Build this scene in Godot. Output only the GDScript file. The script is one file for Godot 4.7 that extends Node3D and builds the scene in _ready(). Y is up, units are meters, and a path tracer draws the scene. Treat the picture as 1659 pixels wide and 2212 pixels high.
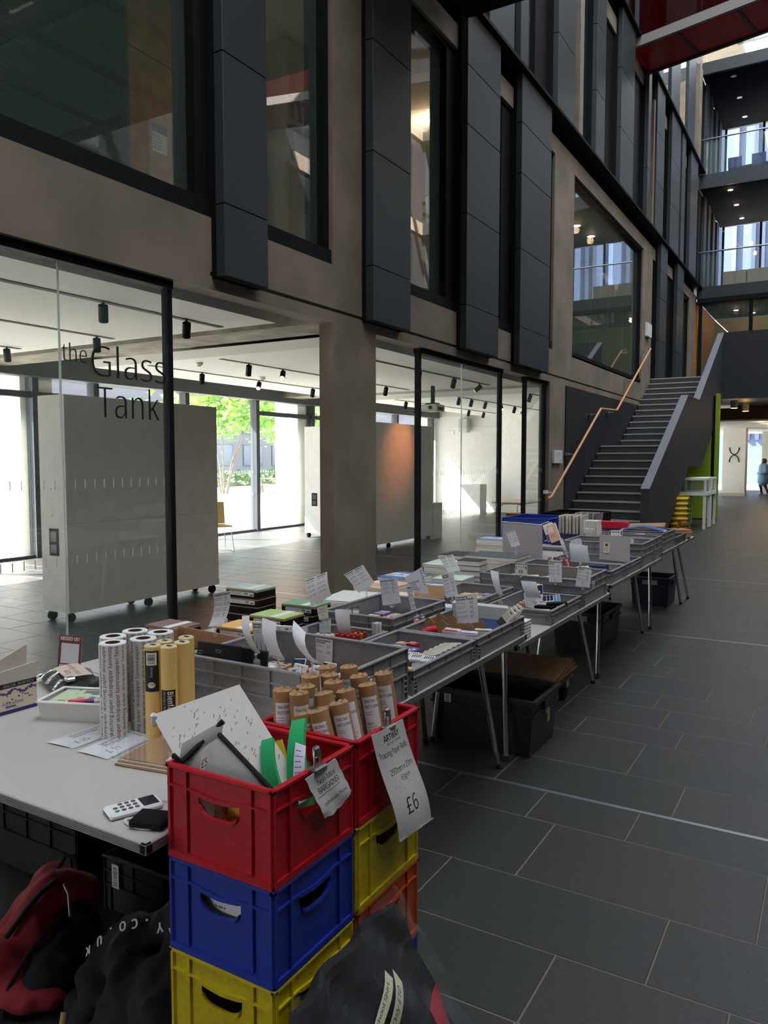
extends Node3D
# A market stall of art materials in a tall atrium, beside a glazed gallery.

class Shape:
	var v := PackedVector3Array()
	var n := PackedVector3Array()
	var u := PackedVector2Array()
	var xf := Transform3D()
	func _p(a: Vector3, nn: Vector3, uv: Vector2) -> void:
		v.append(xf * a); n.append((xf.basis * nn).normalized()); u.append(uv)
	# corners run counter-clockwise seen from outside
	func tri(a: Vector3, b: Vector3, c: Vector3, na := Vector3.ZERO, nb := Vector3.ZERO, nc := Vector3.ZERO, ua := Vector2.ZERO, ub := Vector2.ZERO, uc := Vector2.ZERO) -> void:
		if na == Vector3.ZERO:
			na = (b - a).cross(c - a).normalized(); nb = na; nc = na
		_p(a, na, ua); _p(c, nc, uc); _p(b, nb, ub)
	func quad(a: Vector3, b: Vector3, c: Vector3, d: Vector3, r := Rect2(0, 0, 1, 1)) -> void:
		var nn := (b - a).cross(d - a)
		if nn.length_squared() < 1e-16: nn = (c - b).cross(d - b)
		nn = nn.normalized()
		var e := r.position + r.size
		var u0 := Vector2(r.position.x, e.y); var u1 := e; var u2 := Vector2(e.x, r.position.y); var u3 := r.position
		tri(a, b, c, nn, nn, nn, u0, u1, u2); tri(a, c, d, nn, nn, nn, u0, u2, u3)
	func box(lo: Vector3, hi: Vector3, r := Rect2(0, 0, 1, 1)) -> Shape:
		var a := lo; var b := hi
		quad(Vector3(a.x, a.y, b.z), Vector3(b.x, a.y, b.z), Vector3(b.x, b.y, b.z), Vector3(a.x, b.y, b.z), r)
		quad(Vector3(b.x, a.y, a.z), Vector3(a.x, a.y, a.z), Vector3(a.x, b.y, a.z), Vector3(b.x, b.y, a.z), r)
		quad(Vector3(b.x, a.y, b.z), Vector3(b.x, a.y, a.z), Vector3(b.x, b.y, a.z), Vector3(b.x, b.y, b.z), r)
		quad(Vector3(a.x, a.y, a.z), Vector3(a.x, a.y, b.z), Vector3(a.x, b.y, b.z), Vector3(a.x, b.y, a.z), r)
		quad(Vector3(a.x, b.y, b.z), Vector3(b.x, b.y, b.z), Vector3(b.x, b.y, a.z), Vector3(a.x, b.y, a.z), r)
		quad(Vector3(a.x, a.y, a.z), Vector3(b.x, a.y, a.z), Vector3(b.x, a.y, b.z), Vector3(a.x, a.y, b.z), r)
		return self
	func at(c: Vector3, s: Vector3) -> Shape:
		return box(c - s * 0.5, c + s * 0.5)
	# box with rounded-off edges
	func soft(lo: Vector3, hi: Vector3, e: float) -> Shape:
		var m := (lo + hi) * 0.5; var h := (hi - lo) * 0.5
		e = minf(e, minf(h.x, minf(h.y, h.z)) * 0.98)
		var i := h - Vector3.ONE * e
		for ax in 3:
			var bx := (ax + 1) % 3; var cx := (ax + 2) % 3
			for s in [-1.0, 1.0]:
				var q := []
				for k in [[-1, -1], [1, -1], [1, 1], [-1, 1]]:
					var p := Vector3.ZERO; p[ax] = h[ax] * s; p[bx] = i[bx] * k[0]; p[cx] = i[cx] * k[1]; q.append(m + p)
				if s > 0: quad(q[0], q[1], q[2], q[3])
				else: quad(q[3], q[2], q[1], q[0])
			for s in [-1.0, 1.0]:
				for t in [-1.0, 1.0]:
					var q := []
					for k in [[-1, 0], [1, 0], [1, 1], [-1, 1]]:
						var p := Vector3.ZERO
						p[ax] = i[ax] * k[0]
						p[bx] = (h[bx] if k[1] == 0 else i[bx]) * s
						p[cx] = (i[cx] if k[1] == 0 else h[cx]) * t
						q.append(m + p)
					if s * t < 0: q.reverse()
					quad(q[0], q[1], q[2], q[3])
		for sx in [-1.0, 1.0]:
			for sy in [-1.0, 1.0]:
				for sz in [-1.0, 1.0]:
					var a := m + Vector3(h.x * sx, i.y * sy, i.z * sz)
					var b := m + Vector3(i.x * sx, h.y * sy, i.z * sz)
					var c := m + Vector3(i.x * sx, i.y * sy, h.z * sz)
					if sx * sy * sz > 0: tri(a, b, c)
					else: tri(a, c, b)
		return self
	func tube(pts: Array, r: float, sides := 8, caps := true, r1 := -1.0) -> Shape:
		var rings := []
		var nrm := []
		var up := Vector3.UP
		for k in pts.size():
			var d: Vector3 = (pts[mini(k + 1, pts.size() - 1)] - pts[maxi(k - 1, 0)]).normalized()
			if absf(d.dot(up)) > 0.95: up = Vector3.RIGHT if absf(d.x) < 0.9 else Vector3.FORWARD
			var x := up.cross(d).normalized(); var y := d.cross(x).normalized(); up = y
			var ring := []; var rn := []
			var rr := r if r1 < 0 else lerpf(r, r1, float(k) / maxi(1, pts.size() - 1))
			for s in sides:
				var a := TAU * s / sides
				var o := x * cos(a) + y * sin(a)
				ring.append(pts[k] + o * rr); rn.append(o)
			rings.append(ring); nrm.append(rn)
		for k in pts.size() - 1:
			for s in sides:
				var t := (s + 1) % sides
				tri(rings[k][s], rings[k][t], rings[k + 1][t], nrm[k][s], nrm[k][t], nrm[k + 1][t])
				tri(rings[k][s], rings[k + 1][t], rings[k + 1][s], nrm[k][s], nrm[k + 1][t], nrm[k + 1][s])
		if caps:
			for s in range(1, sides - 1):
				tri(rings[0][0], rings[0][s + 1], rings[0][s])
				var e: Array = rings[-1]
				tri(e[0], e[s], e[s + 1])
		return self
	# profile of (radius, height) from bottom to top, turned round y at c; uv runs round and up
	func lathe(prof: Array, sides := 16, c := Vector3.ZERO, flat := false) -> Shape:
		for k in prof.size() - 1:
			var p: Vector2 = prof[k]; var q: Vector2 = prof[k + 1]
			var sl := Vector2(q.y - p.y, p.x - q.x).normalized()
			for s in sides:
				var a := TAU * s / sides; var b := TAU * (s + 1) / sides
				var A := Vector3(sin(a), 0, cos(a)); var B := Vector3(sin(b), 0, cos(b))
				var p0 := c + A * p.x + Vector3.UP * p.y; var p1 := c + B * p.x + Vector3.UP * p.y
				var q0 := c + A * q.x + Vector3.UP * q.y; var q1 := c + B * q.x + Vector3.UP * q.y
				var na := A * sl.x + Vector3.UP * sl.y; var nb := B * sl.x + Vector3.UP * sl.y
				var ua := Vector2(float(s) / sides, 1.0 - float(k) / (prof.size() - 1)); var ub := Vector2(float(s + 1) / sides, ua.y)
				var dv := Vector2(0, -1.0 / (prof.size() - 1))
				if p.x > 1e-6: tri(p0, p1, q1, na, nb, nb, ua, ub, ub + dv)
				if q.x > 1e-6: tri(p0, q1, q0, na, nb, na, ua, ub + dv, ua + dv)
		return self
	# flat polygon in xy pushed from z0 to z1 (z1 > z0); run it through xf to place it
	func prism(poly: PackedVector2Array, z0: float, z1: float) -> Shape:
		if Geometry2D.is_polygon_clockwise(poly): poly.reverse()
		var t := Geometry2D.triangulate_polygon(poly)
		for k in range(0, t.size(), 3):
			var a := poly[t[k]]; var b := poly[t[k + 1]]; var c := poly[t[k + 2]]
			if (b - a).cross(c - a) < 0:
				var w := b; b = c; c = w
			tri(Vector3(a.x, a.y, z1), Vector3(b.x, b.y, z1), Vector3(c.x, c.y, z1))
			tri(Vector3(a.x, a.y, z0), Vector3(c.x, c.y, z0), Vector3(b.x, b.y, z0))
		for k in poly.size():
			var a := poly[k]; var b := poly[(k + 1) % poly.size()]
			quad(Vector3(a.x, a.y, z0), Vector3(b.x, b.y, z0), Vector3(b.x, b.y, z1), Vector3(a.x, a.y, z1))
		return self
	# thin sheet: fn(s, t) gives a point for s, t in 0..1 (t upwards); front towards ds x dt
	func sheet(fn: Callable, nx: int, ny: int, thick: float, r := Rect2(0, 0, 1, 1)) -> Shape:
		var P := []; var N := []
		for j in ny + 1:
			for i in nx + 1:
				var s := float(i) / nx; var t := float(j) / ny
				P.append(fn.call(s, t))
		for j in ny + 1:
			for i in nx + 1:
				var du: Vector3 = P[j * (nx + 1) + mini(i + 1, nx)] - P[j * (nx + 1) + maxi(i - 1, 0)]
				var dv: Vector3 = P[mini(j + 1, ny) * (nx + 1) + i] - P[maxi(j - 1, 0) * (nx + 1) + i]
				N.append(du.cross(dv).normalized())
		var blank := Vector2(0.999, 0.999)
		for j in ny:
			for i in nx:
				var k := [j * (nx + 1) + i, j * (nx + 1) + i + 1, (j + 1) * (nx + 1) + i + 1, (j + 1) * (nx + 1) + i]
				var uv := []
				for c in [[i, j], [i + 1, j], [i + 1, j + 1], [i, j + 1]]:
					uv.append(r.position + Vector2(float(c[0]) / nx, 1.0 - float(c[1]) / ny) * r.size)
				tri(P[k[0]], P[k[1]], P[k[2]], N[k[0]], N[k[1]], N[k[2]], uv[0], uv[1], uv[2])
				tri(P[k[0]], P[k[2]], P[k[3]], N[k[0]], N[k[2]], N[k[3]], uv[0], uv[2], uv[3])
				if thick > 0:
					var Q := []
					for m in 4: Q.append(P[k[m]] - N[k[m]] * thick)
					tri(Q[0], Q[2], Q[1], -N[k[0]], -N[k[2]], -N[k[1]], blank, blank, blank)
					tri(Q[0], Q[3], Q[2], -N[k[0]], -N[k[3]], -N[k[2]], blank, blank, blank)
		if thick > 0:
			var rim := []
			for i in nx: rim.append([i, i + 1])
			for j in ny: rim.append([j * (nx + 1) + nx, (j + 1) * (nx + 1) + nx])
			for i in nx: rim.append([ny * (nx + 1) + nx - i, ny * (nx + 1) + nx - i - 1])
			for j in ny: rim.append([(ny - j) * (nx + 1), (ny - j - 1) * (nx + 1)])
			for e in rim:
				var a: Vector3 = P[e[0]]; var b: Vector3 = P[e[1]]
				quad(a - N[e[0]] * thick, b - N[e[1]] * thick, b, a, Rect2(0.999, 0.999, 0, 0))
		return self
	func mesh() -> ArrayMesh:
		var a := []; a.resize(Mesh.ARRAY_MAX)
		a[Mesh.ARRAY_VERTEX] = v; a[Mesh.ARRAY_NORMAL] = n; a[Mesh.ARRAY_TEX_UV] = u
		var m := ArrayMesh.new(); m.add_surface_from_arrays(Mesh.PRIMITIVE_TRIANGLES, a)
		return m

const Z := Vector3.ZERO
const ORD := ["lowest", "second lowest", "third lowest", "fourth lowest", "fifth lowest", "sixth lowest", "seventh lowest"]
const NTH := ["first", "second", "third", "fourth", "fifth", "sixth", "seventh", "eighth", "ninth", "tenth", "eleventh", "twelfth", "thirteenth", "fourteenth", "fifteenth", "sixteenth"]
var used := {}
var rng := RandomNumberGenerator.new()

func V(x: float, y: float, z: float) -> Vector3: return Vector3(x, y, z)
func S() -> Shape: return Shape.new()
func SX(o: Vector3, yaw := 0.0, pitch := 0.0, roll := 0.0) -> Shape:
	var s := Shape.new(); s.xf = Transform3D(Basis.from_euler(Vector3(deg_to_rad(pitch), deg_to_rad(yaw), deg_to_rad(roll))), o); return s
func numbered(called: String) -> String:
	var k: int = used.get(called, -1) + 1
	used[called] = k
	return called if k == 0 else "%s_%03d" % [called, k]
func tag(o: Node, label: String, cat := "", group := "", kind := "") -> void:
	if label: o.set_meta("label", label)
	if cat: o.set_meta("category", cat)
	if group: o.set_meta("group", group)
	if kind: o.set_meta("kind", kind)
func thing(called: String, label: String, cat: String, pos := Vector3.ZERO, yaw := 0.0, group := "") -> Node3D:
	var o := Node3D.new(); o.name = numbered(called); add_child(o)
	o.position = pos; o.rotation.y = deg_to_rad(yaw)
	tag(o, label, cat, group); return o
func struct(called: String, label: String) -> Node3D:
	var o := Node3D.new(); o.name = numbered(called); add_child(o)
	tag(o, label, "", "", "structure"); return o
func inst(called: String, m: Mesh, mat: Material) -> MeshInstance3D:
	var o := MeshInstance3D.new(); o.name = called; o.mesh = m; o.material_override = mat; return o
func part(par: Node3D, called: String, s, mat: Material, label := "") -> MeshInstance3D:
	var o := inst(called, s if s is Mesh else s.mesh(), mat)
	par.add_child(o, true)
	if label: o.set_meta("label", label)
	return o
func solo(called: String, s: Shape, mat: Material, label: String, cat: String, group := "") -> MeshInstance3D:
	var o := inst(numbered(called), s.mesh(), mat); add_child(o)
	tag(o, label, cat, group); return o
func stuff(par: Node3D, called: String, s: Shape, mat: Material) -> void:
	part(par, called, s, mat).set_meta("kind", "stuff")
func copy(o: Node3D, pos: Vector3, yaw: float, label: String, group := "") -> Node3D:
	var c: Node3D = o.duplicate(); c.name = numbered(String(o.name).trim_suffix("_001")); add_child(c)
	c.position = pos; c.rotation.y = deg_to_rad(yaw); c.set_meta("label", label)
	if group: c.set_meta("group", group)
	return c

# ---- materials
func c8(r: float, g: float, b: float, a := 1.0) -> Color: return Color(r / 255.0, g / 255.0, b / 255.0, a)
func mat(c: Color, rough := 0.7, metal := 0.0, spec := 0.5) -> StandardMaterial3D:
	var m := StandardMaterial3D.new(); m.albedo_color = c; m.roughness = rough; m.metallic = metal; m.metallic_specular = spec; return m
func noise_tex(freq: float, lo: Color, hi: Color, seed_ := 1, size := 512, oct := 4, kind := FastNoiseLite.TYPE_SIMPLEX_SMOOTH) -> NoiseTexture2D:
	var f := FastNoiseLite.new(); f.seed = seed_; f.frequency = freq; f.fractal_octaves = oct; f.noise_type = kind
	var t := NoiseTexture2D.new(); t.width = size; t.height = size; t.seamless = true; t.noise = f
	var g := Gradient.new(); g.offsets = PackedFloat32Array([0.0, 1.0]); g.colors = PackedColorArray([lo, hi])
	t.color_ramp = g; return t
func bump_tex(freq: float, seed_ := 3, oct := 4) -> NoiseTexture2D:
	return noise_tex(freq, Color.BLACK, Color.WHITE, seed_, 512, oct)
func grain(m: StandardMaterial3D, t: Texture2D, scale: float, b: Texture2D = null, depth := 0.0) -> StandardMaterial3D:
	m.albedo_texture = t; m.uv1_triplanar = true; m.uv1_world_triplanar = true; m.uv1_scale = Vector3.ONE * scale
	if b: m.heightmap_enabled = true; m.heightmap_texture = b; m.heightmap_scale = depth
	return m
func pane_mat(c: Color, rough := 0.0) -> StandardMaterial3D:
	var m := mat(c, rough); m.transparency = BaseMaterial3D.TRANSPARENCY_ALPHA; return m
func glow(c: Color, e: float) -> StandardMaterial3D:
	var m := mat(c, 0.5); m.emission_enabled = true; m.emission = c; m.emission_energy_multiplier = e; return m

# ---- flat print: one sheet of artwork shared by every card, label and sign
const ATLAS := 2048
var art: Image
var art_x := 0
var art_y := 0
var art_row := 0
var glyphs := {}
var fonts := {}
func font_of(key: String) -> Font:
	if not fonts.has(key):
		var f := SystemFont.new()
		f.font_names = PackedStringArray(["Droid Serif" if key.contains("serif") else "Droid Sans"])
		f.font_weight = 700 if key.contains("bold") else 400
		f.font_italic = key.contains("italic")
		if key.contains("light"):
			var v := FontVariation.new(); v.base_font = f; v.variation_embolden = -0.55; fonts[key] = v
		else: fonts[key] = f
	return fonts[key]
func glyph_sheet(rid: RID, size: int, tex: int, col: Color, key: String) -> Image:
	var ts := TextServerManager.get_primary_interface()
	var im := ts.font_get_texture_image(rid, Vector2i(size, 0), tex)
	var id := "%s %d %d %s" % [key, size, tex, col.to_html()]
	var src := im.get_data()
	if glyphs.has(id) and glyphs[id][0] == src: return glyphs[id][1]
	var w := im.get_width(); var h := im.get_height()
	var la := im.get_format() == Image.FORMAT_LA8
	var data := PackedByteArray(); data.resize(w * h * 4); data.fill(0)
	var step := 2 if la else 4
	var r := int(col.r * 255); var g := int(col.g * 255); var b := int(col.b * 255)
	for k in w * h:
		var a := src[k * step + step - 1]
		if a: data[k * 4] = r; data[k * 4 + 1] = g; data[k * 4 + 2] = b; data[k * 4 + 3] = a
	var res := Image.create_from_data(w, h, false, Image.FORMAT_RGBA8, data)
	glyphs[id] = [src, res]
	return res
# writes on im with the top of the line at y; returns the width
func ink(im: Image, x: float, y: float, text: String, size: int, col := Color(0.06, 0.06, 0.07), key := "sans", squeeze := 1.0) -> float:
	var ts := TextServerManager.get_primary_interface()
	var f := font_of(key)
	var sh := ts.create_shaped_text()
	ts.shaped_text_add_string(sh, text, f.get_rids(), size)
	ts.shaped_text_shape(sh)
	var asc := ts.shaped_text_get_ascent(sh)
	var gl := ts.shaped_text_get_glyphs(sh)
	var z := Vector2i(size, 0)
	var warm := "%s %d" % [key, size]
	if not glyphs.has(warm):
		glyphs[warm] = true
		var all := ts.create_shaped_text()
		var abc := "£"
		for k in range(33, 127): abc += char(k)
		ts.shaped_text_add_string(all, abc, f.get_rids(), size); ts.shaped_text_shape(all)
		for g in ts.shaped_text_get_glyphs(all): ts.font_render_glyph(g["font_rid"], z, g["index"])
		ts.free_rid(all)
	var px := x
	for g in gl:
		var rid: RID = g["font_rid"]
		var t := ts.font_get_glyph_texture_idx(rid, z, g["index"])
		if t >= 0:
			var r := ts.font_get_glyph_uv_rect(rid, z, g["index"]); var o := ts.font_get_glyph_offset(rid, z, g["index"])
			im.blend_rect(glyph_sheet(rid, size, t, col, key), Rect2i(r), Vector2i(int(px + o.x), int(y + asc + o.y)))
		px += g["advance"] * squeeze
	ts.free_rid(sh)
	return px - x
func blank(w: int, h: int, col: Color) -> Image:
	var im := Image.create_empty(w, h, false, Image.FORMAT_RGBA8); im.fill(col); return im
# puts a picture on the sheet, gives its place as uv
func place(im: Image) -> Rect2:
	var w := im.get_width(); var h := im.get_height()
	if art == null: art = blank(ATLAS, ATLAS, Color(0.93, 0.93, 0.92))
	if art_x + w > ATLAS - 16: art_x = 0; art_y += art_row + 2; art_row = 0
	if art_y + h > ATLAS - 8: push_error("artwork sheet full")
	art.blit_rect(im, Rect2i(0, 0, w, h), Vector2i(art_x, art_y))
	var r := Rect2((art_x + 0.5) / ATLAS, (art_y + 0.5) / ATLAS, (w - 1.0) / ATLAS, (h - 1.0) / ATLAS)
	art_x += w + 2; art_row = maxi(art_row, h)
	return r
func lines(im: Image, x: int, y: int, w: int, n: int, gap: int, col := Color(0.35, 0.35, 0.37), th := 2) -> void:
	for k in n:
		var px := x; var end := x + int(w * rng.randf_range(0.65, 1.0))
		while px < end:
			var l := rng.randi_range(4, 14)
			im.fill_rect(Rect2i(px, y + k * gap, mini(l, end - px), th), col); px += l + 3
func barcode(im: Image, x: int, y: int, w: int, h: int, upright := true) -> void:
	im.fill_rect(Rect2i(x - 3, y - 3, w + 6, h + 6), Color(0.93, 0.93, 0.92))
	var k := 0
	while k < (w if upright else h):
		var l := rng.randi_range(1, 3)
		if upright: im.fill_rect(Rect2i(x + k, y, l, h), Color(0.05, 0.05, 0.05))
		else: im.fill_rect(Rect2i(x, y + k, w, l), Color(0.05, 0.05, 0.05))
		k += l + rng.randi_range(1, 3)

var M := {}
func _ready() -> void:
	rng.seed = 7
	# camera
	var cam := Camera3D.new(); cam.name = "camera"; add_child(cam)
	cam.position = Vector3(0, 1.6, 0); cam.rotation_degrees = Vector3(-3.814, 30.565, 0)
	cam.fov = 67.19; cam.near = 0.05; cam.far = 400.0; cam.current = true
	# sky, exposure
	var we := WorldEnvironment.new(); we.name = "surroundings"; add_child(we)
	var env := Environment.new(); we.environment = env
	var sky := Sky.new(); var sm := ProceduralSkyMaterial.new()
	sm.sky_top_color = Color(0.63, 0.66, 0.70); sm.sky_horizon_color = Color(0.82, 0.825, 0.83)
	sm.ground_bottom_color = Color(0.35, 0.34, 0.32); sm.ground_horizon_color = Color(0.62, 0.68, 0.74)
	sm.sky_energy_multiplier = 2.4
	sky.sky_material = sm
	env.background_mode = Environment.BG_SKY; env.sky = sky
	env.ambient_light_source = Environment.AMBIENT_SOURCE_DISABLED
	env.tonemap_mode = Environment.TONE_MAPPER_LINEAR; env.tonemap_exposure = 1.75
	env.sdfgi_enabled = true; env.ssao_enabled = true; env.ssil_enabled = true
	# sun: high over the courtyard beyond the gallery
	var sun := DirectionalLight3D.new(); sun.name = "sun"; add_child(sun)
	sun.basis = Basis.looking_at(Vector3(1.0, -1.05, -0.55).normalized())
	sun.light_color = Color(1.0, 0.985, 0.955); sun.light_energy = 11.0; sun.light_angular_distance = 0.5; sun.shadow_enabled = true
	materials()
	build_shell()
	build_facade()
	build_gallery()
	build_outside()
	build_stairs()
	build_far_end()
	build_bridges()
	build_tables()
	build_front()
	build_stock()
	finish()

func finish() -> void:
	if art:
		var t := ImageTexture.create_from_image(art)
		M.art.albedo_texture = t; M.art_gloss.albedo_texture = t

func materials() -> void:
	var cb := bump_tex(0.02, 5, 5)
	M.concrete = grain(mat(c8(143, 129, 113), 0.85), noise_tex(0.006, Color(0.80, 0.80, 0.80), Color(1.0, 1.0, 1.0), 2, 512, 5), 0.3, cb, 0.08)
	M.board = grain(mat(c8(170, 160, 146), 0.85), noise_tex(0.006, Color(0.62, 0.62, 0.60), Color(1.0, 1.0, 1.0), 12, 512, 6), 0.5, cb, 0.15)
	M.panel = grain(mat(c8(55, 61, 64), 0.55), noise_tex(0.05, Color(0.90, 0.90, 0.90), Color(1.0, 1.0, 1.0), 4), 0.6)
	M.panel_b = grain(mat(c8(51, 57, 59), 0.55), noise_tex(0.05, Color(0.90, 0.90, 0.90), Color(1.0, 1.0, 1.0), 4), 0.6)
	M.black = mat(c8(17, 17, 19), 0.7, 0.0, 0.3)
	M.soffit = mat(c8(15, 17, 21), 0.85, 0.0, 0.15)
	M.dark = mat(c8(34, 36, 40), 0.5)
	M.navy_wall = grain(mat(c8(38, 41, 46), 0.6), noise_tex(0.03, Color(0.85, 0.85, 0.85), Color(1, 1, 1), 9), 0.7)
	M.white = grain(mat(c8(228, 228, 222), 0.75), noise_tex(0.02, Color(0.95, 0.95, 0.95), Color(1, 1, 1), 6), 0.5)
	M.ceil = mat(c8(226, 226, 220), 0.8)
	M.beige = mat(c8(196, 180, 154), 0.8)
	M.glass = pane_mat(Color(0.75, 0.9, 0.82, 0.035))
	M.glass_dark = pane_mat(Color(0.30, 0.33, 0.33, 0.10))
	M.steel = mat(c8(190, 190, 188), 0.28, 1.0)
	M.alu = mat(c8(168, 168, 166), 0.4, 1.0)
	M.chrome = mat(c8(200, 200, 200), 0.16, 1.0)
	M.art = mat(Color.WHITE, 0.6)
	M.art_gloss = mat(Color.WHITE, 0.22)
	M.grout = mat(c8(104, 98, 88), 0.9)
	var tb := bump_tex(0.09, 8, 4)
	M.tile = []
	for k in 4:
		M.tile.append(grain(mat([c8(57, 57, 54), c8(53, 54, 51), c8(60, 59, 56), c8(55, 56, 53)][k], 0.45), noise_tex(0.11, Color(0.70, 0.70, 0.70), Color(1, 1, 1), 20 + k, 512, 5), 1.1, tb, 0.05))
	M.laminate = grain(mat(c8(196, 191, 182), 0.45), noise_tex(0.25, Color(0.86, 0.86, 0.86), Color(1, 1, 1), 61, 512, 3), 2.5)
	M.table_edge = mat(c8(150, 150, 150), 0.45, 0.6)
	M.pages = mat(c8(222, 214, 204), 0.8)
	M.kraft = grain(mat(c8(180, 138, 98), 0.85), noise_tex(0.05, Color(0.88, 0.88, 0.88), Color(1, 1, 1), 62), 2.0)
	M.clear = pane_mat(Color(0.86, 0.88, 0.88, 0.22), 0.05)
	M.bag = pane_mat(Color(0.6, 0.62, 0.63, 0.05), 0.06)
	M.cloth_black = grain(mat(c8(24, 25, 28), 0.95), noise_tex(0.1, Color(0.75, 0.75, 0.75), Color(1, 1, 1), 63), 4.0)
	M.crate = grain(mat(c8(148, 147, 149), 0.5), noise_tex(0.04, Color(0.90, 0.90, 0.90), Color(1, 1, 1), 64), 1.5)
	M.orange = grain(mat(c8(196, 130, 52), 0.5), noise_tex(0.01, Color(0.82, 0.80, 0.78), Color(1, 1, 1), 31), 0.8)
	M.text = mat(c8(18, 18, 20), 0.6)
	M.lamp = glow(Color(1.0, 0.86, 0.66), 6.0)
	M.lamp_white = glow(Color(1.0, 0.93, 0.82), 5.0)

# ---------------------------------------------------------------- shell
func slab_rows(z0: float, z1: float) -> Array:
	# depths of the stone courses, counted from the metal strip at z = -3.54
	var r := []
	var seq := [0.40, 0.48, 0.30, 0.38, 0.33, 0.46, 0.30, 0.40, 0.48, 0.30]
	var z := -3.54
	var k := 0
	while z > z1:
		var d: float = seq[k % seq.size()]; r.append([z, z - d]); z -= d; k += 1
	var back := [0.31, 0.49, 0.39, 0.35, 0.48, 0.30, 0.40]
	z = -3.54; k = 0
	while z < z0:
		var d: float = back[k % back.size()]; r.append([z + d, z]); z += d; k += 1
	return r
func build_shell() -> void:
	var fl := struct("floor", "dark grey stone slab floor with pale thin joints running through hall and gallery")
	part(fl, "mortar_bed", S().box(V(-11.5, -0.3, -46), V(7.3, -0.0022, 8)), M.grout)
	var far: Array[Shape] = [S(), S(), S(), S()]
	var known := {-2.0: [-0.74], -2.35: [-0.46, -1.3], -2.74: [-1.03, -0.185], -3.23: [-1.17, -0.73, -0.16], -3.54: [-0.60, -1.45], -3.94: [-0.89, -0.2], -4.42: [-1.31, -0.74], -4.72: [-0.885, -1.5]}
	var count := 0
	for row in slab_rows(7.5, -45.5):
		var joints := []
		var near_x := -1.5 + rng.randf_range(0, 0.8)
		var x := near_x
		for kz in known:
			if absf(row[0] - kz) < 0.06:
				joints += known[kz]; x = known[kz].max()
		var xr := x
		if joints.is_empty(): joints.append(x)
		while xr < 7.0: xr += rng.randf_range(0.45, 0.9); joints.append(xr)
		var xl: float = joints.min()
		while xl > -11.0: xl -= rng.randf_range(0.45, 0.9); joints.append(xl)
		joints.sort()
		joints[0] = -11.4
		joints[-1] = 7.2
		for i in joints.size() - 1:
			var a: float = joints[i] + 0.003; var b: float = joints[i + 1] - 0.003
			if b - a < 0.02: continue
			var lo := V(a, -0.02, row[1] + 0.003); var hi := V(b, rng.randf_range(-0.0012, 0.0), row[0] - 0.003)
			var m := (lo + hi) * 0.5
			var hall: bool = m.x > -2.0 and m.x < 1.4 and m.z < -1.2 and m.z > -10.5 and m.x > -0.35 + m.z * 0.62 and m.x < 0.75 + -0.03 * m.z
			var inner: bool = m.x < -5.0 and m.x > -10.0 and m.z < -3.6 and m.z > -9.5
			var k := rng.randi() % 4
			if (hall or inner) and count < 298:
				count += 1
				var s := S(); s.soft(lo, hi, 0.0015)
				part(fl, "stone_slab", s, M.tile[k])
			else:
				far[k].box(lo, hi)
	for k in 4: stuff(fl, "distant_slabs", far[k], M.tile[k])
	var st := S()
	for z in [-3.54, -7.35, -11.1]: st.box(V(-11.3, -0.012, z - 0.012), V(7.0, 0.0008, z + 0.012))
	part(fl, "metal_joint_strip", st, M.alu)
	# the far side of the hall and its ends, out of the picture
	var wr := struct("wall_right", "dark panelled wall with concrete bands on the far side of the hall")
	part(wr, "backing", S().box(V(6.2, 0, -46), V(6.6, 20, 8)), M.navy_wall)
	var bands := S()
	for fy in [3.4, 7.25, 11.2, 15.1]: bands.box(V(6.1, fy, -46), V(6.2, fy + 0.5, 8))
	part(wr, "concrete_edge", bands, M.concrete)
	var pn := S(); var gl := S()
	for fy in [0.0, 3.9, 7.75, 11.7, 15.5]:
		for k in 12:
			var z := 6.0 - k * 3.6
			pn.box(V(6.08, fy + 0.5, z - 1.0), V(6.2, fy + 3.5, z))
			gl.box(V(6.16, fy + 0.7, z - 2.7), V(6.2, fy + 3.3, z - 1.1))
	part(wr, "cladding_panels", pn, M.panel)
	part(wr, "glazing", gl, M.glass_dark)
	var wb := struct("wall_back", "plain concrete end wall of the hall behind the viewer")
	part(wb, "concrete", S().box(V(-4.65, 0, 7.6), V(6.6, 20, 8)), M.concrete)
	var mz := struct("floor_mezzanine", "first floor landing slab over the entrance behind the viewer")
	part(mz, "slab", S().box(V(-4.65, 3.4, 0.9), V(6.2, 3.87, 7.6)), M.concrete)
	part(mz, "parapet", S().box(V(-4.65, 3.87, 0.9), V(6.2, 4.95, 1.05)), M.navy_wall)
	var cl := struct("ceiling", "roof edge round the long skylight over the hall")
	part(cl, "roof_edge", S().box(V(-12, 19.6, -46), V(-4.3, 20.0, 8)).box(V(5.9, 19.6, -46), V(6.6, 20, 8)).box(V(-4.3, 19.6, 6), V(5.9, 20, 8)), M.concrete)
	var rb := S()
	for k in 12: rb.box(V(-4.4, 19.5, 4.5 - k * 4.2), V(6.0, 19.9, 4.62 - k * 4.2))
	part(cl, "skylight_bars", rb, M.dark)

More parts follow.
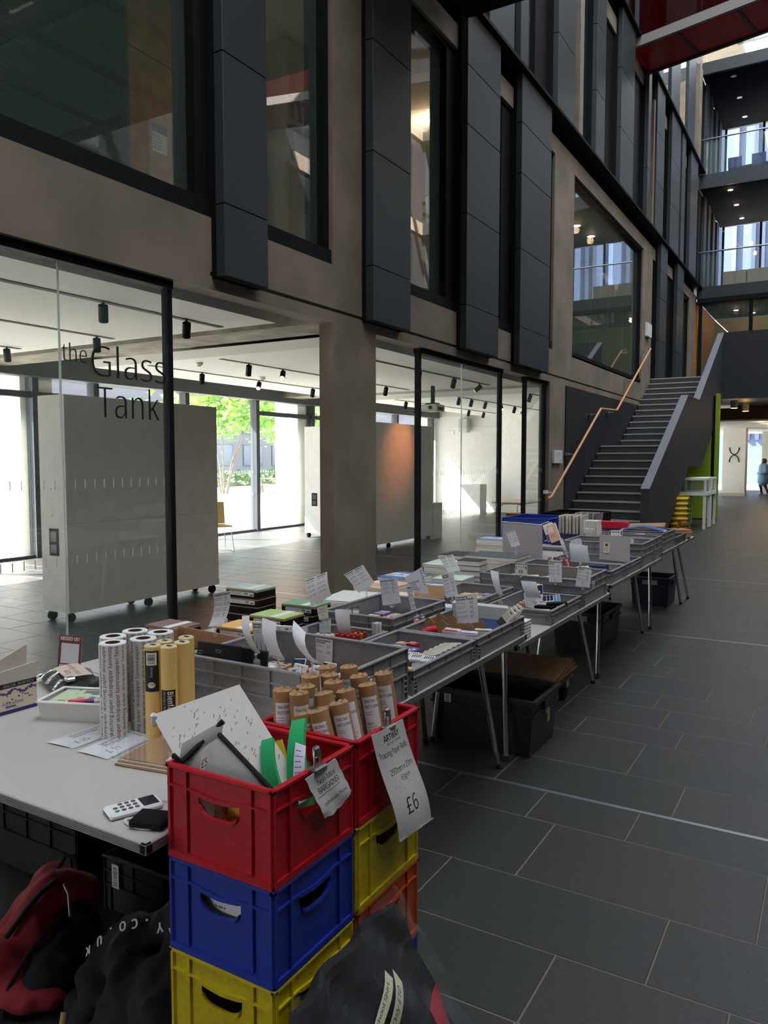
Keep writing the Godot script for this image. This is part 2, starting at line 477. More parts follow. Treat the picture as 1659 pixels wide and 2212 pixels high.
# ---------------------------------------------------------------- the long facade on the picture's left
func build_facade() -> void:
	var w := struct("wall_left", "brown concrete frame of the long facade above the gallery")
	var xf := -4.65
	# ground floor beam with its drip groove
	part(w, "beam", S().box(V(-4.85, 3.05, -30), V(xf, 3.165, 8)).box(V(-4.85, 3.165, -30), V(xf - 0.03, 3.20, -4.98)).box(V(-4.85, 3.165, -4.98), V(xf, 3.20, 8)).box(V(-4.85, 3.20, -30), V(xf, 3.65, 8)), M.concrete)
	part(w, "column", S().box(V(-4.83, 0, -7.69), V(xf, 3.05, -6.82)), M.concrete)
	part(w, "column", S().box(V(-4.85, 0, -15.2), V(xf, 3.05, -13.88)), M.concrete)
	part(w, "column", S().box(V(-4.85, 0, 1.2), V(xf, 3.05, 2.0)), M.concrete)
	part(w, "stair_wall", S().box(V(-4.85, 0, -30), V(-4.62, 3.05, -14.8)), M.navy_wall)
	for t in [[-6.82, -7.69], [-14.0, -15.2], [-21.35, -22.5], [-28.55, -29.8]]:
		part(w, "pier", S().box(V(-4.95, 3.65, t[1]), V(xf, 7.17, t[0])), M.concrete)
	part(w, "lintel", S().box(V(-4.95, 7.17, -30), V(xf, 7.48, 8)), M.concrete)
	part(w, "shadow_gap", S().box(V(-4.95, 7.48, -30), V(xf - 0.1, 7.75, 8)), M.black)
	part(w, "storey_flashing", S().box(V(-4.9, 7.70, -29.8), V(-4.42, 7.75, 8)), M.black)
	part(w, "storey_flashing", S().box(V(-4.9, 11.70, -29.8), V(-4.42, 11.76, 8)), M.black)
	part(w, "lintel", S().box(V(-4.95, 11.15, -30), V(xf, 11.5, 8)), M.concrete)
	part(w, "shadow_gap", S().box(V(-4.95, 11.5, -30), V(xf - 0.1, 11.72, 8)), M.black)
	part(w, "lintel", S().box(V(-4.95, 15.1, -30), V(xf, 19.6, 8)), M.concrete)
	for t in [[-15.11, -15.35], [-21.8, -22.35]]:
		part(w, "pier", S().box(V(-4.95, 7.75, t[1]), V(xf + 0.1, 11.15, t[0])), M.concrete)
	part(w, "pier", S().box(V(-4.95, 11.76, -29.46), V(xf + 0.1, 15.1, -28.9)), M.concrete)
	var tone := 0
	# cladding: [z0, z1, heights of the joints]
	var first := [3.15, 3.75, 4.98, 6.16, 6.94, 7.70]
	for p in [[-5.0, -5.57], [-7.39, -8.25], [-9.85, -11.01], [-11.91, -13.35], [-22.85, -23.8], [-25.4, -26.5]]:
		for k in first.size() - 1:
			tone += 1
			part(w, "cladding_panel", S().soft(V(-4.60, first[k] + 0.004, p[1]), V(-4.5, first[k + 1] - 0.004, p[0]), 0.004), M.panel if tone % 3 else M.panel_b)
		part(w, "panel_return", S().box(V(-4.655, 3.15, p[1]), V(-4.60, 7.7, p[0])).box(V(-4.97, 3.66, p[1]), V(-4.655, 7.17, p[0])), M.black)
	var second := [7.76, 9.1, 10.4, 11.70]
	for p in [[-4.2, -5.4], [-6.6, -7.3], [-8.6, -9.6], [-10.58, -11.54], [-11.82, -12.15], [-13.65, -14.63], [-16.1, -16.76], [-18.1, -19.34], [-20.88, -21.2], [-21.95, -22.97], [-24.0, -25.4], [-25.7, -26.3], [-27.3, -28.7]]:
		for k in second.size() - 1:
			tone += 1
			part(w, "cladding_panel", S().soft(V(-4.6, second[k] + 0.004, p[1]), V(-4.5, second[k + 1] - 0.004, p[0]), 0.004), M.panel if tone % 3 else M.panel_b)
		part(w, "panel_return", S().box(V(-4.97, 7.76, p[1]), V(-4.60, 11.15, p[0])), M.black)
	var third := [11.77, 13.4, 15.6]
	for p in [[-17.4, -18.6], [-19.6, -20.6], [-21.6, -22.55], [-23.75, -25.08], [-26.5, -27.8]]:
		for k in third.size() - 1:
			tone += 1
			part(w, "cladding_panel", S().soft(V(-4.6, third[k] + 0.004, p[1]), V(-4.5, third[k + 1] - 0.004, p[0]), 0.004), M.panel if tone % 3 else M.panel_b)
	# windows: [z0, z1, glass z0, glass z1, sill, head]
	var wins := [
		[7.6, -5.02, 7.5, -4.87, 3.65, 7.17, "wide first floor window with a wooden door showing inside"],
		[-5.55, -6.82, -5.57, -6.74, 3.65, 7.17, "first floor window with a lettered wall inside"],
		[-8.2, -9.95, -8.25, -9.60, 3.65, 7.17, "first floor window lit by a ceiling lamp"],
		[-10.95, -12.0, -11.0, -11.55, 3.65, 7.17, "narrow first floor window between dark panels"],
		[-13.3, -14.0, -13.35, -13.5, 3.65, 7.17, "slit window beside the concrete pier"],
		[-15.2, -21.35, -15.25, -21.28, 3.70, 7.17, "largest window of the first floor above the stairs"],
		[-22.5, -25.4, -23.8, -24.7, 3.65, 7.17, "dark first floor door bay at the head of the stairs"],
		[-26.5, -28.55, -26.6, -28.5, 3.65, 7.17, "first floor window nearest the far balcony"],
		[7.6, -12.0, -9.6, -10.58, 7.76, 11.15, "second floor window under the green bridge"],
		[-12.1, -13.65, -12.15, -13.0, 7.76, 11.15, "second floor window mirroring red"],
		[-14.6, -16.2, -15.3, -15.9, 7.76, 11.15, "second floor window beside a thin concrete strip"],
		[-16.7, -18.1, -16.76, -17.55, 7.76, 11.15, "second floor window with a glass guard"],
		[-19.3, -20.9, -19.34, -20.2, 7.76, 11.15, "second floor window before the red bridge"],
		[-22.3, -24.1, -22.97, -24.0, 7.76, 11.15, "second floor window past the red bridge"],
		[-25.3, -29.8, -26.3, -27.3, 7.76, 11.15, "second floor window next to the upper balcony"],
		[7.6, -29.8, -22.55, -28.9, 11.76, 15.1, "third floor window strip"],
	]
	var nw := 0
	for q in wins:
		nw += 1
		var o := struct("window_%d" % nw, q[6])
		var big: bool = nw == 6
		part(o, "sill", S().box(V(-4.95, q[4], q[1]), V(-4.67, q[4] + 0.15 - (0.08 if big else 0.0), q[0])), M.black)
		part(o, "head", S().box(V(-4.95, q[5] - 0.06, q[1]), V(-4.70, q[5], q[0])), M.black)
		if q[0] > q[2]: part(o, "jamb", S().box(V(-4.95, q[4], q[2]), V(-4.70, q[5], q[0])), M.black)
		if q[3] > q[1]: part(o, "jamb", S().box(V(-4.95, q[4], q[1]), V(-4.70, q[5], q[3])), M.black)
		var cuts := [q[2], q[3]]
		if nw == 1: cuts = [7.5, -1.0, -2.6, -4.05, -4.87]
		if big: cuts = [-15.25, -17.0, -18.4, -19.8, -21.28]
		for k in cuts.size() - 1:
			part(o, "pane", S().box(V(-4.80, q[4] + 0.1, cuts[k + 1] + 0.004), V(-4.79, q[5] - 0.03, cuts[k] - 0.004)), M.glass)
	# rooms behind the windows
	var fu := struct("floor_upper", "concrete floor slabs of the upper storeys behind the facade")
	for y in [[3.42, 3.80], [7.5, 7.73], [11.5, 11.72]]:
		part(fu, "floor_plate", S().box(V(-11.6, y[0], -29.8), V(-4.95 if y[0] > 4 else -4.85, y[1], 8)), M.board)
	var cu := struct("ceiling_upper", "plaster ceilings of the upper storeys behind the facade")
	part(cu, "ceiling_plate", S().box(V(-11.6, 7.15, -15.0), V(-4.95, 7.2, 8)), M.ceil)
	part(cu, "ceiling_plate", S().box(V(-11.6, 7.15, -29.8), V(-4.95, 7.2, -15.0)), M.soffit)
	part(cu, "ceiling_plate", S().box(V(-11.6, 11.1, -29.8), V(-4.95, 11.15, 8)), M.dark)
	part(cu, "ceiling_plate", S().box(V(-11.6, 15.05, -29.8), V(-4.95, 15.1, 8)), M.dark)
	var wu := struct("wall_upper", "inner walls of the rooms behind the first floor windows")
	part(wu, "rear_wall", S().box(V(-11.6, 3.8, -29.8), V(-11.5, 15.1, 8)), M.beige)
	part(wu, "cross_wall", S().box(V(-11.5, 3.8, -7.4), V(-6.6, 7.15, -7.3)), M.navy_wall)
	part(wu, "cross_wall", S().box(V(-11.5, 3.8, -15.1), V(-4.95, 7.15, -14.9)), M.beige)
	part(wu, "cross_wall", S().box(V(-11.5, 3.8, -22.2), V(-4.95, 7.15, -22.0)), M.navy_wall)
	part(wu, "cross_wall", S().box(V(-11.5, 7.73, -15.1), V(-4.95, 11.1, -14.9)), M.navy_wall)
	part(wu, "cross_wall", S().box(V(-11.5, 7.73, -22.2), V(-4.95, 11.1, -22.0)), M.navy_wall)
	part(wu, "dark_partition", S().box(V(-6.75, 3.8, -5.86), V(-6.62, 7.15, 7.5)), M.navy_wall)
	var rib := S()
	for k in 84: rib.box(V(-6.62, 3.82 + k * 0.04, -5.8), V(-6.606, 3.842 + k * 0.04, 7.4))
	stuff(wu, "ribbed_facing", rib, M.dark)
	part(wu, "partition", S().box(V(-6.8, 3.8, -9.35), V(-6.4, 7.15, -8.36)), M.beige, "beige wall with black letters")
	part(wu, "partition", S().box(V(-7.2, 3.8, -13.6), V(-6.9, 7.15, -11.9)), M.beige)
	var dr := struct("door_1", "orange wooden door with a small sign behind the wide upper window")
	part(dr, "leaf", S().box(V(-6.75, 3.8, -7.28), V(-6.62, 7.15, -5.9)), M.orange)
	part(dr, "transom_joint", S().box(V(-6.62, 5.98, -7.28), V(-6.615, 5.99, -5.9)), M.dark)
	part(dr, "pull_handle", S().tube([V(-6.58, 4.55, -6.02), V(-6.58, 4.66, -6.02)], 0.012), M.black)
	var im := blank(70, 84, Color(0.88, 0.86, 0.78)); im.fill_rect(Rect2i(0, 0, 70, 24), Color(0.10, 0.10, 0.10)); lines(im, 6, 34, 50, 5, 9)
	var ds := S(); ds.quad(V(-6.612, 5.0, -6.2), V(-6.612, 5.0, -6.42), V(-6.612, 5.30, -6.42), V(-6.612, 5.30, -6.2), place(im))
	part(dr, "door_sign", ds, M.art)
	text_on(wu, "m", 0.36, V(-6.395, 5.98, -8.40), 6, "letter", M.text)
	text_on(wu, "i", 0.30, V(-6.395, 6.0, -8.88), 24, "letter", M.text)
	text_on(wu, "D", 0.46, V(-6.395, 5.40, -8.42), 14, "letter", M.text)
	# lamps in those rooms
	var pi_ := -1
	for p in [[V(-7.5, 7.14, -4.3), 1], [V(-7.83, 7.14, -6.9), 1], [V(-6.02, 7.14, -8.44), 0], [V(-6.0, 7.14, -11.52), 1], [V(-5.5, 7.14, -17.34), 1], [V(-5.55, 7.14, -18.36), 1], [V(-5.5, 7.14, -19.4), 1], [V(-5.9, 7.14, -24.83), 1], [V(-6.07, 11.09, -16.5), 1]]:
		pi_ += 1
		downlight(p[0], p[1] == 1, 0.25, "round recessed downlight behind the facade, %s" % ["over the ribbed wall", "above the orange door", "unlit, by the lettered wall", "in the second first floor window", "nearest in the large window", "second in the large window", "third in the large window", "past the stair head", "in the red mirroring window"][pi_], "downlights behind the facade")
	for k in 5:
		var x := -7.4 - k * 0.85
		var o := thing("linear_lamp", "slim white strip lamp behind the lettered window, %s from the facade" % NTH[k], "lamp", V(x, 7.0, -10.9), 0, "strip lamps behind the lettered window")
		part(o, "housing", S().box(V(-0.05, 0.0, -2.7), V(0.05, 0.1, 2.7)), M.white)
		part(o, "diffuser", S().box(V(-0.04, -0.012, -2.6), V(0.04, -0.001, 2.6)), M.lamp_white)
		var l := AreaLight3D.new(); l.name = "strip_light"; l.area_size = Vector2(0.08, 5.2); l.light_energy = 0.12; l.light_color = Color(1, 0.93, 0.82); l.shadow_enabled = true
		l.basis = Basis.looking_at(Vector3.DOWN, Vector3.BACK); o.add_child(l); l.position = V(0, -0.02, 0)

func downlight(p: Vector3, lit: bool, energy: float, label: String, group: String, dark := false) -> void:
	var o := thing("downlight", label, "lamp", p, 0, group)
	part(o, "trim_ring", S().lathe([Vector2(0.085, 0), Vector2(0.10, -0.006), Vector2(0.10, 0.0)], 16), M.alu if not dark else M.black)
	part(o, "lens", S().lathe([Vector2(0.0, -0.003), Vector2(0.086, -0.003)], 16), M.lamp if lit else M.alu)
	if lit:
		var l := OmniLight3D.new(); l.name = "lamp_light"; l.light_energy = energy; l.light_size = 0.08; l.light_color = Color(1, 0.86, 0.66); l.omni_range = 40; l.shadow_enabled = true
		o.add_child(l); l.position = V(0, -0.1, 0)

# lettering as thin solid characters on a face that looks towards +x
func text_on(par: Node3D, t: String, size: float, at: Vector3, tilt: float, called: String, m: Material, bold := true, wide := 1.0) -> MeshInstance3D:
	var tm := TextMesh.new(); tm.text = t; tm.font = font_of("sans bold" if bold else "sans light"); tm.font_size = 64; tm.pixel_size = size / 46.0; tm.depth = 0.004
	tm.horizontal_alignment = HORIZONTAL_ALIGNMENT_LEFT; tm.vertical_alignment = VERTICAL_ALIGNMENT_BOTTOM; tm.curve_step = 1.0
	var o := inst(called, tm, m); par.add_child(o, true)
	o.transform = Transform3D(Basis(Vector3.UP, PI / 2) * Basis(Vector3.BACK, deg_to_rad(tilt)) * Basis.from_scale(V(wide, 1, 1)), at)
	return o

# ---------------------------------------------------------------- the glazed gallery
func build_gallery() -> void:
	var names := ["glass wall with large black lettering beside the stall", "glass wall with two panes beyond the concrete column", "last narrow glass pane before the stairs"]
	var bays := [[7.5, -4.6, [7.5, 4.0, 0.2, -1.7, -3.56, -4.6]], [-8.88, -11.72, [-8.88, -10.25, -11.72]], [-12.8, -13.88, [-12.8, -13.8]]]
	for k in 3:
		var b: Array = bays[k]
		var o := struct("window_%d" % (20 + k), names[k])
		part(o, "head_channel", S().box(V(-4.80, 2.985, b[1]), V(-4.70, 3.05, b[0])), M.black)
		part(o, "floor_channel", S().box(V(-4.78, 0.0, b[1]), V(-4.72, 0.012, b[0])), M.black)
		if k > 0: part(o, "post", S().box(V(-4.785, 0, b[0] - 0.055), V(-4.715, 3.0, b[0])), M.black)
		part(o, "post", S().box(V(-4.785, 0, b[1]), V(-4.715, 3.0, b[1] + (0.05 if k < 2 else 0.09))), M.black)
		var cuts: Array = b[2]
		for i in cuts.size() - 1:
			part(o, "pane", S().box(V(-4.757, 0.01, cuts[i + 1] + 0.003), V(-4.745, 2.99, cuts[i] - 0.003)), M.glass)
			if i > 0: part(o, "pane_joint", S().box(V(-4.759, 0.01, cuts[i] - 0.004), V(-4.743, 2.99, cuts[i] + 0.004)), mat(c8(205, 215, 212), 0.3))
		var ds := S()
		for y in [1.43, 0.885]:
			var z: float = b[0] - 0.1 if k > 0 else 0.0
			while z > b[1] + 0.08:
				ds.box(V(-4.744, y - 0.032, z - 0.004), V(-4.743, y + 0.032, z + 0.004)); z -= 0.085
		stuff(o, "safety_dashes", ds, mat(c8(215, 220, 218), 0.8))
		if k == 0:
			var lm: StandardMaterial3D = M.text
			text_on(o, "the", 0.128, V(-4.742, 2.262, -3.57), 0, "lettering", lm, false, 0.87)
			text_on(o, "Glass", 0.235, V(-4.742, 2.142, -3.80), 0, "lettering", lm, false)
			text_on(o, "Tank", 0.235, V(-4.742, 1.842, -3.86), 0, "lettering", lm, false, 0.9)
	# ceiling: slab, cross beams, hung rafts
	var c := struct("ceiling_gallery", "white hung ceiling rafts between concrete beams in the gallery")
	for z in [-7.1, -14.6, 0.6]: part(c, "cross_beam", S().box(V(-11.4, 3.06, z - 0.3), V(-4.85, 3.42, z + 0.3)), M.board)
	for r in [[-0.2, -6.3], [-7.9, -13.75], [-15.4, -22.4]]:
		part(c, "raft", S().box(V(-9.75, 3.0, r[1]), V(-5.0, 3.12, r[0])), M.ceil)
	part(c, "soffit", S().box(V(-11.4, 3.38, -22.4), V(-4.85, 3.42, 0.6)), M.board)
	part(c, "window_bulkhead", S().box(V(-11.4, 2.95, -22.4), V(-11.15, 3.38, 0.9)), mat(c8(84, 88, 90), 0.7))
	var ew := struct("wall_gallery", "white end wall of the gallery with a triangle of sun")
	part(ew, "plaster", S().box(V(-11.5, 0, -22.7), V(-4.85, 3.4, -22.4)), M.white)
	part(ew, "plaster", S().box(V(-11.5, 0, 0.8), V(-4.85, 3.4, 1.0)), M.white)
	part(ew, "plaster", S().box(V(-4.9, 0, -22.4), V(-4.85, 3.05, -15.2)), M.white)
	part(ew, "skirting", S().box(V(-11.4, 0, -22.4), V(-4.9, 0.11, -22.385)), M.ceil)
	part(ew, "wall_plate", S().box(V(-10.75, 2.44, -22.4), V(-10.62, 2.54, -22.38)), M.alu)
	for p in [[-10.0, 0.55], [-10.35, 0.5], [-10.0, 0.95], [-10.35, 1.0]]: part(ew, "socket_plate", S().box(V(p[0], p[1], -22.4), V(p[0] + 0.09, p[1] + 0.06, -22.39)), M.alu)
	# track lighting
	var spots := {-5.65: [[-0.6, -6.2], [-3.2, -4.69, -5.7]], -7.25: [[-0.6, -6.15], [-3.6, -5.92]], -8.9: [[-0.6, -6.1], [-4.4, -5.92]],
		-5.66: [[-8.1, -13.4], [-8.66, -10.65, -11.9, -12.97]], -7.4: [[-8.1, -13.5], [-8.69, -9.48, -12.6]], -8.8: [[-8.1, -13.5], [-9.2, -10.6, -12.2]],
		-5.63: [[-15.5, -18.5], [-15.54, -17.4]], -7.26: [[-15.5, -22.0], [-15.54, -16.2, -17.0, -18.0, -18.9, -19.6]], -8.85: [[-15.5, -22.0], [-16.0, -17.6, -19.58, -20.6]]}
	for x in spots:
		var t := thing("lighting_track", "black lighting track let into the white ceiling raft, %s" % {-5.65: "nearest the lettered glass", -7.25: "middle one behind the lettered glass", -8.9: "one nearest the windows, first raft", -5.66: "over the glass beyond the column", -7.4: "middle one of the second raft", -8.8: "second raft, by the windows", -5.63: "third raft, by the last pane", -7.26: "middle one of the last raft", -8.85: "last raft, by the windows"}[x], "lighting track", V(x, 3.0, 0))
		var r: Array = spots[x][0]
		part(t, "rail", S().box(V(-0.035, -0.006, r[1]), V(0.035, 0.01, r[0])), M.black)
		var lamps: Array = spots[x][1]
		for z in lamps:
			var on: bool = (x == -5.66 and z == -12.97) or (x == -7.26 and z == -18.0) or (x == -7.4 and z == -9.48) or (x == -8.8 and z == -10.6)
			var s := thing("track_spotlight", "%s black spotlight, %s on the track %s" % ["lit" if on else "unlit", NTH[lamps.find(z)], {-5.65: "nearest the lettered glass", -7.25: "in the middle behind the lettered glass", -8.9: "by the windows, first raft", -5.66: "over the glass beyond the column", -7.4: "in the middle of the second raft", -8.8: "by the windows, second raft", -5.63: "by the last pane", -7.26: "in the middle of the last raft", -8.85: "by the windows, last raft"}[x]], "spotlight", V(x, 2.99, z), 0, "lit track spotlights" if on else "unlit track spotlights")
			var ax := Vector3(-0.35, -0.75, -0.3).normalized()
			if on: ax = Vector3(0.35, -0.6, 0.6).normalized()
			if x == -5.66 and z == -12.97: ax = Vector3(-0.75, -0.62, 0.25).normalized()
			part(s, "stem", S().tube([V(0, 0.003, 0), V(0, -0.06, 0)], 0.012), M.black)
			part(s, "can", S().tube([V(0, -0.07, 0) - ax * 0.05, V(0, -0.07, 0) + ax * 0.10], 0.042, 14), M.black)
			part(s, "lens", S().tube([V(0, -0.07, 0) + ax * 0.096, V(0, -0.07, 0) + ax * 0.102], 0.034, 12), M.lamp if on else M.dark)
			if on:
				var l := SpotLight3D.new(); l.name = "spot_light"; l.light_energy = 1.3; l.spot_angle = 24; l.spot_range = 30; l.light_size = 0.04; l.light_color = Color(1.0, 0.60, 0.36); l.shadow_enabled = true
				s.add_child(l); l.position = V(0, -0.07, 0) + ax * 0.12; l.basis = Basis.looking_at(ax)
	for p in [[-7.95, -8.25], [-8.4, -10.2]]: 
		solo("smoke_detector", SX(V(p[0], 3.0, p[1])).lathe([Vector2(0.03, -0.05), Vector2(0.055, -0.03), Vector2(0.06, 0)], 14), M.white, "white smoke detector on the second ceiling raft, %s the column" % ("nearer" if p[1] > -9.0 else "farther from"), "smoke detector", "smoke detectors in the gallery")
	# outer windows of the gallery
	var fr := mat(c8(44, 50, 58), 0.45)
	var zs := [0.6, -1.6, -3.7, -5.9, -8.05, -9.25, -11.45, -13.62, -15.75, -17.9, -20.0, -22.3]
	for k in zs.size() - 1:
		var o := struct("window_%d" % (30 + k), "tall courtyard window in a dark blue grey frame, %s along the gallery" % NTH[k])
		part(o, "mullion", S().box(V(-11.48, 0, zs[k + 1]), V(-11.3, 3.0, zs[k + 1] + 0.11)), fr)
		part(o, "bottom_rail", S().box(V(-11.45, 0, zs[k + 1] + 0.11), V(-11.35, 0.05, zs[k])), fr)
		if k in [3, 4, 7, 8]: part(o, "transom", S().box(V(-11.45, 2.62, zs[k + 1] + 0.11), V(-11.33, 2.72, zs[k])), fr)
		part(o, "pane", S().box(V(-11.41, 0.04, zs[k + 1] + 0.11), V(-11.40, 3.0, zs[k])), M.glass)
		var dd := S()
		var z: float = zs[k] - 0.06
		while z > zs[k + 1] + 0.12:
			for y in [1.35, 0.85]: dd.box(V(-11.399, y - 0.03, z - 0.004), V(-11.398, y + 0.03, z + 0.004))
			z -= 0.09
		stuff(o, "safety_dashes", dd, mat(c8(225, 228, 226), 0.8))
	# the wheeled display walls
	display_wall("white wheeled display wall with a black socket, behind the lettered glass", V(-6.66, 0, -5.93), 0.4, 2.12, 2.24, true)
	display_wall("white wheeled display wall seen end on beside the courtyard windows", V(-9.35, 0, -13.9), 0.5, 1.8, 2.30, true)
	display_wall("white wheeled display wall glowing orange from a spotlight beyond the column", V(-7.25, 0, -12.2), 0.4, 3.3, 2.28, false)
	var pb := solo("plinth", S().soft(V(-7.35, 0.0, -14.3), V(-7.05, 0.74, -13.9), 0.004), M.white, "low grey white plinth standing at the end of the orange lit display wall", "plinth")
	solo("plinth", S().soft(V(-9.95, 0.0, -22.0), V(-9.33, 0.88, -21.5), 0.004), M.white, "white plinth against the sunlit end wall of the gallery", "plinth")
	pb.set_meta("group", "gallery plinths")
	# projector
	var pr := thing("projector", "ceiling projector on a black bracket behind the two paned glass", "projector", V(-6.64, 2.6, -13.05))
	part(pr, "bracket", S().box(V(-0.03, 0.06, -0.03), V(0.03, 0.4, 0.03)).box(V(-0.1, 0.06, -0.1), V(0.1, 0.08, 0.1)), M.black)
	part(pr, "body", S().soft(V(-0.16, -0.08, -0.2), V(0.16, 0.05, 0.2), 0.02), mat(c8(206, 206, 204), 0.5))
	part(pr, "projection_lens", S().tube([V(0.05, -0.015, 0.19), V(0.05, -0.015, 0.22)], 0.035, 14), M.black)
	part(pr, "vent", S().box(V(0.158, -0.06, -0.12), V(0.162, 0.0, 0.12)), M.dark)
	var sp := thing("loudspeaker", "light grey loudspeaker on the gallery end wall", "loudspeaker", V(-10.2, 2.7, -22.23))
	part(sp, "cabinet", S().soft(V(-0.15, -0.22, -0.12), V(0.15, 0.22, 0.12), 0.02), mat(c8(186, 190, 190), 0.6))
	part(sp, "bracket", S().box(V(-0.03, -0.03, -0.16), V(0.03, 0.03, -0.1)), M.dark)
	var ca := thing("dome_camera", "white dome camera under the ceiling near the gallery end wall", "camera", V(-7.6, 3.0, -20.4))
	part(ca, "mount", S().lathe([Vector2(0.08, -0.05), Vector2(0.08, 0)], 16), M.white)
	part(ca, "dome", S().lathe([Vector2(0.0, -0.14), Vector2(0.045, -0.12), Vector2(0.065, -0.08), Vector2(0.065, -0.05)], 14), M.dark)
	# chair, folding table and stool
	var ch := thing("cantilever_chair", "tan moulded chair on thin chrome runners by the courtyard windows", "chair", V(-9.5, 0, -10.25), 60)
	var tan := mat(c8(196, 168, 106), 0.55)
	part(ch, "seat", S().soft(V(-0.22, 0.43, -0.22), V(0.22, 0.46, 0.22), 0.015), tan)
	part(ch, "backrest", SX(V(0, 0.46, -0.23), 0, -8).soft(V(-0.22, 0.0, -0.012), V(0.22, 0.40, 0.012), 0.012), tan)
	for s in [-1, 1]:
		part(ch, "runner", S().tube([V(0.19 * s, 0.43, 0.18), V(0.23 * s, 0.02, 0.24), V(0.23 * s, 0.01, 0.2), V(0.23 * s, 0.01, -0.24), V(0.23 * s, 0.03, -0.26), V(0.19 * s, 0.43, -0.16)], 0.007, 8), M.chrome)
	var tb := thing("folding_table", "grey topped folding table inside the last pane of the gallery", "table", V(-6.2, 0, -16.6))
	part(tb, "tabletop", S().soft(V(-0.4, 0.66, -0.75), V(0.4, 0.69, 0.75), 0.006), mat(c8(178, 172, 158), 0.5))
	for z in [-0.55, 0.55]:
		part(tb, "leg_frame", S().tube([V(-0.3, 0, z), V(-0.3, 0.5, z), V(-0.25, 0.62, z), V(-0.15, 0.65, z), V(0.15, 0.65, z), V(0.25, 0.62, z), V(0.3, 0.5, z), V(0.3, 0, z)], 0.014, 8), M.alu)
	var stl := thing("wooden_stool", "square wooden stool in front of the folding table in the gallery", "stool", V(-5.75, 0, -15.1), 12)
	var wd := grain(mat(c8(170, 118, 62), 0.5), noise_tex(0.02, Color(0.8, 0.78, 0.74), Color(1, 1, 1), 44), 1.5)
	part(stl, "seat", S().soft(V(-0.17, 0.48, -0.17), V(0.17, 0.52, 0.17), 0.01), wd)
	for sx in [-1, 1]:
		for sz in [-1, 1]: part(stl, "leg", S().tube([V(0.17 * sx, 0, 0.17 * sz), V(0.14 * sx, 0.485, 0.14 * sz)], 0.02, 4), wd)
	for z in [-0.15, 0.15]: part(stl, "rail", S().box(V(-0.15, 0.12, z - 0.01), V(0.15, 0.15, z + 0.01)), wd)

func display_wall(label: String, p: Vector3, w: float, l: float, h: float, socket: bool) -> void:
	var o := thing("display_wall", label, "display wall", p, 0, "wheeled display walls")
	var wm: StandardMaterial3D = M.white
	part(o, "body", S().soft(V(-w / 2, 0.10, -l / 2), V(w / 2, h, l / 2), 0.004), wm)
	part(o, "bottom_band", S().box(V(-w / 2 - 0.003, 0.10, -l / 2 - 0.003), V(w / 2 + 0.003, 0.17, l / 2 + 0.003)), wm)
	part(o, "panel_joint", S().box(V(w / 2, 0.98, -l / 2), V(w / 2 + 0.0008, 0.983, l / 2)), M.alu)
	for sx in [-1, 1]:
		for z in [-l / 2 + 0.06, 0.0, l / 2 - 0.06]:
			var x: float = sx * (w / 2 - 0.06)
			var c := part(o, "caster", S().box(V(x - 0.02, 0.07, z - 0.025), V(x + 0.02, 0.105, z + 0.025)), M.dark)
			part(c, "wheel", S().tube([V(x - 0.022, 0.045, z), V(x - 0.008, 0.045, z)], 0.045, 14), M.black)
			part(c, "wheel", S().tube([V(x + 0.008, 0.045, z), V(x + 0.022, 0.045, z)], 0.045, 14), M.black)
	if socket:
		var q := part(o, "socket_recess", S().box(V(-0.07, 0.66, l / 2), V(0.07, 0.93, l / 2 + 0.004)), M.black)
		part(q, "socket_insert", S().box(V(-0.045, 0.80, l / 2 + 0.004), V(0.045, 0.90, l / 2 + 0.008)).box(V(-0.045, 0.69, l / 2 + 0.004), V(0.045, 0.77, l / 2 + 0.008)), M.dark)
		var b := S()
		for y in [1.06, 1.22, 1.32]: b.tube([V(-0.03, y, l / 2), V(-0.03, y, l / 2 + 0.006)], 0.008, 8)
		part(o, "fixing_cap", b, M.ceil)

# ---------------------------------------------------------------- courtyard
func leaf_crown(c: Vector3, r: Vector3, count: int, size: float, seed_: int) -> Shape:
	var g := RandomNumberGenerator.new(); g.seed = seed_
	var s := S()
	var lumps := []
	for k in 14: lumps.append([c + Vector3(g.randf_range(-1, 1) * r.x, g.randf_range(-0.9, 1) * r.y, g.randf_range(-1, 1) * r.z) * 0.7, g.randf_range(0.3, 0.5)])
	for k in count:
		var l: Array = lumps[g.randi() % lumps.size()]
		var d := Vector3(g.randfn(), g.randfn() * 0.7, g.randfn()) * 0.45
		var p: Vector3 = l[0] + d * r * l[1] * 1.6
		var a := Vector3(g.randfn(), g.randfn() * 0.5, g.randfn()).normalized() * size * g.randf_range(0.6, 1.2)
		var b := a.cross(Vector3(g.randfn(), g.randfn(), g.randfn())).normalized() * size * 0.5
		s.tri(p - a, p + b, p + a); s.tri(p - a, p + a, p - b)
	return s
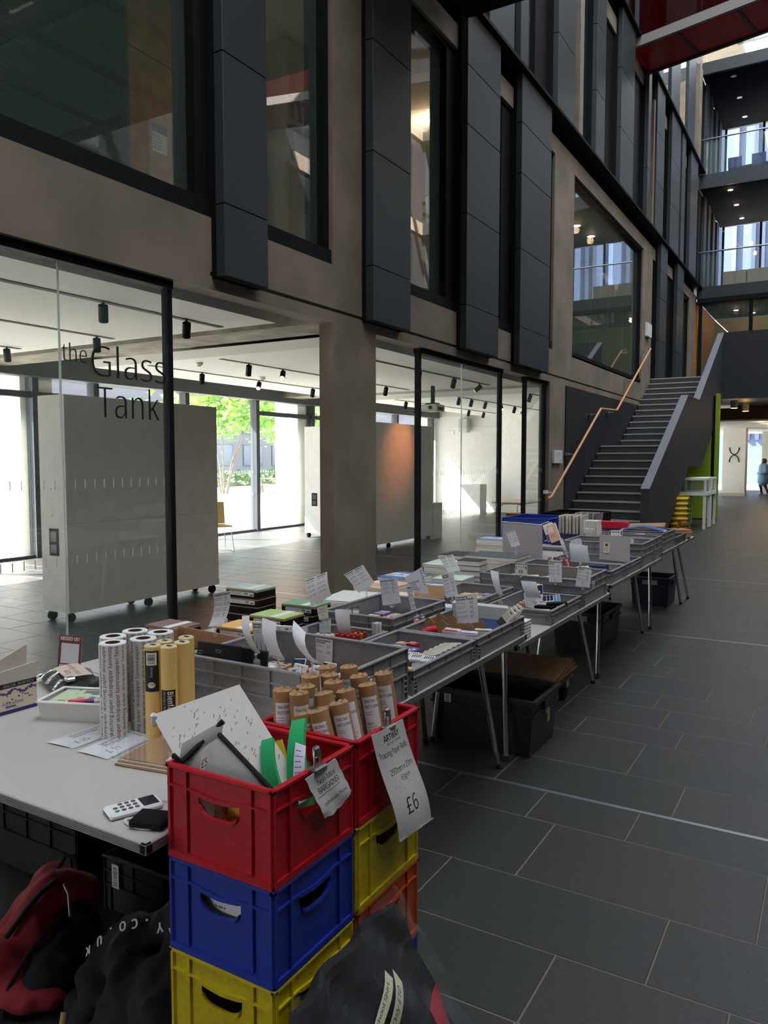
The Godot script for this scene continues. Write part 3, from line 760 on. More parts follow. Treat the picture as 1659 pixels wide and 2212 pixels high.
func build_outside() -> void:
	var gd := struct("ground", "pale sunlit courtyard paving outside the gallery")
	part(gd, "paving", S().box(V(-140, -0.32, -120), V(-11.5, -0.02, 60)).box(V(-11.5, -0.32, -120), V(30, -0.02, -46)), grain(mat(c8(180, 178, 172), 0.9), noise_tex(0.02, Color(0.86, 0.86, 0.86), Color(1, 1, 1), 51), 0.4))
	var pw := struct("wall_outer", "concrete piers and canopy edge along the courtyard side of the gallery")
	for z in [-0.3, -7.85, -15.3, -22.7]: part(pw, "fin", S().box(V(-12.2, -0.02, z - 0.6), V(-11.5, 3.2, z)), mat(c8(206, 202, 192), 0.85))
	part(pw, "canopy_edge", S().box(V(-12.2, 3.15, -29.8), V(-11.5, 3.8, 8)), M.concrete)
	part(pw, "upper_wall", S().box(V(-11.9, 3.8, -29.8), V(-11.6, 20, 8)), M.concrete)
	var lf := mat(c8(92, 136, 42), 0.6); lf.backlight_enabled = true; lf.backlight = c8(70, 104, 24)
	var bark := mat(c8(104, 92, 78), 0.9)
	var spots := [[V(-26, 0, -28.6), V(3.4, 1.9, 3.6), 4.3, "multi stemmed bright green tree in the courtyard, seen past the display wall", 2600], [V(-30, 0, -42), V(3.4, 2.4, 3.4), 4.6, "green courtyard tree beyond the orange lit display wall", 1600], [V(-38, 0, -18), V(3.0, 2.2, 3.0), 4.8, "courtyard tree with sunlit leaves above the lettered display wall", 1600], [V(-27, 0, -35.5), V(2.2, 1.9, 2.2), 4.0, "smaller courtyard tree standing beside the picnic table", 1400]]
	for k in spots.size():
		var q: Array = spots[k]
		var t := thing("courtyard_tree", q[3], "tree", q[0], 0, "courtyard trees")
		part(t, "crown", leaf_crown(V(0, q[2], 0), q[1], q[4], 0.2, 60 + k), lf)
		for j in 5:
			var a := j * 1.3
			part(t, "stem", S().tube([V(0.15 * cos(a), -0.02, 0.15 * sin(a)), V(0.5 * cos(a), 1.5, 0.5 * sin(a)), V(1.3 * cos(a), 3.4, 1.3 * sin(a))], 0.05, 6, true, 0.02), bark)
	var hg := thing("hedge", "low dark green hedge bed across the sunny courtyard", "hedge", V(-34, 0, -38))
	part(hg, "foliage", leaf_crown(V(0, 0.55, 0), V(2.0, 0.6, 14), 2600, 0.18, 71), mat(c8(52, 84, 34), 0.7))
	part(hg, "bed", S().box(V(-1.2, -0.02, -13), V(1.2, 0.25, 13)), mat(c8(120, 110, 98), 0.9))
	var pt := thing("picnic_table", "weathered picnic table with benches out in the sunny courtyard", "picnic table", V(-24.6, -0.02, -30.7), 35)
	var gw := mat(c8(150, 142, 132), 0.85)
	for k in 5: part(pt, "tabletop_plank", S().soft(V(-0.9, 0.70, -0.38 + k * 0.155), V(0.9, 0.74, -0.24 + k * 0.155), 0.006), gw)
	for s in [-1, 1]:
		part(pt, "bench_plank", S().soft(V(-0.9, 0.40, 0.62 * s - 0.13), V(0.9, 0.44, 0.62 * s + 0.13), 0.006), gw)
		part(pt, "trestle", S().tube([V(0.6 * s, 0, -0.7), V(0.6 * s, 0.7, -0.2)], 0.045, 4).tube([V(0.6 * s, 0, 0.7), V(0.6 * s, 0.7, 0.2)], 0.045, 4).box(V(0.6 * s - 0.03, 0.33, -0.75), V(0.6 * s + 0.03, 0.40, 0.75)), gw)
	var bd := thing("courtyard_building", "long dark grey building with window bands across the courtyard", "building", V(-58, 0, -40))
	var bm := mat(c8(92, 94, 104), 0.8)
	part(bd, "wall", S().box(V(-6, -0.02, -70), V(0, 9.5, 70)), bm)
	part(bd, "roof", S().box(V(-6.3, 9.5, -70.3), V(0.4, 9.9, 70.3)), M.dark)
	for k in 26:
		for y in [1.0, 4.6]:
			var f := part(bd, "window", S().box(V(0, y, -66 + k * 5.1), V(0.08, y + 2.4, -62.6 + k * 5.1)), M.dark)
			part(f, "window_pane", S().box(V(0.08, y + 0.1, -65.9 + k * 5.1), V(0.1, y + 2.3, -62.7 + k * 5.1)), mat(c8(60, 74, 98), 0.1))

# ---------------------------------------------------------------- stairs
func build_stairs() -> void:
	var s := struct("stairs", "broad dark stone staircase with pale nosings rising to the first floor")
	var tr: StandardMaterial3D = grain(mat(c8(70, 72, 74), 0.6), noise_tex(0.08, Color(0.8, 0.8, 0.8), Color(1, 1, 1), 81), 1.0)
	var nose := mat(c8(168, 164, 156), 0.6)
	for k in range(1, 25):
		var y := 0.161 * k
		var z := -14.96 - 0.288 * (k - 4) if k <= 12 else -19.07 - 0.298 * (k - 13)
		var back := z - 0.30
		if k == 12: back = -19.09
		if k == 24: back = -29.7
		var st := part(s, "step", S().box(V(-4.6, maxf(0.0, y - 0.161 - (0.15 if k > 2 else 0.0)), back), V(-3.12, y, z)), tr)
		part(st, "nosing", S().box(V(-4.6, y - 0.028, z), V(-3.12, y + 0.003, z + 0.012)).box(V(-4.6, y, z - 0.03), V(-3.12, y + 0.003, z)), nose)
	var poly := PackedVector2Array([Vector2(14.6, 0), Vector2(14.6, 1.08), Vector2(18.5, 3.07), Vector2(20.1, 3.07), Vector2(24.2, 5.25), Vector2(24.2, 3.34), Vector2(20.74, 1.46), Vector2(18.84, 1.47), Vector2(16.1, 0)])
	var b := S(); b.xf = Transform3D(Basis(V(0, 0, -1), V(0, 1, 0), V(1, 0, 0)), V(-3.14, 0, 0))
	b.prism(poly, 0.0, 0.15)
	part(s, "balustrade", b, grain(mat(c8(58, 61, 66), 0.6), noise_tex(0.02, Color(0.78, 0.78, 0.78), Color(1, 1, 1), 83), 0.4))
	var cap := S()
	for e in [[14.6, 1.08, 18.5, 3.07], [18.5, 3.07, 20.1, 3.07], [20.1, 3.07, 24.2, 5.25]]:
		var a := V(0, e[1], -e[0]); var c := V(0, e[3], -e[2])
		cap.quad(a + V(-3.145, 0.004, 0), a + V(-2.985, 0.004, 0), c + V(-2.985, 0.004, 0), c + V(-3.145, 0.004, 0))
		cap.quad(a + V(-2.985, 0.004, 0), a + V(-2.985, -0.02, 0), c + V(-2.985, -0.02, 0), c + V(-2.985, 0.004, 0))
	part(s, "balustrade_capping", cap, mat(c8(98, 100, 108), 0.5))
	# underside of the flight
	var so := S()
	var up := [[16.1, 0.0, 18.84, 1.47], [18.84, 1.47, 20.74, 1.46], [20.74, 1.46, 24.2, 3.34]]
	for e in up: so.quad(V(-4.6, e[1], -e[0]), V(-4.6, e[3], -e[2]), V(-3.14, e[3], -e[2]), V(-3.14, e[1], -e[0]))
	part(s, "soffit", so, M.dark)
	var hr := thing("handrail", "copper coloured timber handrail kinked at the landing along the stair wall", "handrail")
	var hw := mat(c8(196, 138, 88), 0.4)
	part(hr, "rail", S().tube([V(-4.42, 0.93, -13.15), V(-4.42, 0.95, -13.35), V(-4.42, 2.70, -16.55), V(-4.42, 2.74, -17.9), V(-4.42, 4.55, -21.35), V(-4.5, 4.58, -21.5)], 0.026, 10), hw)
	for q in [[1.05, -13.55], [1.75, -14.8], [2.6, -16.35], [2.72, -17.8], [3.6, -19.5], [4.5, -21.2]]:
		part(hr, "bracket", S().box(V(-4.62, q[0] - 0.05, q[1] - 0.05), V(-4.56, q[0] + 0.01, q[1] + 0.05)).tube([V(-4.58, q[0] - 0.03, q[1]), V(-4.42, q[0] - 0.025, q[1])], 0.008), M.white if q[0] < 1.2 else M.alu)
	var im := blank(110, 96, Color(0.86, 0.86, 0.85)); lines(im, 38, 12, 60, 4, 9); barcode(im, 80, 70, 20, 18)
	var sg := thing("wall_notice_box", "small white notice box on the pier at the foot of the stairs", "notice box", V(-4.65, 1.55, -14.25))
	part(sg, "box", S().soft(V(0, 0, -0.28), V(0.05, 0.24, 0.2), 0.004), M.white)
	var qd := S(); qd.quad(V(0.0505, 0.01, 0.19), V(0.0505, 0.01, -0.27), V(0.0505, 0.23, -0.27), V(0.0505, 0.23, 0.19), place(im))
	part(sg, "printed_notice", qd, M.art)
	var s2 := thing("wall_notice_box", "white control box on the pier above the stair handrail", "control box", V(-4.65, 4.95, -21.9))
	part(s2, "box", S().soft(V(0, 0, -0.3), V(0.08, 0.36, 0.2), 0.006), M.white)
	# green end wall under the landing
	var g := struct("wall_green", "lime green wall beneath the stairs with a black slot")
	var gm := mat(c8(134, 158, 30), 0.6)
	part(g, "panel", S().box(V(-4.6, 0, -22.7), V(-3.02, 3.34, -22.5)), gm)
	part(g, "slot", S().box(V(-3.02, 0, -22.7), V(-2.93, 3.34, -22.56)), M.black)
	part(g, "edge_strip", S().box(V(-2.93, 0, -22.75), V(-2.84, 3.4, -22.5)), gm)
	part(g, "floor_edge", S().box(V(-4.6, 0, -22.5), V(-2.84, 0.03, -22.44)), M.dark)

# ---------------------------------------------------------------- far end of the hall
func build_far_end() -> void:
	var lw := struct("wall_landing", "dark blue grey parapet box across the hall at first floor level")
	part(lw, "parapet", S().box(V(-3.0, 3.37, -24.4), V(6.2, 5.26, -24.2)), M.navy_wall)
	part(lw, "landing_slab", S().box(V(-3.12, 3.40, -29.8), V(6.2, 3.84, -24.4)), M.dark)
	part(lw, "bulkhead", S().box(V(-4.6, 3.0, -30.0), V(6.2, 3.40, -29.0)), mat(c8(70, 60, 48), 0.8))
	part(lw, "rear_wall", S().box(V(-4.6, 0, -29.8), V(-4.4, 3.4, -22.7)), M.navy_wall)
	for p in [V(-2.74, 3.36, -24.9), V(-2.6, 3.36, -26.6), V(-1.2, 3.36, -25.4), V(-1.0, 3.36, -27.0)]:
		var o := thing("surface_downlight", "white drum downlight under the dark landing soffit, %s" % {-249: "nearest the stairs", -266: "behind the nearest", -254: "in front, aisle half", -270: "behind, aisle half"}[int(round(p.z * 10))], "lamp", p, 0, "downlights under the landing")
		part(o, "drum", S().lathe([Vector2(0.1, -0.22), Vector2(0.1, 0)], 18), M.white)
		part(o, "lens", S().lathe([Vector2(0, -0.222), Vector2(0.085, -0.222)], 16), M.lamp)
		var l := OmniLight3D.new(); l.name = "lamp_light"; l.light_energy = 0.10; l.light_size = 0.08; l.light_color = Color(1, 0.8, 0.5); l.omni_range = 30; l.shadow_enabled = true
		o.add_child(l); l.position = V(0, -0.3, 0)
	# lobby beyond
	var lb := struct("wall_far", "bright white lobby walls beyond the landing")
	for k in 8: part(lb, "glazing_mullion", S().box(V(-8.0, 0, -46 + k * 2.0), V(-7.9, 3.1, -45.9 + k * 2.0)), M.dark)
	part(lb, "glazing_pane", S().box(V(-7.96, 0, -46), V(-7.95, 3.1, -30.2)), M.glass)
	part(lb, "end_wall", S().box(V(-3.2, 0, -46), V(6.2, 3.4, -45.7)), M.white)
	part(lb, "near_return", S().box(V(-8.0, 0, -30.2), V(-4.7, 3.4, -30.0)), M.white)
	part(lb, "side_screen", S().box(V(-3.25, 0, -41.4), V(-2.75, 3.0, -41.2)), M.white)
	var cf := struct("ceiling_lobby", "white lobby ceiling with small downlights")
	part(cf, "ceiling_plate", S().box(V(-8, 3.05, -46), V(6.2, 3.2, -30)), M.ceil)
	for k in 5: downlight(V(-2.6 + 0.12 * k, 3.04, -32.2 - 1.7 * k), true, 0.15, "small downlight in the white lobby ceiling, %s from the hall" % NTH[k], "lobby ceiling lights")
	var wc := struct("column_lobby", "white lobby column with a dark crossed curve mark")
	part(wc, "shaft", S().box(V(-4.6, 0, -38.9), V(-3.66, 3.05, -38.0)), M.white)
	part(wc, "skirting", S().box(V(-4.62, 0, -38.9), V(-3.64, 0.15, -37.98)), mat(c8(196, 184, 166), 0.7))
	var arc := S()
	for sgn in [1, -1]:
		var pts := []
		for k in 13:
			var a := PI * k / 12.0
			pts.append(V(-4.12 + 0.2 * cos(a), 1.86 + sgn * (0.33 - 0.315 * sin(a)), -37.985))
		arc.tube(pts, 0.022, 6)
	part(wc, "emblem", arc, M.black)
	var pe := thing("person", "person in a light blue denim coat and dark trousers walking in the lobby", "person", V(-3.08, 0, -40.2), -60)
	person(pe)
	# balconies
	var lv := [[7.36, 7.76, 11.2, "lower"], [11.2, 11.66, 15.1, "upper"], [15.1, 15.5, 19.6, "top"]]
	for q in lv:
		var o := struct("floor_balcony", "%s balcony across the end of the hall with a dark soffit" % q[3])
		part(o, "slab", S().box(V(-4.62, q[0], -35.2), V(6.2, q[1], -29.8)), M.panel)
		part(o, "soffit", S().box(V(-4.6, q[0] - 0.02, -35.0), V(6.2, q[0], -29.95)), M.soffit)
		var bl := struct("window_guard", "clear glass guard with a steel rail on the %s balcony" % q[3])
		for k in 7: part(bl, "pane", S().box(V(-4.5 + k * 1.5, q[1] + 0.02, -29.86), V(-3.02 + k * 1.5, q[1] + 1.12, -29.845)), M.glass)
		part(bl, "rail", S().tube([V(-4.6, q[1] + 1.22, -29.85), V(6.0, q[1] + 1.22, -29.85)], 0.03, 8), M.steel)
		if q[3] != "top":
			var cols := S()
			for z in [-30.6, -31.6, -32.8, -33.9]: cols.box(V(-4.66, q[1], z - 0.55), V(-4.55, q[2] - 0.02, z))
			part(o, "side_cladding", cols, M.panel)
			part(o, "side_wall", S().box(V(-4.95, q[1], -35.2), V(-4.64, q[2] - 0.02, -29.8)), M.black)
			var rw := struct("window_rear", "tall glazing at the back of the %s balcony open to the sky" % q[3])
			for k in 8:
				part(rw, "mullion", S().box(V(-4.5 + k * 1.4, q[1], -35.1), V(-4.42 + k * 1.4, q[2], -35.0)), M.black)
				part(rw, "pane", S().box(V(-4.42 + k * 1.4, q[1], -35.06), V(-3.1 + k * 1.4, q[2], -35.05)), M.glass)
			part(rw, "base_panel", S().box(V(-4.6, q[1], -35.0), V(6.2, q[1] + 1.0, -34.9)), M.dark)
	for k in 3:
		downlight(V(-3.68, 11.18, -30.4 - 1.85 * k), true, 0.06, "lit round downlight above the lower balcony, %s from the rail" % NTH[k], "lit balcony downlights", true)
		downlight(V(-3.68, 15.08, -30.4 - 1.85 * k), false, 0.8, "unlit round downlight above the upper balcony, %s from the rail" % NTH[k], "unlit balcony downlights")
	# first floor glazing behind the parapet
	var w := struct("window_40", "first floor glazing behind the dark parapet at the end of the hall")
	part(w, "head", S().box(V(-4.6, 7.2, -30.1), V(6.2, 7.36, -29.8)), M.black)
	for x in [-4.55, -2.9, -0.4, 2.2]: part(w, "mullion", S().box(V(x, 3.84, -29.95), V(x + 0.12, 7.2, -29.85)), M.black)
	part(w, "pane", S().box(V(-4.43, 3.84, -29.91), V(-2.9, 7.2, -29.9)), M.glass)
	part(w, "pane", S().box(V(-2.78, 3.84, -29.91), V(-0.4, 7.2, -29.9)), M.glass)
	part(w, "inner_wall", S().box(V(-4.6, 3.84, -34.4), V(6.2, 7.3, -34.2)), mat(c8(150, 140, 124), 0.8))
	part(w, "inner_side", S().box(V(-4.8, 3.84, -34.4), V(-4.6, 7.3, -30.0)), M.orange)
	part(w, "inner_floor", S().box(V(-4.8, 3.6, -34.4), V(6.2, 3.84, -29.8)), M.dark)
	for p in [V(-3.6, 7.3, -32.4), V(-3.1, 7.3, -33.3), V(-2.2, 7.3, -32.0)]: downlight(p, true, 0.12, "lit downlight inside the far first floor glazing, %s" % {-324: "by the orange wall", -333: "deepest", -320: "past the mullion"}[int(round(p.z * 10))], "far end downlights")
	# finned building beyond the far glazing
	var fb := thing("finned_building", "blue grey building with vertical metal fins beyond the far glazing", "building", V(0, 0, -58))
	part(fb, "wall", S().box(V(-22, 0, -4), V(22, 26, 0)), mat(c8(62, 78, 106), 0.6))
	for k in 44: part(fb, "fin", S().box(V(-21.8 + k * 1.0 + 0.25 * sin(k * 2.1), 3, 0), V(-21.55 + k * 1.0 + 0.25 * sin(k * 2.1), 26, 0.22)), mat(c8(44, 54, 74), 0.5) if k % 3 else mat(c8(86, 106, 142), 0.5))
	# seats and cupboards on the balconies
	var seat0: Node3D = null
	for k in 2:
		var lab: String = ["blue moulded seat on the upper balcony, nearer the dark side wall", "blue moulded seat on the upper balcony, further from the side wall"][k]
		var at := V(-3.62 + k * 0.78, 11.66, -31.2)
		if seat0 == null:
			seat0 = thing("blue_chair", lab, "chair", at, 0, "blue balcony chairs")
			var bm := mat(c8(40, 62, 128), 0.5)
			part(seat0, "backrest", SX(V(0, 0.46, 0.24), 0, 8).soft(V(-0.23, 0, -0.015), V(0.23, 0.36, 0.015), 0.014), bm)
			part(seat0, "seat", S().soft(V(-0.23, 0.42, -0.2), V(0.23, 0.46, 0.24), 0.015), bm)
			for sx in [-1, 1]:
				for sz in [-1, 1]: part(seat0, "leg", S().tube([V(0.22 * sx, 0, 0.24 * sz), V(0.19 * sx, 0.43, 0.18 * sz)], 0.012, 6), M.alu)
		else: copy(seat0, at, 0, lab)
	solo("balcony_table", S().soft(V(-3.9, 12.3, -32.2), V(-2.2, 12.34, -31.5), 0.005).box(V(-3.8, 11.66, -32.1), V(-3.72, 12.3, -31.6)).box(V(-2.4, 11.66, -32.1), V(-2.32, 12.3, -31.6)), M.dark, "dark table between the blue seats on the upper balcony", "table")
	for k in 4:
		var o := thing("low_cupboard", "pale wooden cupboard unit %s on the lower balcony" % ["at the side wall end of the row", "second from the side wall", "third from the side wall", "fourth from the side wall"][k], "cupboard", V(-3.6 + k * 0.82, 7.76, -31.6), 0, "cupboards on the lower balcony")
		part(o, "body", S().soft(V(-0.4, 0, -0.4), V(0.4, 0.85, 0), 0.004), mat(c8(150, 138, 120), 0.7))
		for j in 2: part(o, "door", S().soft(V(-0.39 + j * 0.4, 0.05, 0), V(-0.01 + j * 0.4, 0.8, 0.015), 0.003), mat(c8(158, 146, 128), 0.7))
	# display vitrines and painted drum under the stairs
	for k in 2:
		var o := thing("display_vitrine", ["white legged display case nearer the stairs", "white legged display case against the green wall"][k], "display case", V(-2.98, 0, -19.65 - 0.95 * k), 0, "white display cases")
		for sx in [-1, 1]:
			for sz in [-1, 1]: part(o, "leg", S().box(V(0.28 * sx - 0.03, 0, 0.34 * sz - 0.03), V(0.28 * sx + 0.03, 0.8, 0.34 * sz + 0.03)), M.white)
		part(o, "table_frame", S().box(V(-0.32, 0.78, -0.38), V(0.32, 0.86, 0.38)), M.white)
		var fr := S()
		for sx in [-1, 1]:
			for sz in [-1, 1]: fr.box(V(0.29 * sx - 0.025, 0.86, 0.35 * sz - 0.025), V(0.29 * sx + 0.025, 1.16, 0.35 * sz + 0.025))
		fr.box(V(-0.32, 1.14, -0.38), V(0.32, 1.19, 0.38))
		part(o, "case_frame", fr, M.white)
		part(o, "pane", S().box(V(-0.26, 0.86, 0.352), V(0.26, 1.14, 0.358)).box(V(0.292, 0.86, -0.32), V(0.298, 1.14, 0.32)), M.glass)
	var dm := thing("painted_drum", "yellow corrugated drum with painted flowers at its base, beside the stairs", "drum", V(-2.97, 0, -17.6))
	var prof := []
	for k in 41: prof.append(Vector2(0.215 + 0.02 * sin(k * TAU / 5.0), 0.0 + k * 0.0215))
	prof.append(Vector2(0.19, 0.86)); prof.append(Vector2(0.18, 0.80)); prof.append(Vector2(0, 0.78))
	part(dm, "body", S().lathe(prof, 28), mat(c8(206, 176, 38), 0.5))
	var pet := [c8(206, 72, 24), c8(196, 48, 40), c8(60, 120, 40), c8(214, 120, 30), c8(120, 84, 60)]
	for k in 16:
		var a := rng.randf_range(-0.5, 1.9); var y := rng.randf_range(0.03, 0.28)
		var f := SX(V(0.232 * sin(a), y, 0.232 * cos(a)), rad_to_deg(a)).tube([V(0, 0, -0.012), V(0, 0, 0.012)], rng.randf_range(0.025, 0.05), 7)
		part(dm, "painted_flower", f, mat(pet[k % 5], 0.6))
	for k in 9:
		var y := 0.1 + k * 0.085
		part(dm, "painted_leaf", SX(V(0.215, y, 0.08), 65).tube([V(0, 0, -0.012), V(0, 0, 0.012)], 0.035, 6), mat(c8(52, 100, 40), 0.6))

func person(o: Node3D) -> void:
	# one continuous figure from tapered bones joined in a distance field
	var bones := [[V(0, 1.5, 0), V(0, 1.58, 0), 0.1, 0.105], [V(0, 1.36, 0), V(0, 1.48, 0), 0.06, 0.055], [V(0, 1.28, 0), V(0, 0.82, 0), 0.17, 0.19],
		[V(-0.16, 1.32, 0), V(-0.27, 1.05, 0.02), 0.07, 0.055], [V(-0.27, 1.05, 0.02), V(-0.1, 1.0, 0.2), 0.052, 0.04], [V(0.16, 1.32, 0), V(0.27, 1.05, 0.02), 0.07, 0.055], [V(0.27, 1.05, 0.02), V(0.1, 1.02, 0.2), 0.052, 0.04],
		[V(-0.09, 0.82, 0), V(-0.1, 0.45, 0.09), 0.1, 0.07], [V(-0.1, 0.45, 0.09), V(-0.1, 0.07, 0.0), 0.065, 0.045], [V(0.09, 0.82, 0), V(0.1, 0.45, -0.04), 0.1, 0.07], [V(0.1, 0.45, -0.04), V(0.1, 0.08, -0.2), 0.065, 0.045],
		[V(-0.1, 0.04, -0.03), V(-0.1, 0.035, 0.14), 0.042, 0.032], [V(0.1, 0.05, -0.22), V(0.1, 0.04, -0.06), 0.042, 0.032], [V(0, 1.55, 0.09), V(0, 1.53, 0.115), 0.016, 0.014]]
	part(o, "figure", blend_bones(bones, 0.03, 0.03), mat(c8(46, 44, 48), 0.8))
	var coat := [[V(0, 1.30, 0), V(0, 0.66, 0), 0.20, 0.25], [V(-0.16, 1.34, 0), V(-0.27, 1.06, 0.02), 0.09, 0.08], [V(-0.27, 1.06, 0.02), V(-0.13, 1.0, 0.18), 0.075, 0.06], [V(0.16, 1.34, 0), V(0.27, 1.06, 0.02), 0.09, 0.08], [V(0.27, 1.06, 0.02), V(0.13, 1.02, 0.18), 0.075, 0.06]]
	part(o, "coat", blend_bones(coat, 0.03, 0.03), mat(c8(120, 150, 188), 0.85))
	part(o, "face", SX(V(0, 1.55, 0.03)).lathe([Vector2(0, -0.09), Vector2(0.06, -0.07), Vector2(0.09, 0.0), Vector2(0.07, 0.07), Vector2(0, 0.09)], 14), mat(c8(196, 148, 122), 0.6))
	part(o, "hair", SX(V(0, 1.60, -0.02)).lathe([Vector2(0.10, -0.1), Vector2(0.118, -0.02), Vector2(0.1, 0.06), Vector2(0.05, 0.1), Vector2(0, 0.105)], 14), mat(c8(70, 50, 36), 0.7))
	part(o, "shoe", S().soft(V(-0.145, 0, -0.08), V(-0.055, 0.075, 0.17), 0.03), M.white)
	part(o, "shoe", S().soft(V(0.055, 0, -0.27), V(0.145, 0.075, -0.02), 0.03), M.white)

func blend_bones(bones: Array, cell: float, k: float, rough := 0.0, freq := 8.0) -> Shape:
	var fn := FastNoiseLite.new(); fn.seed = 17; fn.frequency = freq; fn.fractal_octaves = 3
	var lo := V(1e9, 1e9, 1e9); var hi := -lo
	for b in bones:
		var r := maxf(b[2], b[3]) + cell * 2
		for p in [b[0], b[1]]:
			lo = lo.min(p - Vector3.ONE * r); hi = hi.max(p + Vector3.ONE * r)
	var n := Vector3i(((hi - lo) / cell).ceil()) + Vector3i.ONE
	var f := PackedFloat32Array(); f.resize(n.x * n.y * n.z); f.fill(9.0)
	for iz in n.z:
		for iy in n.y:
			for ix in n.x:
				var p := lo + Vector3(ix, iy, iz) * cell
				var d := 9.0
				for b in bones:
					var ab: Vector3 = b[1] - b[0]
					var t := clampf((p - b[0]).dot(ab) / ab.length_squared(), 0, 1)
					var e: float = p.distance_to(b[0] + ab * t) - lerpf(b[2], b[3], t)
					var h := maxf(k - absf(d - e), 0.0) / k
					d = minf(d, e) - h * h * k * 0.25
				f[(iz * n.y + iy) * n.x + ix] = d + (rough * fn.get_noise_3dv(p) if rough > 0.0 and d < 0.1 else 0.0)
	var at := func(x: int, y: int, z: int) -> float: return f[(z * n.y + y) * n.x + x]
	var vert := {}
	for iz in n.z - 1:
		for iy in n.y - 1:
			for ix in n.x - 1:
				var sum := Vector3.ZERO; var c := 0
				for e in [[0,0,0,1,0,0],[0,1,0,1,1,0],[0,0,1,1,0,1],[0,1,1,1,1,1],[0,0,0,0,1,0],[1,0,0,1,1,0],[0,0,1,0,1,1],[1,0,1,1,1,1],[0,0,0,0,0,1],[1,0,0,1,0,1],[0,1,0,0,1,1],[1,1,0,1,1,1]]:
					var a: float = at.call(ix + e[0], iy + e[1], iz + e[2]); var b: float = at.call(ix + e[3], iy + e[4], iz + e[5])
					if (a < 0) != (b < 0):
						var t := a / (a - b)
						sum += Vector3(ix + lerpf(e[0], e[3], t), iy + lerpf(e[1], e[4], t), iz + lerpf(e[2], e[5], t)); c += 1
				if c: vert[Vector3i(ix, iy, iz)] = lo + sum / c * cell
	var quads := []
	for key in vert:
		var q: Vector3i = key
		for ax in 3:
			var bx := (ax + 1) % 3; var cx := (ax + 2) % 3
			var q2 := q; q2[ax] += 1
			if q2[ax] >= n[ax]: continue
			var a: float = at.call(q.x, q.y, q.z); var b: float = at.call(q2.x, q2.y, q2.z)
			if (a < 0) == (b < 0): continue
			var k1 := q; k1[bx] -= 1
			var k2 := k1; k2[cx] -= 1
			var k3 := q; k3[cx] -= 1
			if vert.has(k1) and vert.has(k2) and vert.has(k3):
				quads.append([k2, k3, q, k1] if a < 0 else [k1, q, k3, k2])
	var nor := {}
	for qd in quads:
		var nn: Vector3 = (vert[qd[1]] - vert[qd[0]]).cross(vert[qd[2]] - vert[qd[0]])
		for key in qd: nor[key] = nor.get(key, Vector3.ZERO) + nn
	var s := S()
	for qd in quads:
		s.tri(vert[qd[0]], vert[qd[1]], vert[qd[2]], nor[qd[0]].normalized(), nor[qd[1]].normalized(), nor[qd[2]].normalized())
		s.tri(vert[qd[0]], vert[qd[2]], vert[qd[3]], nor[qd[0]].normalized(), nor[qd[2]].normalized(), nor[qd[3]].normalized())
	return s

# ---------------------------------------------------------------- coloured bridges
func build_bridges() -> void:
	var r := struct("wall_bridge", "red glass footbridge with a pale steel edge crossing high over the hall")
	var red := pane_mat(Color(0.20, 0.006, 0.012, 0.85), 0.03)
	for k in 8:
		var x0 := 1.32 * k - 0.2
		var at := V(-4.5, 0, -20.3); var yaw := -13.0
		part(r, "underside_panel", SX(at, yaw).box(V(x0 + 0.03, 11.48, -0.62), V(x0 + 1.29, 11.52, 0.60)), mat(c8(186, 22, 30), 0.25))
		part(r, "joint_bar", SX(at, yaw).box(V(x0 - 0.03, 11.46, -0.62), V(x0 + 0.03, 11.54, 0.60)), M.dark)
		part(r, "side_pane", SX(at, yaw).box(V(x0, 11.72, 0.64), V(x0 + 1.31, 14.4, 0.66)), red)
		part(r, "edge_beam", SX(at, yaw).box(V(x0, 11.5, 0.60), V(x0 + 1.32, 11.72, 0.70)), mat(c8(150, 145, 138), 0.5))
		part(r, "far_edge", SX(at, yaw).box(V(x0, 11.44, -0.70), V(x0 + 1.32, 11.56, -0.62)), M.dark)
		part(r, "far_side_pane", SX(at, yaw).box(V(x0, 11.7, -0.68), V(x0 + 1.31, 14.4, -0.66)), red)
	part(r, "bridge_roof", SX(V(-4.5, 0, -20.3), -13.0).box(V(-0.2, 14.4, -0.75), V(10.4, 14.5, 0.75)), M.dark)
	var g := struct("wall_bridge", "lime green glass footbridge over the hall at the top of the picture")
	var gm := mat(c8(108, 178, 24), 0.3)
	for k in 7:
		var x0 := -4.4 + k * 1.5
		part(g, "underside_panel", S().box(V(x0 + 0.12, 7.46, -9.35), V(x0 + 1.48, 7.5, -6.9)), gm)
		part(g, "joint_bar", S().box(V(x0, 7.40, -9.55), V(x0 + 0.12, 7.52, -6.8)), M.black)
		part(g, "side_pane", S().box(V(x0, 7.75, -9.5), V(x0 + 1.5, 10.2, -9.48)), pane_mat(Color(0.30, 0.62, 0.05, 0.6), 0.05))
	part(g, "edge_beam", S().box(V(-4.4, 7.38, -9.6), V(6.1, 7.55, -9.37)).box(V(-4.4, 7.38, -6.9), V(6.1, 7.55, -6.7)), M.black)
	part(g, "bridge_roof", S().box(V(-4.4, 10.2, -9.6), V(6.1, 10.3, -6.8)), M.dark)

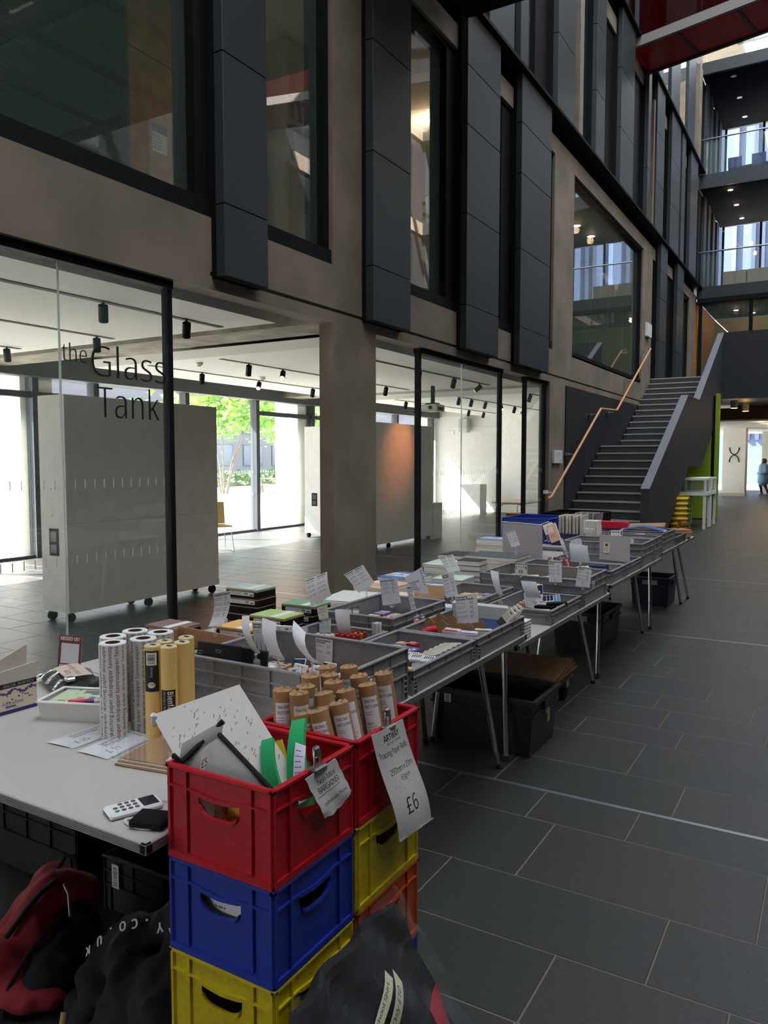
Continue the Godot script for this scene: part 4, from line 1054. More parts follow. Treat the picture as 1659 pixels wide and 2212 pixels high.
# ---------------------------------------------------------------- tables and crates
func stall_table(label: String, x0: float, x1: float, z0: float, z1: float, top: float, legs: Array, speck := false) -> void:
	var o := thing("folding_table", label, "table", V((x0 + x1) / 2, 0, (z0 + z1) / 2), 0, "stall tables")
	var hx := (x1 - x0) / 2; var hz := (z1 - z0) / 2
	part(o, "tabletop", S().soft(V(-hx, top - 0.030, -hz), V(hx, top, hz), 0.003), M.laminate)
	var ed := S()
	for k in 5:
		var y := top - 0.026 + k * 0.0048
		ed.box(V(-hx - 0.0025, y, -hz - 0.0025), V(hx + 0.0025, y + 0.0032, hz + 0.0025))
	part(o, "grooved_edge", ed, M.table_edge)
	for sx in [-1, 1]:
		for sz in [-1, 1]:
			var c := V(hx * sx - 0.009 * sx, top - 0.0148, hz * sz - 0.009 * sz)
			part(o, "corner_cap", S().soft(c - V(0.013, 0.0145, 0.013), c + V(0.013, 0.0145, 0.013), 0.006), M.black)
	for l in legs:
		var a: Vector3 = l[0] - o.position; var b: Vector3 = l[1] - o.position
		var g := part(o, "leg", S().tube([a, b], 0.0145, 12), M.chrome)
		part(g, "foot", S().tube([b + (a - b).normalized() * 0.03, V(b.x, 0.0, b.z)], 0.0165, 12), M.dark)

# a grey stacking crate; x0..z1 is the outline of its rim
func euro_crate(label: String, x0: float, x1: float, z0: float, z1: float, y: float, h: float, m: Material, holes := true, group := "grey stacking crates") -> Node3D:
	var o := thing("stacking_crate", label, "crate", V((x0 + x1) / 2, y, (z0 + z1) / 2), 0, group)
	var X := (x1 - x0) / 2 - 0.008; var W := (z1 - z0) / 2 - 0.008; var t := 0.004
	part(o, "base", S().box(V(-X + 0.01, 0.0, -W + 0.01), V(X - 0.01, 0.006, W - 0.01)), m)
	for s in [-1, 1]:
		part(o, "wall", S().box(V(-X, 0.003, minf(W * s, (W - t) * s)), V(X, h - 0.002, maxf(W * s, (W - t) * s))), m)
		var a := minf(X * s, (X - t) * s); var b := maxf(X * s, (X - t) * s)
		if holes:
			var y0 := h * 0.52; var y1 := h * 0.80; var q := minf(0.06, W * 0.5)
			part(o, "wall", S().box(V(a, 0.003, -W), V(b, h - 0.002, -q)).box(V(a, 0.003, q), V(b, h - 0.002, W)).box(V(a, 0.003, -q), V(b, y0, q)).box(V(a, y1, -q), V(b, h - 0.002, q)), m)
		else:
			part(o, "wall", S().box(V(a, 0.003, -W), V(b, h - 0.002, W)), m)
	var rim := S(); var e := 0.009
	for s in [-1, 1]:
		rim.soft(V(-X - e, h - 0.010, W * s - 0.008), V(X + e, h, W * s + 0.008), 0.003)
		rim.soft(V(X * s - 0.008, h - 0.010, -W - e), V(X * s + 0.008, h, W + e), 0.003)
	part(o, "rim", rim, m)
	var rb := S(); var r := 0.007
	var ys := [h * 0.66] if h < 0.15 else [h * 0.74, h * 0.48]
	for yy in ys:
		for s in [-1, 1]:
			rb.box(V(-X - r, yy - 0.003, minf(W * s, (W + r) * s)), V(X + r, yy + 0.003, maxf(W * s, (W + r) * s)))
			rb.box(V(minf(X * s, (X + r) * s), yy - 0.003, -W - r), V(maxf(X * s, (X + r) * s), yy + 0.003, W + r))
	var low: float = ys[-1]
	var n := maxi(3, int(round(X * 2 / 0.13)))
	for k in n + 1:
		var x := -X + 2 * X * k / n
		for s in [-1, 1]: rb.box(V(x - 0.002, low, minf(W * s, (W + r) * s)), V(x + 0.002, h - 0.008, maxf(W * s, (W + r) * s)))
	n = maxi(3, int(round(W * 2 / 0.13)))
	for k in n + 1:
		var z := -W + 2 * W * k / n
		for s in [-1, 1]: rb.box(V(minf(X * s, (X + r) * s), low, z - 0.002), V(maxf(X * s, (X + r) * s), h - 0.008, z + 0.002))
	# ladder ribs by the corners
	for sx in [-1, 1]:
		for sz in [-1, 1]:
			for k in [0.0, 0.03]:
				rb.box(V(X * sx - 0.003 - k * sx, 0.004, minf(W * sz, (W + r) * sz)), V(X * sx + 0.003 - k * sx, low, maxf(W * sz, (W + r) * sz)))
				rb.box(V(minf(X * sx, (X + r) * sx), 0.004, W * sz - 0.003 - k * sz), V(maxf(X * sx, (X + r) * sx), low, W * sz + 0.003 - k * sz))
			for j in 3:
				var yy := low * (0.3 + 0.22 * j)
				rb.box(V(minf(X * sx, (X + r) * sx), yy, minf(W * sz, (W - 0.03) * sz)), V(maxf(X * sx, (X + r) * sx), yy + 0.004, maxf(W * sz, (W - 0.03) * sz)))
	part(o, "rib", rb, m)
	return o

# a coloured stacking box with eyebrow shaped hand holes, origin at the middle of its base
func hand_crate(label: String, pos: Vector3, w: float, d: float, h: float, m: Material, group: String) -> Node3D:
	var o := thing("hand_hole_crate", label, "crate", pos, 0, group)
	var t := 0.0045
	part(o, "base", S().box(V(-w / 2 + 0.012, 0, -d / 2 + 0.012), V(w / 2 - 0.012, 0.006, d / 2 - 0.012)), m)
	for f in 4:
		var L := w if f % 2 == 0 else d
		var off := (d if f % 2 == 0 else w) / 2 - 0.007
		var B := Basis(Vector3.UP, f * PI / 2)
		var mk := func() -> Shape:
			var s := Shape.new(); s.xf = Transform3D(B, B * V(0, 0, off)); return s
		var L2 := L / 2 - 0.007
		var hw := L * 0.19
		var yb := h * 0.545; var yt := h * 0.72
		var top := PackedVector2Array(); var bot := PackedVector2Array()
		for k in 13:
			var q := -1.0 + k / 6.0
			top.append(Vector2(q * hw, yt - 0.004 * (1 - q * q) + 0.003 * absf(q)))
			bot.append(Vector2(q * hw * 0.94, yb - 0.020 * (1 - q * q * q * q) + 0.018))
		var w1 := PackedVector2Array([Vector2(-hw, h - 0.004)]); w1.append_array(top); w1.append(Vector2(hw, h - 0.004))
		var w2 := PackedVector2Array([Vector2(-hw, 0.004), Vector2(-hw, yb + 0.02)]); w2.append_array(bot); w2.append(Vector2(hw, yb + 0.02)); w2.append(Vector2(hw, 0.004))
		var s: Shape = mk.call()
		s.prism(w1, -t, 0); s.prism(w2, -t, 0)
		s.box(V(-L2, 0.004, -t), V(-hw, h - 0.004, 0)); s.box(V(hw, 0.004, -t), V(L2, h - 0.004, 0))
		part(o, "wall", s, m)
		# ribs on the face
		var r: Shape = mk.call()
		for x in [-L2 + 0.004, -L * 0.30, L * 0.30, L2 - 0.004]:
			r.box(V(x - 0.0035, 0.02, -0.001), V(x + 0.0035, h - 0.006, 0.0062))
		r.box(V(-L2, h * 0.765, -0.001), V(-hw * 1.25, h * 0.785, 0.0065)); r.box(V(hw * 1.25, h * 0.765, -0.001), V(L2, h * 0.785, 0.0065))
		# raised lip that dips round the hand hole
		for k in 12:
			var a := top[k]; var b := top[k + 1]
			var e := Vector2(0, 0.010)
			r.prism(PackedVector2Array([a, b, b + e, a + e]), -0.001, 0.0068)
			var c := bot[k]; var g := bot[k + 1]
			r.prism(PackedVector2Array([c, g, g - e * 0.7, c - e * 0.7]), -0.001, 0.006)
		r.prism(PackedVector2Array([top[12], Vector2(hw * 1.25, h * 0.765), Vector2(hw * 1.25, h * 0.785), top[12] + Vector2(0, 0.01)]), -0.001, 0.0065)
		r.prism(PackedVector2Array([top[0], Vector2(-hw * 1.25, h * 0.765), Vector2(-hw * 1.25, h * 0.785), top[0] + Vector2(0, 0.01)]), -0.001, 0.0065)
		r.box(V(-L2, 0.0, -0.001), V(L2, 0.016, 0.0068))
		part(o, "rib", r, m)
	var rim := S()
	for s in [-1, 1]:
		rim.soft(V(-w / 2, h - 0.012, (d / 2 - 0.007) * s - 0.007), V(w / 2, h, (d / 2 - 0.007) * s + 0.007), 0.003)
		rim.soft(V((w / 2 - 0.007) * s - 0.007, h - 0.012, -d / 2), V((w / 2 - 0.007) * s + 0.007, h, d / 2), 0.003)
		for q in [-1, 1]: rim.soft(V((w / 2 - 0.011) * s - 0.010, 0.0, (d / 2 - 0.011) * q - 0.010), V((w / 2 - 0.011) * s + 0.010, h - 0.002, (d / 2 - 0.011) * q + 0.010), 0.008)
	part(o, "rim", rim, m)
	return o

# a printed sheet between four corners, given top left, top right, bottom right, bottom left
func sheet4(c: Array, uv: Rect2, bulge := 0.0, thick := 0.0006, n := 6) -> Shape:
	var nn: Vector3 = (c[2] - c[3]).cross(c[0] - c[3]).normalized()
	return S().sheet(func(s: float, t: float) -> Vector3:
		var lo: Vector3 = c[3].lerp(c[2], s); var hi: Vector3 = c[0].lerp(c[1], s)
		return lo.lerp(hi, t) + nn * bulge * (4.0 * t * (1.0 - t)), n, n, thick, uv)
func clip_stand(o: Node3D, foot: Vector3, a: Vector3, b: Vector3) -> void:
	var m := (a + b) / 2; var d := (b - a).normalized()
	var w := minf(0.03, a.distance_to(b) * 0.4)
	part(o, "clip_jaw", S().tube([m - d * w, m + d * w], 0.006, 6), M.clear)
	part(o, "clip_ball", S().lathe([Vector2(0, -0.006), Vector2(0.006, 0), Vector2(0, 0.006)], 8, m + V(0, -0.014, 0)), M.white)
	part(o, "clip_stem", S().tube([m + V(0, -0.006, 0), V(m.x, maxf(foot.y + 0.012, m.y - 0.03), m.z), foot], 0.004, 6), M.clear)
	part(o, "clip_clamp", S().soft(foot + V(-0.012, -0.012, -0.009), foot + V(0.012, 0.010, 0.009), 0.004), M.clear)

func art_card(key: String) -> Rect2:
	var im := blank(150, 200, Color(0.90, 0.90, 0.91))
	var head := ""; var head2 := ""; var pr := []
	match key:
		"pencils": head = "Graphite & Pastel Pencils"; pr = ["1", "1.50", "2", "4"]
		"brushpens": head = "Pentel Aquash"; head2 = "Water Brush Pens"; pr = ["4"]
		"promarkers": head = "Winsor & Newton"; head2 = "Promarkers"; pr = ["10", "27"]
		"sharplet": head = "PENTEL"; head2 = "SHARPLET"
		"graphite": head = "Graphite Products"; pr = ["1", "1", "1"]
		"erasers": head = "Specialty Erasers"; pr = ["2", "2", "1"]
		"lettering": head = "Lettering &"; head2 = "Calligraphy"; pr = ["1", "18", "12", "8"]
		"charcoal": head = "Charcoal &"; head2 = "Specialty Pastels"; pr = ["8", "5", "5", "7"]
		"lino": pass
		"list": head = "Watercolour Brushes"; head2 = "and Sets"; pr = ["3", "2", "6"]
	if key == "blank" or key == "faint":
		im = blank(60, 80, Color(0.89, 0.89, 0.90) if key == "blank" else Color(0.84, 0.87, 0.89))
		if key == "faint": lines(im, 8, 8, 40, 3, 8, Color(0.74, 0.77, 0.80), 1)
		return place(im)
	if key == "tapes":
		im = blank(150, 60, Color(0.91, 0.91, 0.91)); ink(im, 26, 10, "THESE TAPES", 18, Color(0.1, 0.1, 0.1), "sans bold", 0.85); im.fill_rect(Rect2i(6, 8, 12, 40), Color(0.1, 0.1, 0.1)); im.fill_rect(Rect2i(134, 8, 10, 40), Color(0.1, 0.1, 0.1)); return place(im)
	if key == "brushes":
		im = blank(130, 110, Color(0.88, 0.86, 0.82)); ink(im, 26, 8, "Brushes", 26, Color(0.15, 0.14, 0.13), "serif"); ink(im, 38, 52, "£6", 44, Color(0.1, 0.1, 0.1), "sans bold")
		for x in [10, 112]: im.fill_rect(Rect2i(x, 14, 5, 40), Color(0.15, 0.14, 0.13)); im.fill_rect(Rect2i(x - 3, 34, 11, 10), Color(0.15, 0.14, 0.13))
		return place(im)
	if key == "lino":
		im = blank(190, 200, Color(0.89, 0.88, 0.90))
		var y := 70
		for s in ["Traditional", "Lino &", "Softcut", "Polymer"]: ink(im, 8, y, s, 26, Color(0.08, 0.08, 0.08), "sans", 0.9); y += 24
		lines(im, 40, 172, 80, 3, 8)
		var side := blank(150, 40, Color(0.89, 0.88, 0.90)); ink(side, 4, 2, "ARTWAY", 28, Color(0.15, 0.14, 0.14), "sans", 1.15); side.rotate_90(CLOCKWISE)
		im.blit_rect(side, Rect2i(0, 0, 40, 150), Vector2i(148, 10))
		return place(im)
	if key == "twocol" or key == "narrow":
		if key == "narrow": im = blank(60, 200, Color(0.87, 0.87, 0.88))
		for c in (2 if key == "twocol" else 1):
			var x := 8 + c * 72
			im.fill_rect(Rect2i(x, 8, 56 if key == "twocol" else 44, 6), Color(0.15, 0.15, 0.15))
			for k in 4:
				lines(im, x, 22 + k * 34, 40, 3, 7)
				ink(im, x + 34, 20 + k * 34, "£%d" % [2, 3, 1, 4][(k + c) % 4], 15, Color(0.1, 0.1, 0.12), "sans italic")
		return place(im)
	if key == "sharplet":
		im = blank(110, 130, Color(0.84, 0.80, 0.74)); ink(im, 24, 20, head, 18, Color(0.2, 0.18, 0.16), "sans"); ink(im, 8, 48, head2, 18, Color(0.2, 0.18, 0.16)); ink(im, 42, 78, "£2", 20, Color(0.2, 0.18, 0.16)); return place(im)
	ink(im, 6, 6, head, 17, Color(0.08, 0.08, 0.08), "sans bold", 0.86)
	var y0 := 26
	if head2: ink(im, 6, 22, head2, 17, Color(0.08, 0.08, 0.08), "sans bold", 0.86); y0 = 42
	for k in pr.size():
		var y := y0 + 8 + k * (32 if pr.size() > 2 else 44)
		lines(im, 6, y, 80, 3, 7)
		ink(im, 98, y - 6, "£" + pr[k], 20, Color(0.07, 0.07, 0.10), "sans italic"); im.fill_rect(Rect2i(96, y + 18, 44, 1), Color(0.2, 0.2, 0.2))
	if key == "brushpens":
		for k in 3:
			for j in 90: im.fill_rect(Rect2i(24 + k * 42 - j / 18, 100 + j, 1 + j / 9, 1), Color(0.12, 0.12, 0.13))
	return place(im)

# closed carton with print on its front (towards +z) and top
func carton(called: String, label: String, cat: String, pos: Vector3, size: Vector3, rot: Vector3, m: Material, front := Rect2(), top := Rect2(), group := "") -> Node3D:
	var o := thing(called, label, cat, pos, 0, group)
	o.rotation_degrees = rot
	var h := size / 2
	part(o, "body", S().soft(V(-h.x, 0, -h.z), V(h.x, size.y, h.z), minf(0.003, size.y * 0.2)), m)
	var e := 0.0006
	if front.size.x > 0:
		var s := S(); s.quad(V(-h.x * 0.96, size.y * 0.04, h.z + e), V(h.x * 0.96, size.y * 0.04, h.z + e), V(h.x * 0.96, size.y * 0.96, h.z + e), V(-h.x * 0.96, size.y * 0.96, h.z + e), front)
		part(o, "printed_front", s, M.art)
	if top.size.x > 0:
		var s := S(); s.quad(V(-h.x * 0.96, size.y + e, h.z * 0.96), V(h.x * 0.96, size.y + e, h.z * 0.96), V(h.x * 0.96, size.y + e, -h.z * 0.96), V(-h.x * 0.96, size.y + e, -h.z * 0.96), top)
		part(o, "printed_top", s, M.art)
	return o
func pad(label: String, pos: Vector3, size: Vector3, yaw: float, cover: Material, group: String, top := Rect2()) -> Node3D:
	var o := thing("sketch_pad", label, "pad", pos, yaw, group)
	var h := size / 2
	part(o, "pages", S().box(V(-h.x + 0.002, 0.001, -h.z + 0.002), V(h.x - 0.002, size.y - 0.002, h.z - 0.002)), M.pages)
	part(o, "cover", S().soft(V(-h.x, size.y - 0.003, -h.z), V(h.x, size.y, h.z), 0.001), cover)
	if top.size.x > 0:
		var s := S(); s.quad(V(-h.x, size.y + 0.0005, h.z), V(h.x, size.y + 0.0005, h.z), V(h.x, size.y + 0.0005, -h.z), V(-h.x, size.y + 0.0005, -h.z), top)
		part(o, "printed_cover", s, M.art)
	return o
func pen(label: String, a: Vector3, b: Vector3, r: float, barrel: Material, cap: Material, group: String) -> void:
	var o := thing("pen", label, "pen", a, 0, group)
	var d := b - a
	part(o, "barrel", S().tube([Z, d * 0.72], r, 8), barrel)
	part(o, "cap", S().tube([d * 0.70, d], r * 1.12, 8), cap)
func art_noise(w: int, h: int, bg: Color, cols: Array, n: int) -> Image:
	var im := blank(w, h, bg)
	for k in n:
		var c: Color = cols[rng.randi() % cols.size()]
		im.fill_rect(Rect2i(rng.randi_range(0, w - 6), rng.randi_range(0, h - 6), rng.randi_range(4, w / 3), rng.randi_range(2, h / 4)), c)
	return im

# ---------------------------------------------------------------- what stands nearest
func build_front() -> void:
	var red := grain(mat(c8(190, 16, 34), 0.38), noise_tex(0.03, Color(0.88, 0.88, 0.88), Color(1, 1, 1), 91), 2.0)
	var blue := grain(mat(c8(30, 56, 160), 0.4), noise_tex(0.03, Color(0.85, 0.85, 0.85), Color(1, 1, 1), 92), 2.0)
	var yellow := grain(mat(c8(212, 188, 14), 0.4), noise_tex(0.03, Color(0.85, 0.85, 0.83), Color(1, 1, 1), 93), 2.0)
	var orange := grain(mat(c8(206, 84, 12), 0.4), noise_tex(0.03, Color(0.85, 0.85, 0.83), Color(1, 1, 1), 94), 2.0)
	var g := "coloured crates stacked at the table corner"
	var h := 0.224
	var a := V(-1.178, 0, -1.417); var b := V(-1.178, 0, -1.757)
	var la := [["blue crate at the very bottom of the nearer stack", blue], ["yellow crate in the nearer stack, under the blue one", yellow], ["blue crate in the nearer stack, under the red bargain crate", blue], ["red crate of bargains on top of the nearer stack", red]]
	var lb := [["dark blue crate at the bottom of the stack behind the bagged garment", blue], ["orange crate in the stack behind, under the yellow one", orange], ["yellow crate below the red crate of brown paper rolls", yellow], ["red crate full of brown paper rolls on the stack behind", red]]
	for k in 4:
		hand_crate(la[k][0], a + V(0, h * k, 0), 0.322, 0.322, h, la[k][1], g)
		hand_crate(lb[k][0], b + V(0, h * k, 0), 0.322, 0.335, h, lb[k][1], g)
	# white torn pad box leaning in the bargain crate
	var im := blank(300, 260, Color(0.88, 0.86, 0.83))
	for k in 120:
		var x := rng.randi_range(6, 280); var y := rng.randi_range(6, 240)
		for j in rng.randi_range(4, 12): im.fill_rect(Rect2i(x + j, y - j / (1 + k % 3), 2, 2), Color(0.62, 0.61, 0.58) if k % 3 else Color(0.46, 0.47, 0.44))
	barcode(im, 44, 84, 30, 44)
	var uv := place(im)
	var c := [V(-1.415, 0.985, -1.29), V(-1.286, 1.037, -1.46)]
	var o := thing("torn_pad_box", "torn white patterned pad box with a barcode leaning in the bargain crate", "pad box")
	part(o, "front_board", sheet4([c[0], c[1], V(-1.075, 0.80, -1.46), V(-1.204, 0.745, -1.29)], uv, 0.0, 0.010, 8), M.art)
	part(o, "torn_corner", S().soft(c[0] + V(-0.008, -0.03, -0.012), c[0] + V(0.012, 0.004, 0.004), 0.006), M.pages)
	part(o, "tear", sheet4([V(-1.328, 0.997, -1.392), V(-1.298, 1.009, -1.432), V(-1.282, 0.982, -1.428), V(-1.300, 0.990, -1.405)], Rect2(), 0.0, 0.001, 1), mat(c8(150, 120, 104), 0.9))
	# grey wallet with black binding
	var wl := thing("document_wallet", "grey fabric wallet with black edging and a 5 pound sticker", "wallet")
	var gm := mat(c8(150, 150, 144), 0.7)
	var w0 := V(-1.318, 0.902, -1.280); var w1 := V(-1.255, 0.948, -1.355); var w2 := V(-1.045, 0.868, -1.305); var w3 := V(-1.30, 0.80, -1.27)
	part(wl, "body", sheet4([w0, w1, w2, w3], Rect2(), 0.004, 0.012), gm)
	part(wl, "flap", sheet4([w0 + V(0.0, 0.03, -0.012), w1 + V(0.0, 0.03, -0.012), w1 + V(0.006, -0.012, 0.004), w0 + V(0.006, -0.012, 0.004)], Rect2(), 0.004, 0.004), gm)
	part(wl, "binding", S().tube([w0 + V(-0.012, 0.004, 0.004), w0 + V(0.02, -0.002, 0.008), w1 + V(-0.02, 0.0, 0.008), w1 + V(0.0, 0.028, -0.01)], 0.007, 6).tube([w1 + V(0, 0, 0.004), w2 + V(0, 0, 0.004)], 0.006, 6), M.cloth_black)
	var st := blank(60, 90, Color(0.84, 0.84, 0.78)); ink(st, 8, 22, "£5", 34, Color(0.1, 0.12, 0.16), "sans italic")
	var m0 := w3.lerp(w0, 0.62).lerp(w2.lerp(w1, 0.62), 0.30); var ux := (w1 - w0).normalized(); var uy := (w0 - w3).normalized(); var un := ux.cross(uy).normalized() * 0.012
	part(wl, "sticker", sheet4([m0 + uy * 0.035 + ux * 0.012 + un, m0 + uy * 0.035 + ux * 0.036 + un, m0 - uy * 0.025 + ux * 0.024 + un, m0 - uy * 0.025 + un], place(st), 0.0, 0.0005, 2), M.art)
	# green packets
	var green := mat(c8(52, 168, 104), 0.25)
	for k in 2:
		var p := thing("plastic_packet", ["green plastic packet with a printed label in the bargain crate", "smaller green plastic packet beside the grey wallet"][k], "packet")
		var q: Array = [[V(-1.152, 0.955, -1.50), V(-1.118, 0.965, -1.51), V(-1.03, 0.80, -1.42), V(-1.085, 0.775, -1.41)], [V(-1.20, 0.915, -1.44), V(-1.172, 0.925, -1.45), V(-1.09, 0.80, -1.40), V(-1.125, 0.78, -1.39)]][k]
		part(p, "pouch", sheet4(q, Rect2(), 0.022, 0.012, 8), green)
		if k == 0:
			var li := blank(60, 120, Color(0.86, 0.86, 0.90)); lines(li, 8, 14, 44, 9, 11, Color(0.25, 0.28, 0.50))
			part(p, "printed_label", sheet4([q[0].lerp(q[2], 0.28) + V(0.012, 0.012, 0.024), q[1].lerp(q[2], 0.35) + V(0.01, 0.012, 0.022), q[2].lerp(q[1], 0.08) + V(-0.004, 0, 0.014), q[3].lerp(q[0], 0.1) + V(0.022, 0, 0.016)], place(li), 0.010, 0.0005, 4), M.art)
	solo("yellow_folder", sheet4([V(-1.185, 0.905, -1.475), V(-1.165, 0.913, -1.475), V(-1.10, 0.80, -1.45), V(-1.16, 0.78, -1.45)], Rect2(), 0.0, 0.003, 2), mat(c8(220, 190, 30), 0.5), "slim yellow folder with a black corner in the bargain crate", "folder")
	var yb := blank(200, 90, Color(0.86, 0.74, 0.10)); ink(yb, 10, 8, "4  f", 30, Color(0.1, 0.1, 0.1)); yb.fill_rect(Rect2i(0, 50, 200, 40), Color(0.08, 0.09, 0.11)); ink(yb, 60, 54, "DALER", 26, Color(0.75, 0.74, 0.7), "serif")
	carton("yellow_pad", "yellow and black printed pad seen through the hand hole of the bargain crate", "pad", V(-1.18, 0.69, -1.315), V(0.20, 0.13, 0.02), Vector3(-6, 0, -18), mat(c8(210, 180, 30), 0.5), place(yb))
	var bp := blank(140, 80, Color(0.86, 0.86, 0.86)); ink(bp, 34, 2, "ARTWAY", 22, Color(0.15, 0.15, 0.16)); lines(bp, 50, 30, 40, 1, 6); ink(bp, 20, 40, "Gouache", 26, Color(0.15, 0.15, 0.18), "sans italic")
	carton("paper_sheet", "white lettered paper showing through the hand hole of the blue crate", "paper", V(-1.19, 0.46, -1.275), V(0.15, 0.19, 0.004), Vector3(-4, 0, 0), M.white, place(bp))
	# torn notice on the bargain crate
	hung_sign("torn_notice", "torn white notice reading Non-Mint Bargains clipped to the bargain crate", [V(-1.002, 0.892, -1.352), V(-1.004, 0.898, -1.475), V(-0.998, 0.782, -1.542), V(-0.995, 0.770, -1.420)], bargain_art(), 0.003, V(-1.015, 0.90, -1.41), true)
	hung_sign("price_notice", "long white notice reading Tracing Paper Rolls clipped to the crate of rolls", [V(-1.0, 0.905, -1.63), V(-1.0, 0.898, -1.80), V(-0.965, 0.585, -1.905), V(-0.96, 0.605, -1.705)], tracing_art(), 0.012, V(-1.015, 0.90, -1.73), false)
	# paper roll labels and kraft rolls
	var rl := []
	for k in 3:
		var li := blank(80, 190, Color(0.88, 0.87, 0.87)); ink(li, 8, 8, ["TRACING /", "ROLL", "TRACING /"][k], 15, Color(0.12, 0.12, 0.13)); ink(li, 8, 28, "SKETCHING ROLL", 15, Color(0.12, 0.12, 0.13)); lines(li, 8, 56, 40, 2, 8); ink(li, 8, 90, "63gsm", 12, Color(0.2, 0.2, 0.2)); lines(li, 8, 110, 60, 3, 8); barcode(li, 22, 142, 40, 40)
		rl.append(place(li))
	var kraft := grain(mat(c8(176, 134, 92), 0.8), noise_tex(0.04, Color(0.88, 0.88, 0.88), Color(1, 1, 1), 95), 3.0)
	# tops of the rolls (x, height, z) and how far the foot is shifted
	var tops := [[-1.290, 0.975, -1.640, 0.012, 0.01], [-1.257, 0.975, -1.700, 0.01, 0.0], [-1.235, 0.975, -1.640, 0.02, 0.0], [-1.285, 0.985, -1.76, 0.01, 0.0], [-1.245, 0.985, -1.80, 0.02, 0.0], [-1.288, 0.99, -1.85, 0.02, 0.0], [-1.225, 0.995, -1.87, 0.03, 0.0], [-1.195, 0.985, -1.745, 0.03, 0.0], [-1.165, 0.985, -1.83, 0.05, -0.01], [-1.186, 0.97, -1.685, 0.06, 0.0], [-1.148, 0.97, -1.735, 0.07, 0.0], [-1.130, 0.955, -1.675, 0.075, 0.0], [-1.118, 0.975, -1.80, 0.068, 0.0], [-1.110, 0.99, -1.875, 0.06, 0.0], [-1.215, 0.925, -1.632, 0.06, 0.0], [-1.165, 0.94, -1.632, 0.08, 0.0]]
	for k in tops.size():
		var t: Array = tops[k]
		var tp := V(t[0], t[1], t[2]); var ft := V(minf(t[0] + t[3], -1.062), 0.686, t[2] + t[4])
		var r := thing("kraft_roll", "brown kraft tracing roll in the red crate, %s" % ["front corner by the table", "second along the table side", "front row, second from the table", "table side, third back", "middle of the fourth row back", "table side, far corner", "far row, second from the table", "centre of the bunch", "fourth row, aisle half", "second row, middle", "third row, aisle half", "second row, aisle end", "fourth row, aisle end", "far corner by the aisle", "lowest of the front row", "front row, nearest the notice"][k], "paper roll", ft, 0, "kraft paper rolls in the red crate")
		var d := tp - ft
		part(r, "wrapper", S().tube([Z, d], 0.0265, 16), kraft)
		# crumpled end
		var cr := S(); var dn := d.normalized(); var q := Quaternion(Vector3.UP, dn)
		var prof := []
		for j in 22:
			var an := TAU * j / 22.0
			prof.append(d + q * V(cos(an), 0, sin(an)) * 0.0265)
		for j in 22:
			var n0: Vector3 = prof[j]; var n1: Vector3 = prof[(j + 1) % 22]
			var lift := 0.001 + 0.006 * absf(sin(j * 2.3 + k)); var inn := 0.45 + 0.3 * sin(j * 1.7 + k * 2.0)
			var lift1 := 0.001 + 0.006 * absf(sin(((j + 1) % 22) * 2.3 + k)); var inn1 := 0.45 + 0.3 * sin(((j + 1) % 22) * 1.7 + k * 2.0)
			var m0_ := n0.lerp(d, inn) + dn * lift; var m1_ := n1.lerp(d, inn1) + dn * lift1
			cr.quad(n0, m0_, m1_, n1); cr.tri(m0_, d - dn * 0.003, m1_)
		part(r, "crumpled_end", cr, kraft)
		# label wraps a third of the way round, turned to the room
		var off := rng.randf_range(-0.5, 0.6)
		var lb2 := S().sheet(func(s: float, tt: float) -> Vector3:
			var an := off + (s - 0.5) * 1.7
			return d * lerpf(0.42, 0.90, tt) + q * (Quaternion(Vector3.UP, 0.55) * V(sin(an), 0, cos(an))) * 0.0269, 6, 1, 0.0, rl[k % 3])
		part(r, "paper_label", lb2, M.art)
	bagged_garment()
	# card reader, power bank, cable
	var cr := thing("card_reader", "white card reader with grey keys and a green button on the table corner", "card reader", V(-1.503, 0.72, -1.305), -12)
	cr.rotation_degrees = Vector3(0, -24, 0)
	part(cr, "body", S().soft(V(-0.033, 0.0, -0.068), V(0.033, 0.017, 0.068), 0.006), mat(c8(226, 224, 224), 0.35))
	part(cr, "screen", S().box(V(-0.026, 0.017, -0.058), V(0.026, 0.0176, -0.018)), mat(c8(40, 40, 44), 0.12))
	for j in 4:
		for i in 3:
			var kx := -0.018 + i * 0.018; var kz := -0.004 + j * 0.0165
			if j == 3 and i == 0: continue
			part(cr, "key", S().lathe([Vector2(0.0062, 0.0), Vector2(0.0062, 0.0012), Vector2(0, 0.0014)], 10, V(kx, 0.0168, kz)), mat(c8(40, 150, 84), 0.5) if j == 3 and i == 2 else mat(c8(84, 84, 88), 0.5))
	part(cr, "card_slot", S().box(V(-0.027, 0.006, 0.0675), V(0.027, 0.0095, 0.0685)), M.dark)
	var pbk := thing("power_bank", "black power bank half hidden by the red crate on the table", "power bank", V(-1.405, 0.72, -1.275), 20)
	part(pbk, "body", S().soft(V(-0.045, 0.004, -0.035), V(0.045, 0.024, 0.035), 0.005), M.black)
	var cab := thing("charging_cable", "thin white charging cable coiled under the power bank", "cable", V(-1.43, 0.72, -1.26))
	var pts := []
	for k in 60: pts.append(V(0.045 * cos(k * 0.42) * (1 + 0.1 * sin(k)), 0.0025 + 0.00003 * k, 0.022 * sin(k * 0.42)))
	pts += [V(0.06, 0.004, -0.03), V(0.03, 0.003, -0.10), V(-0.02, 0.003, -0.13), V(-0.055, 0.006, -0.11)]
	part(cab, "lead", S().tube(pts, 0.0018, 6), mat(c8(200, 198, 194), 0.5))
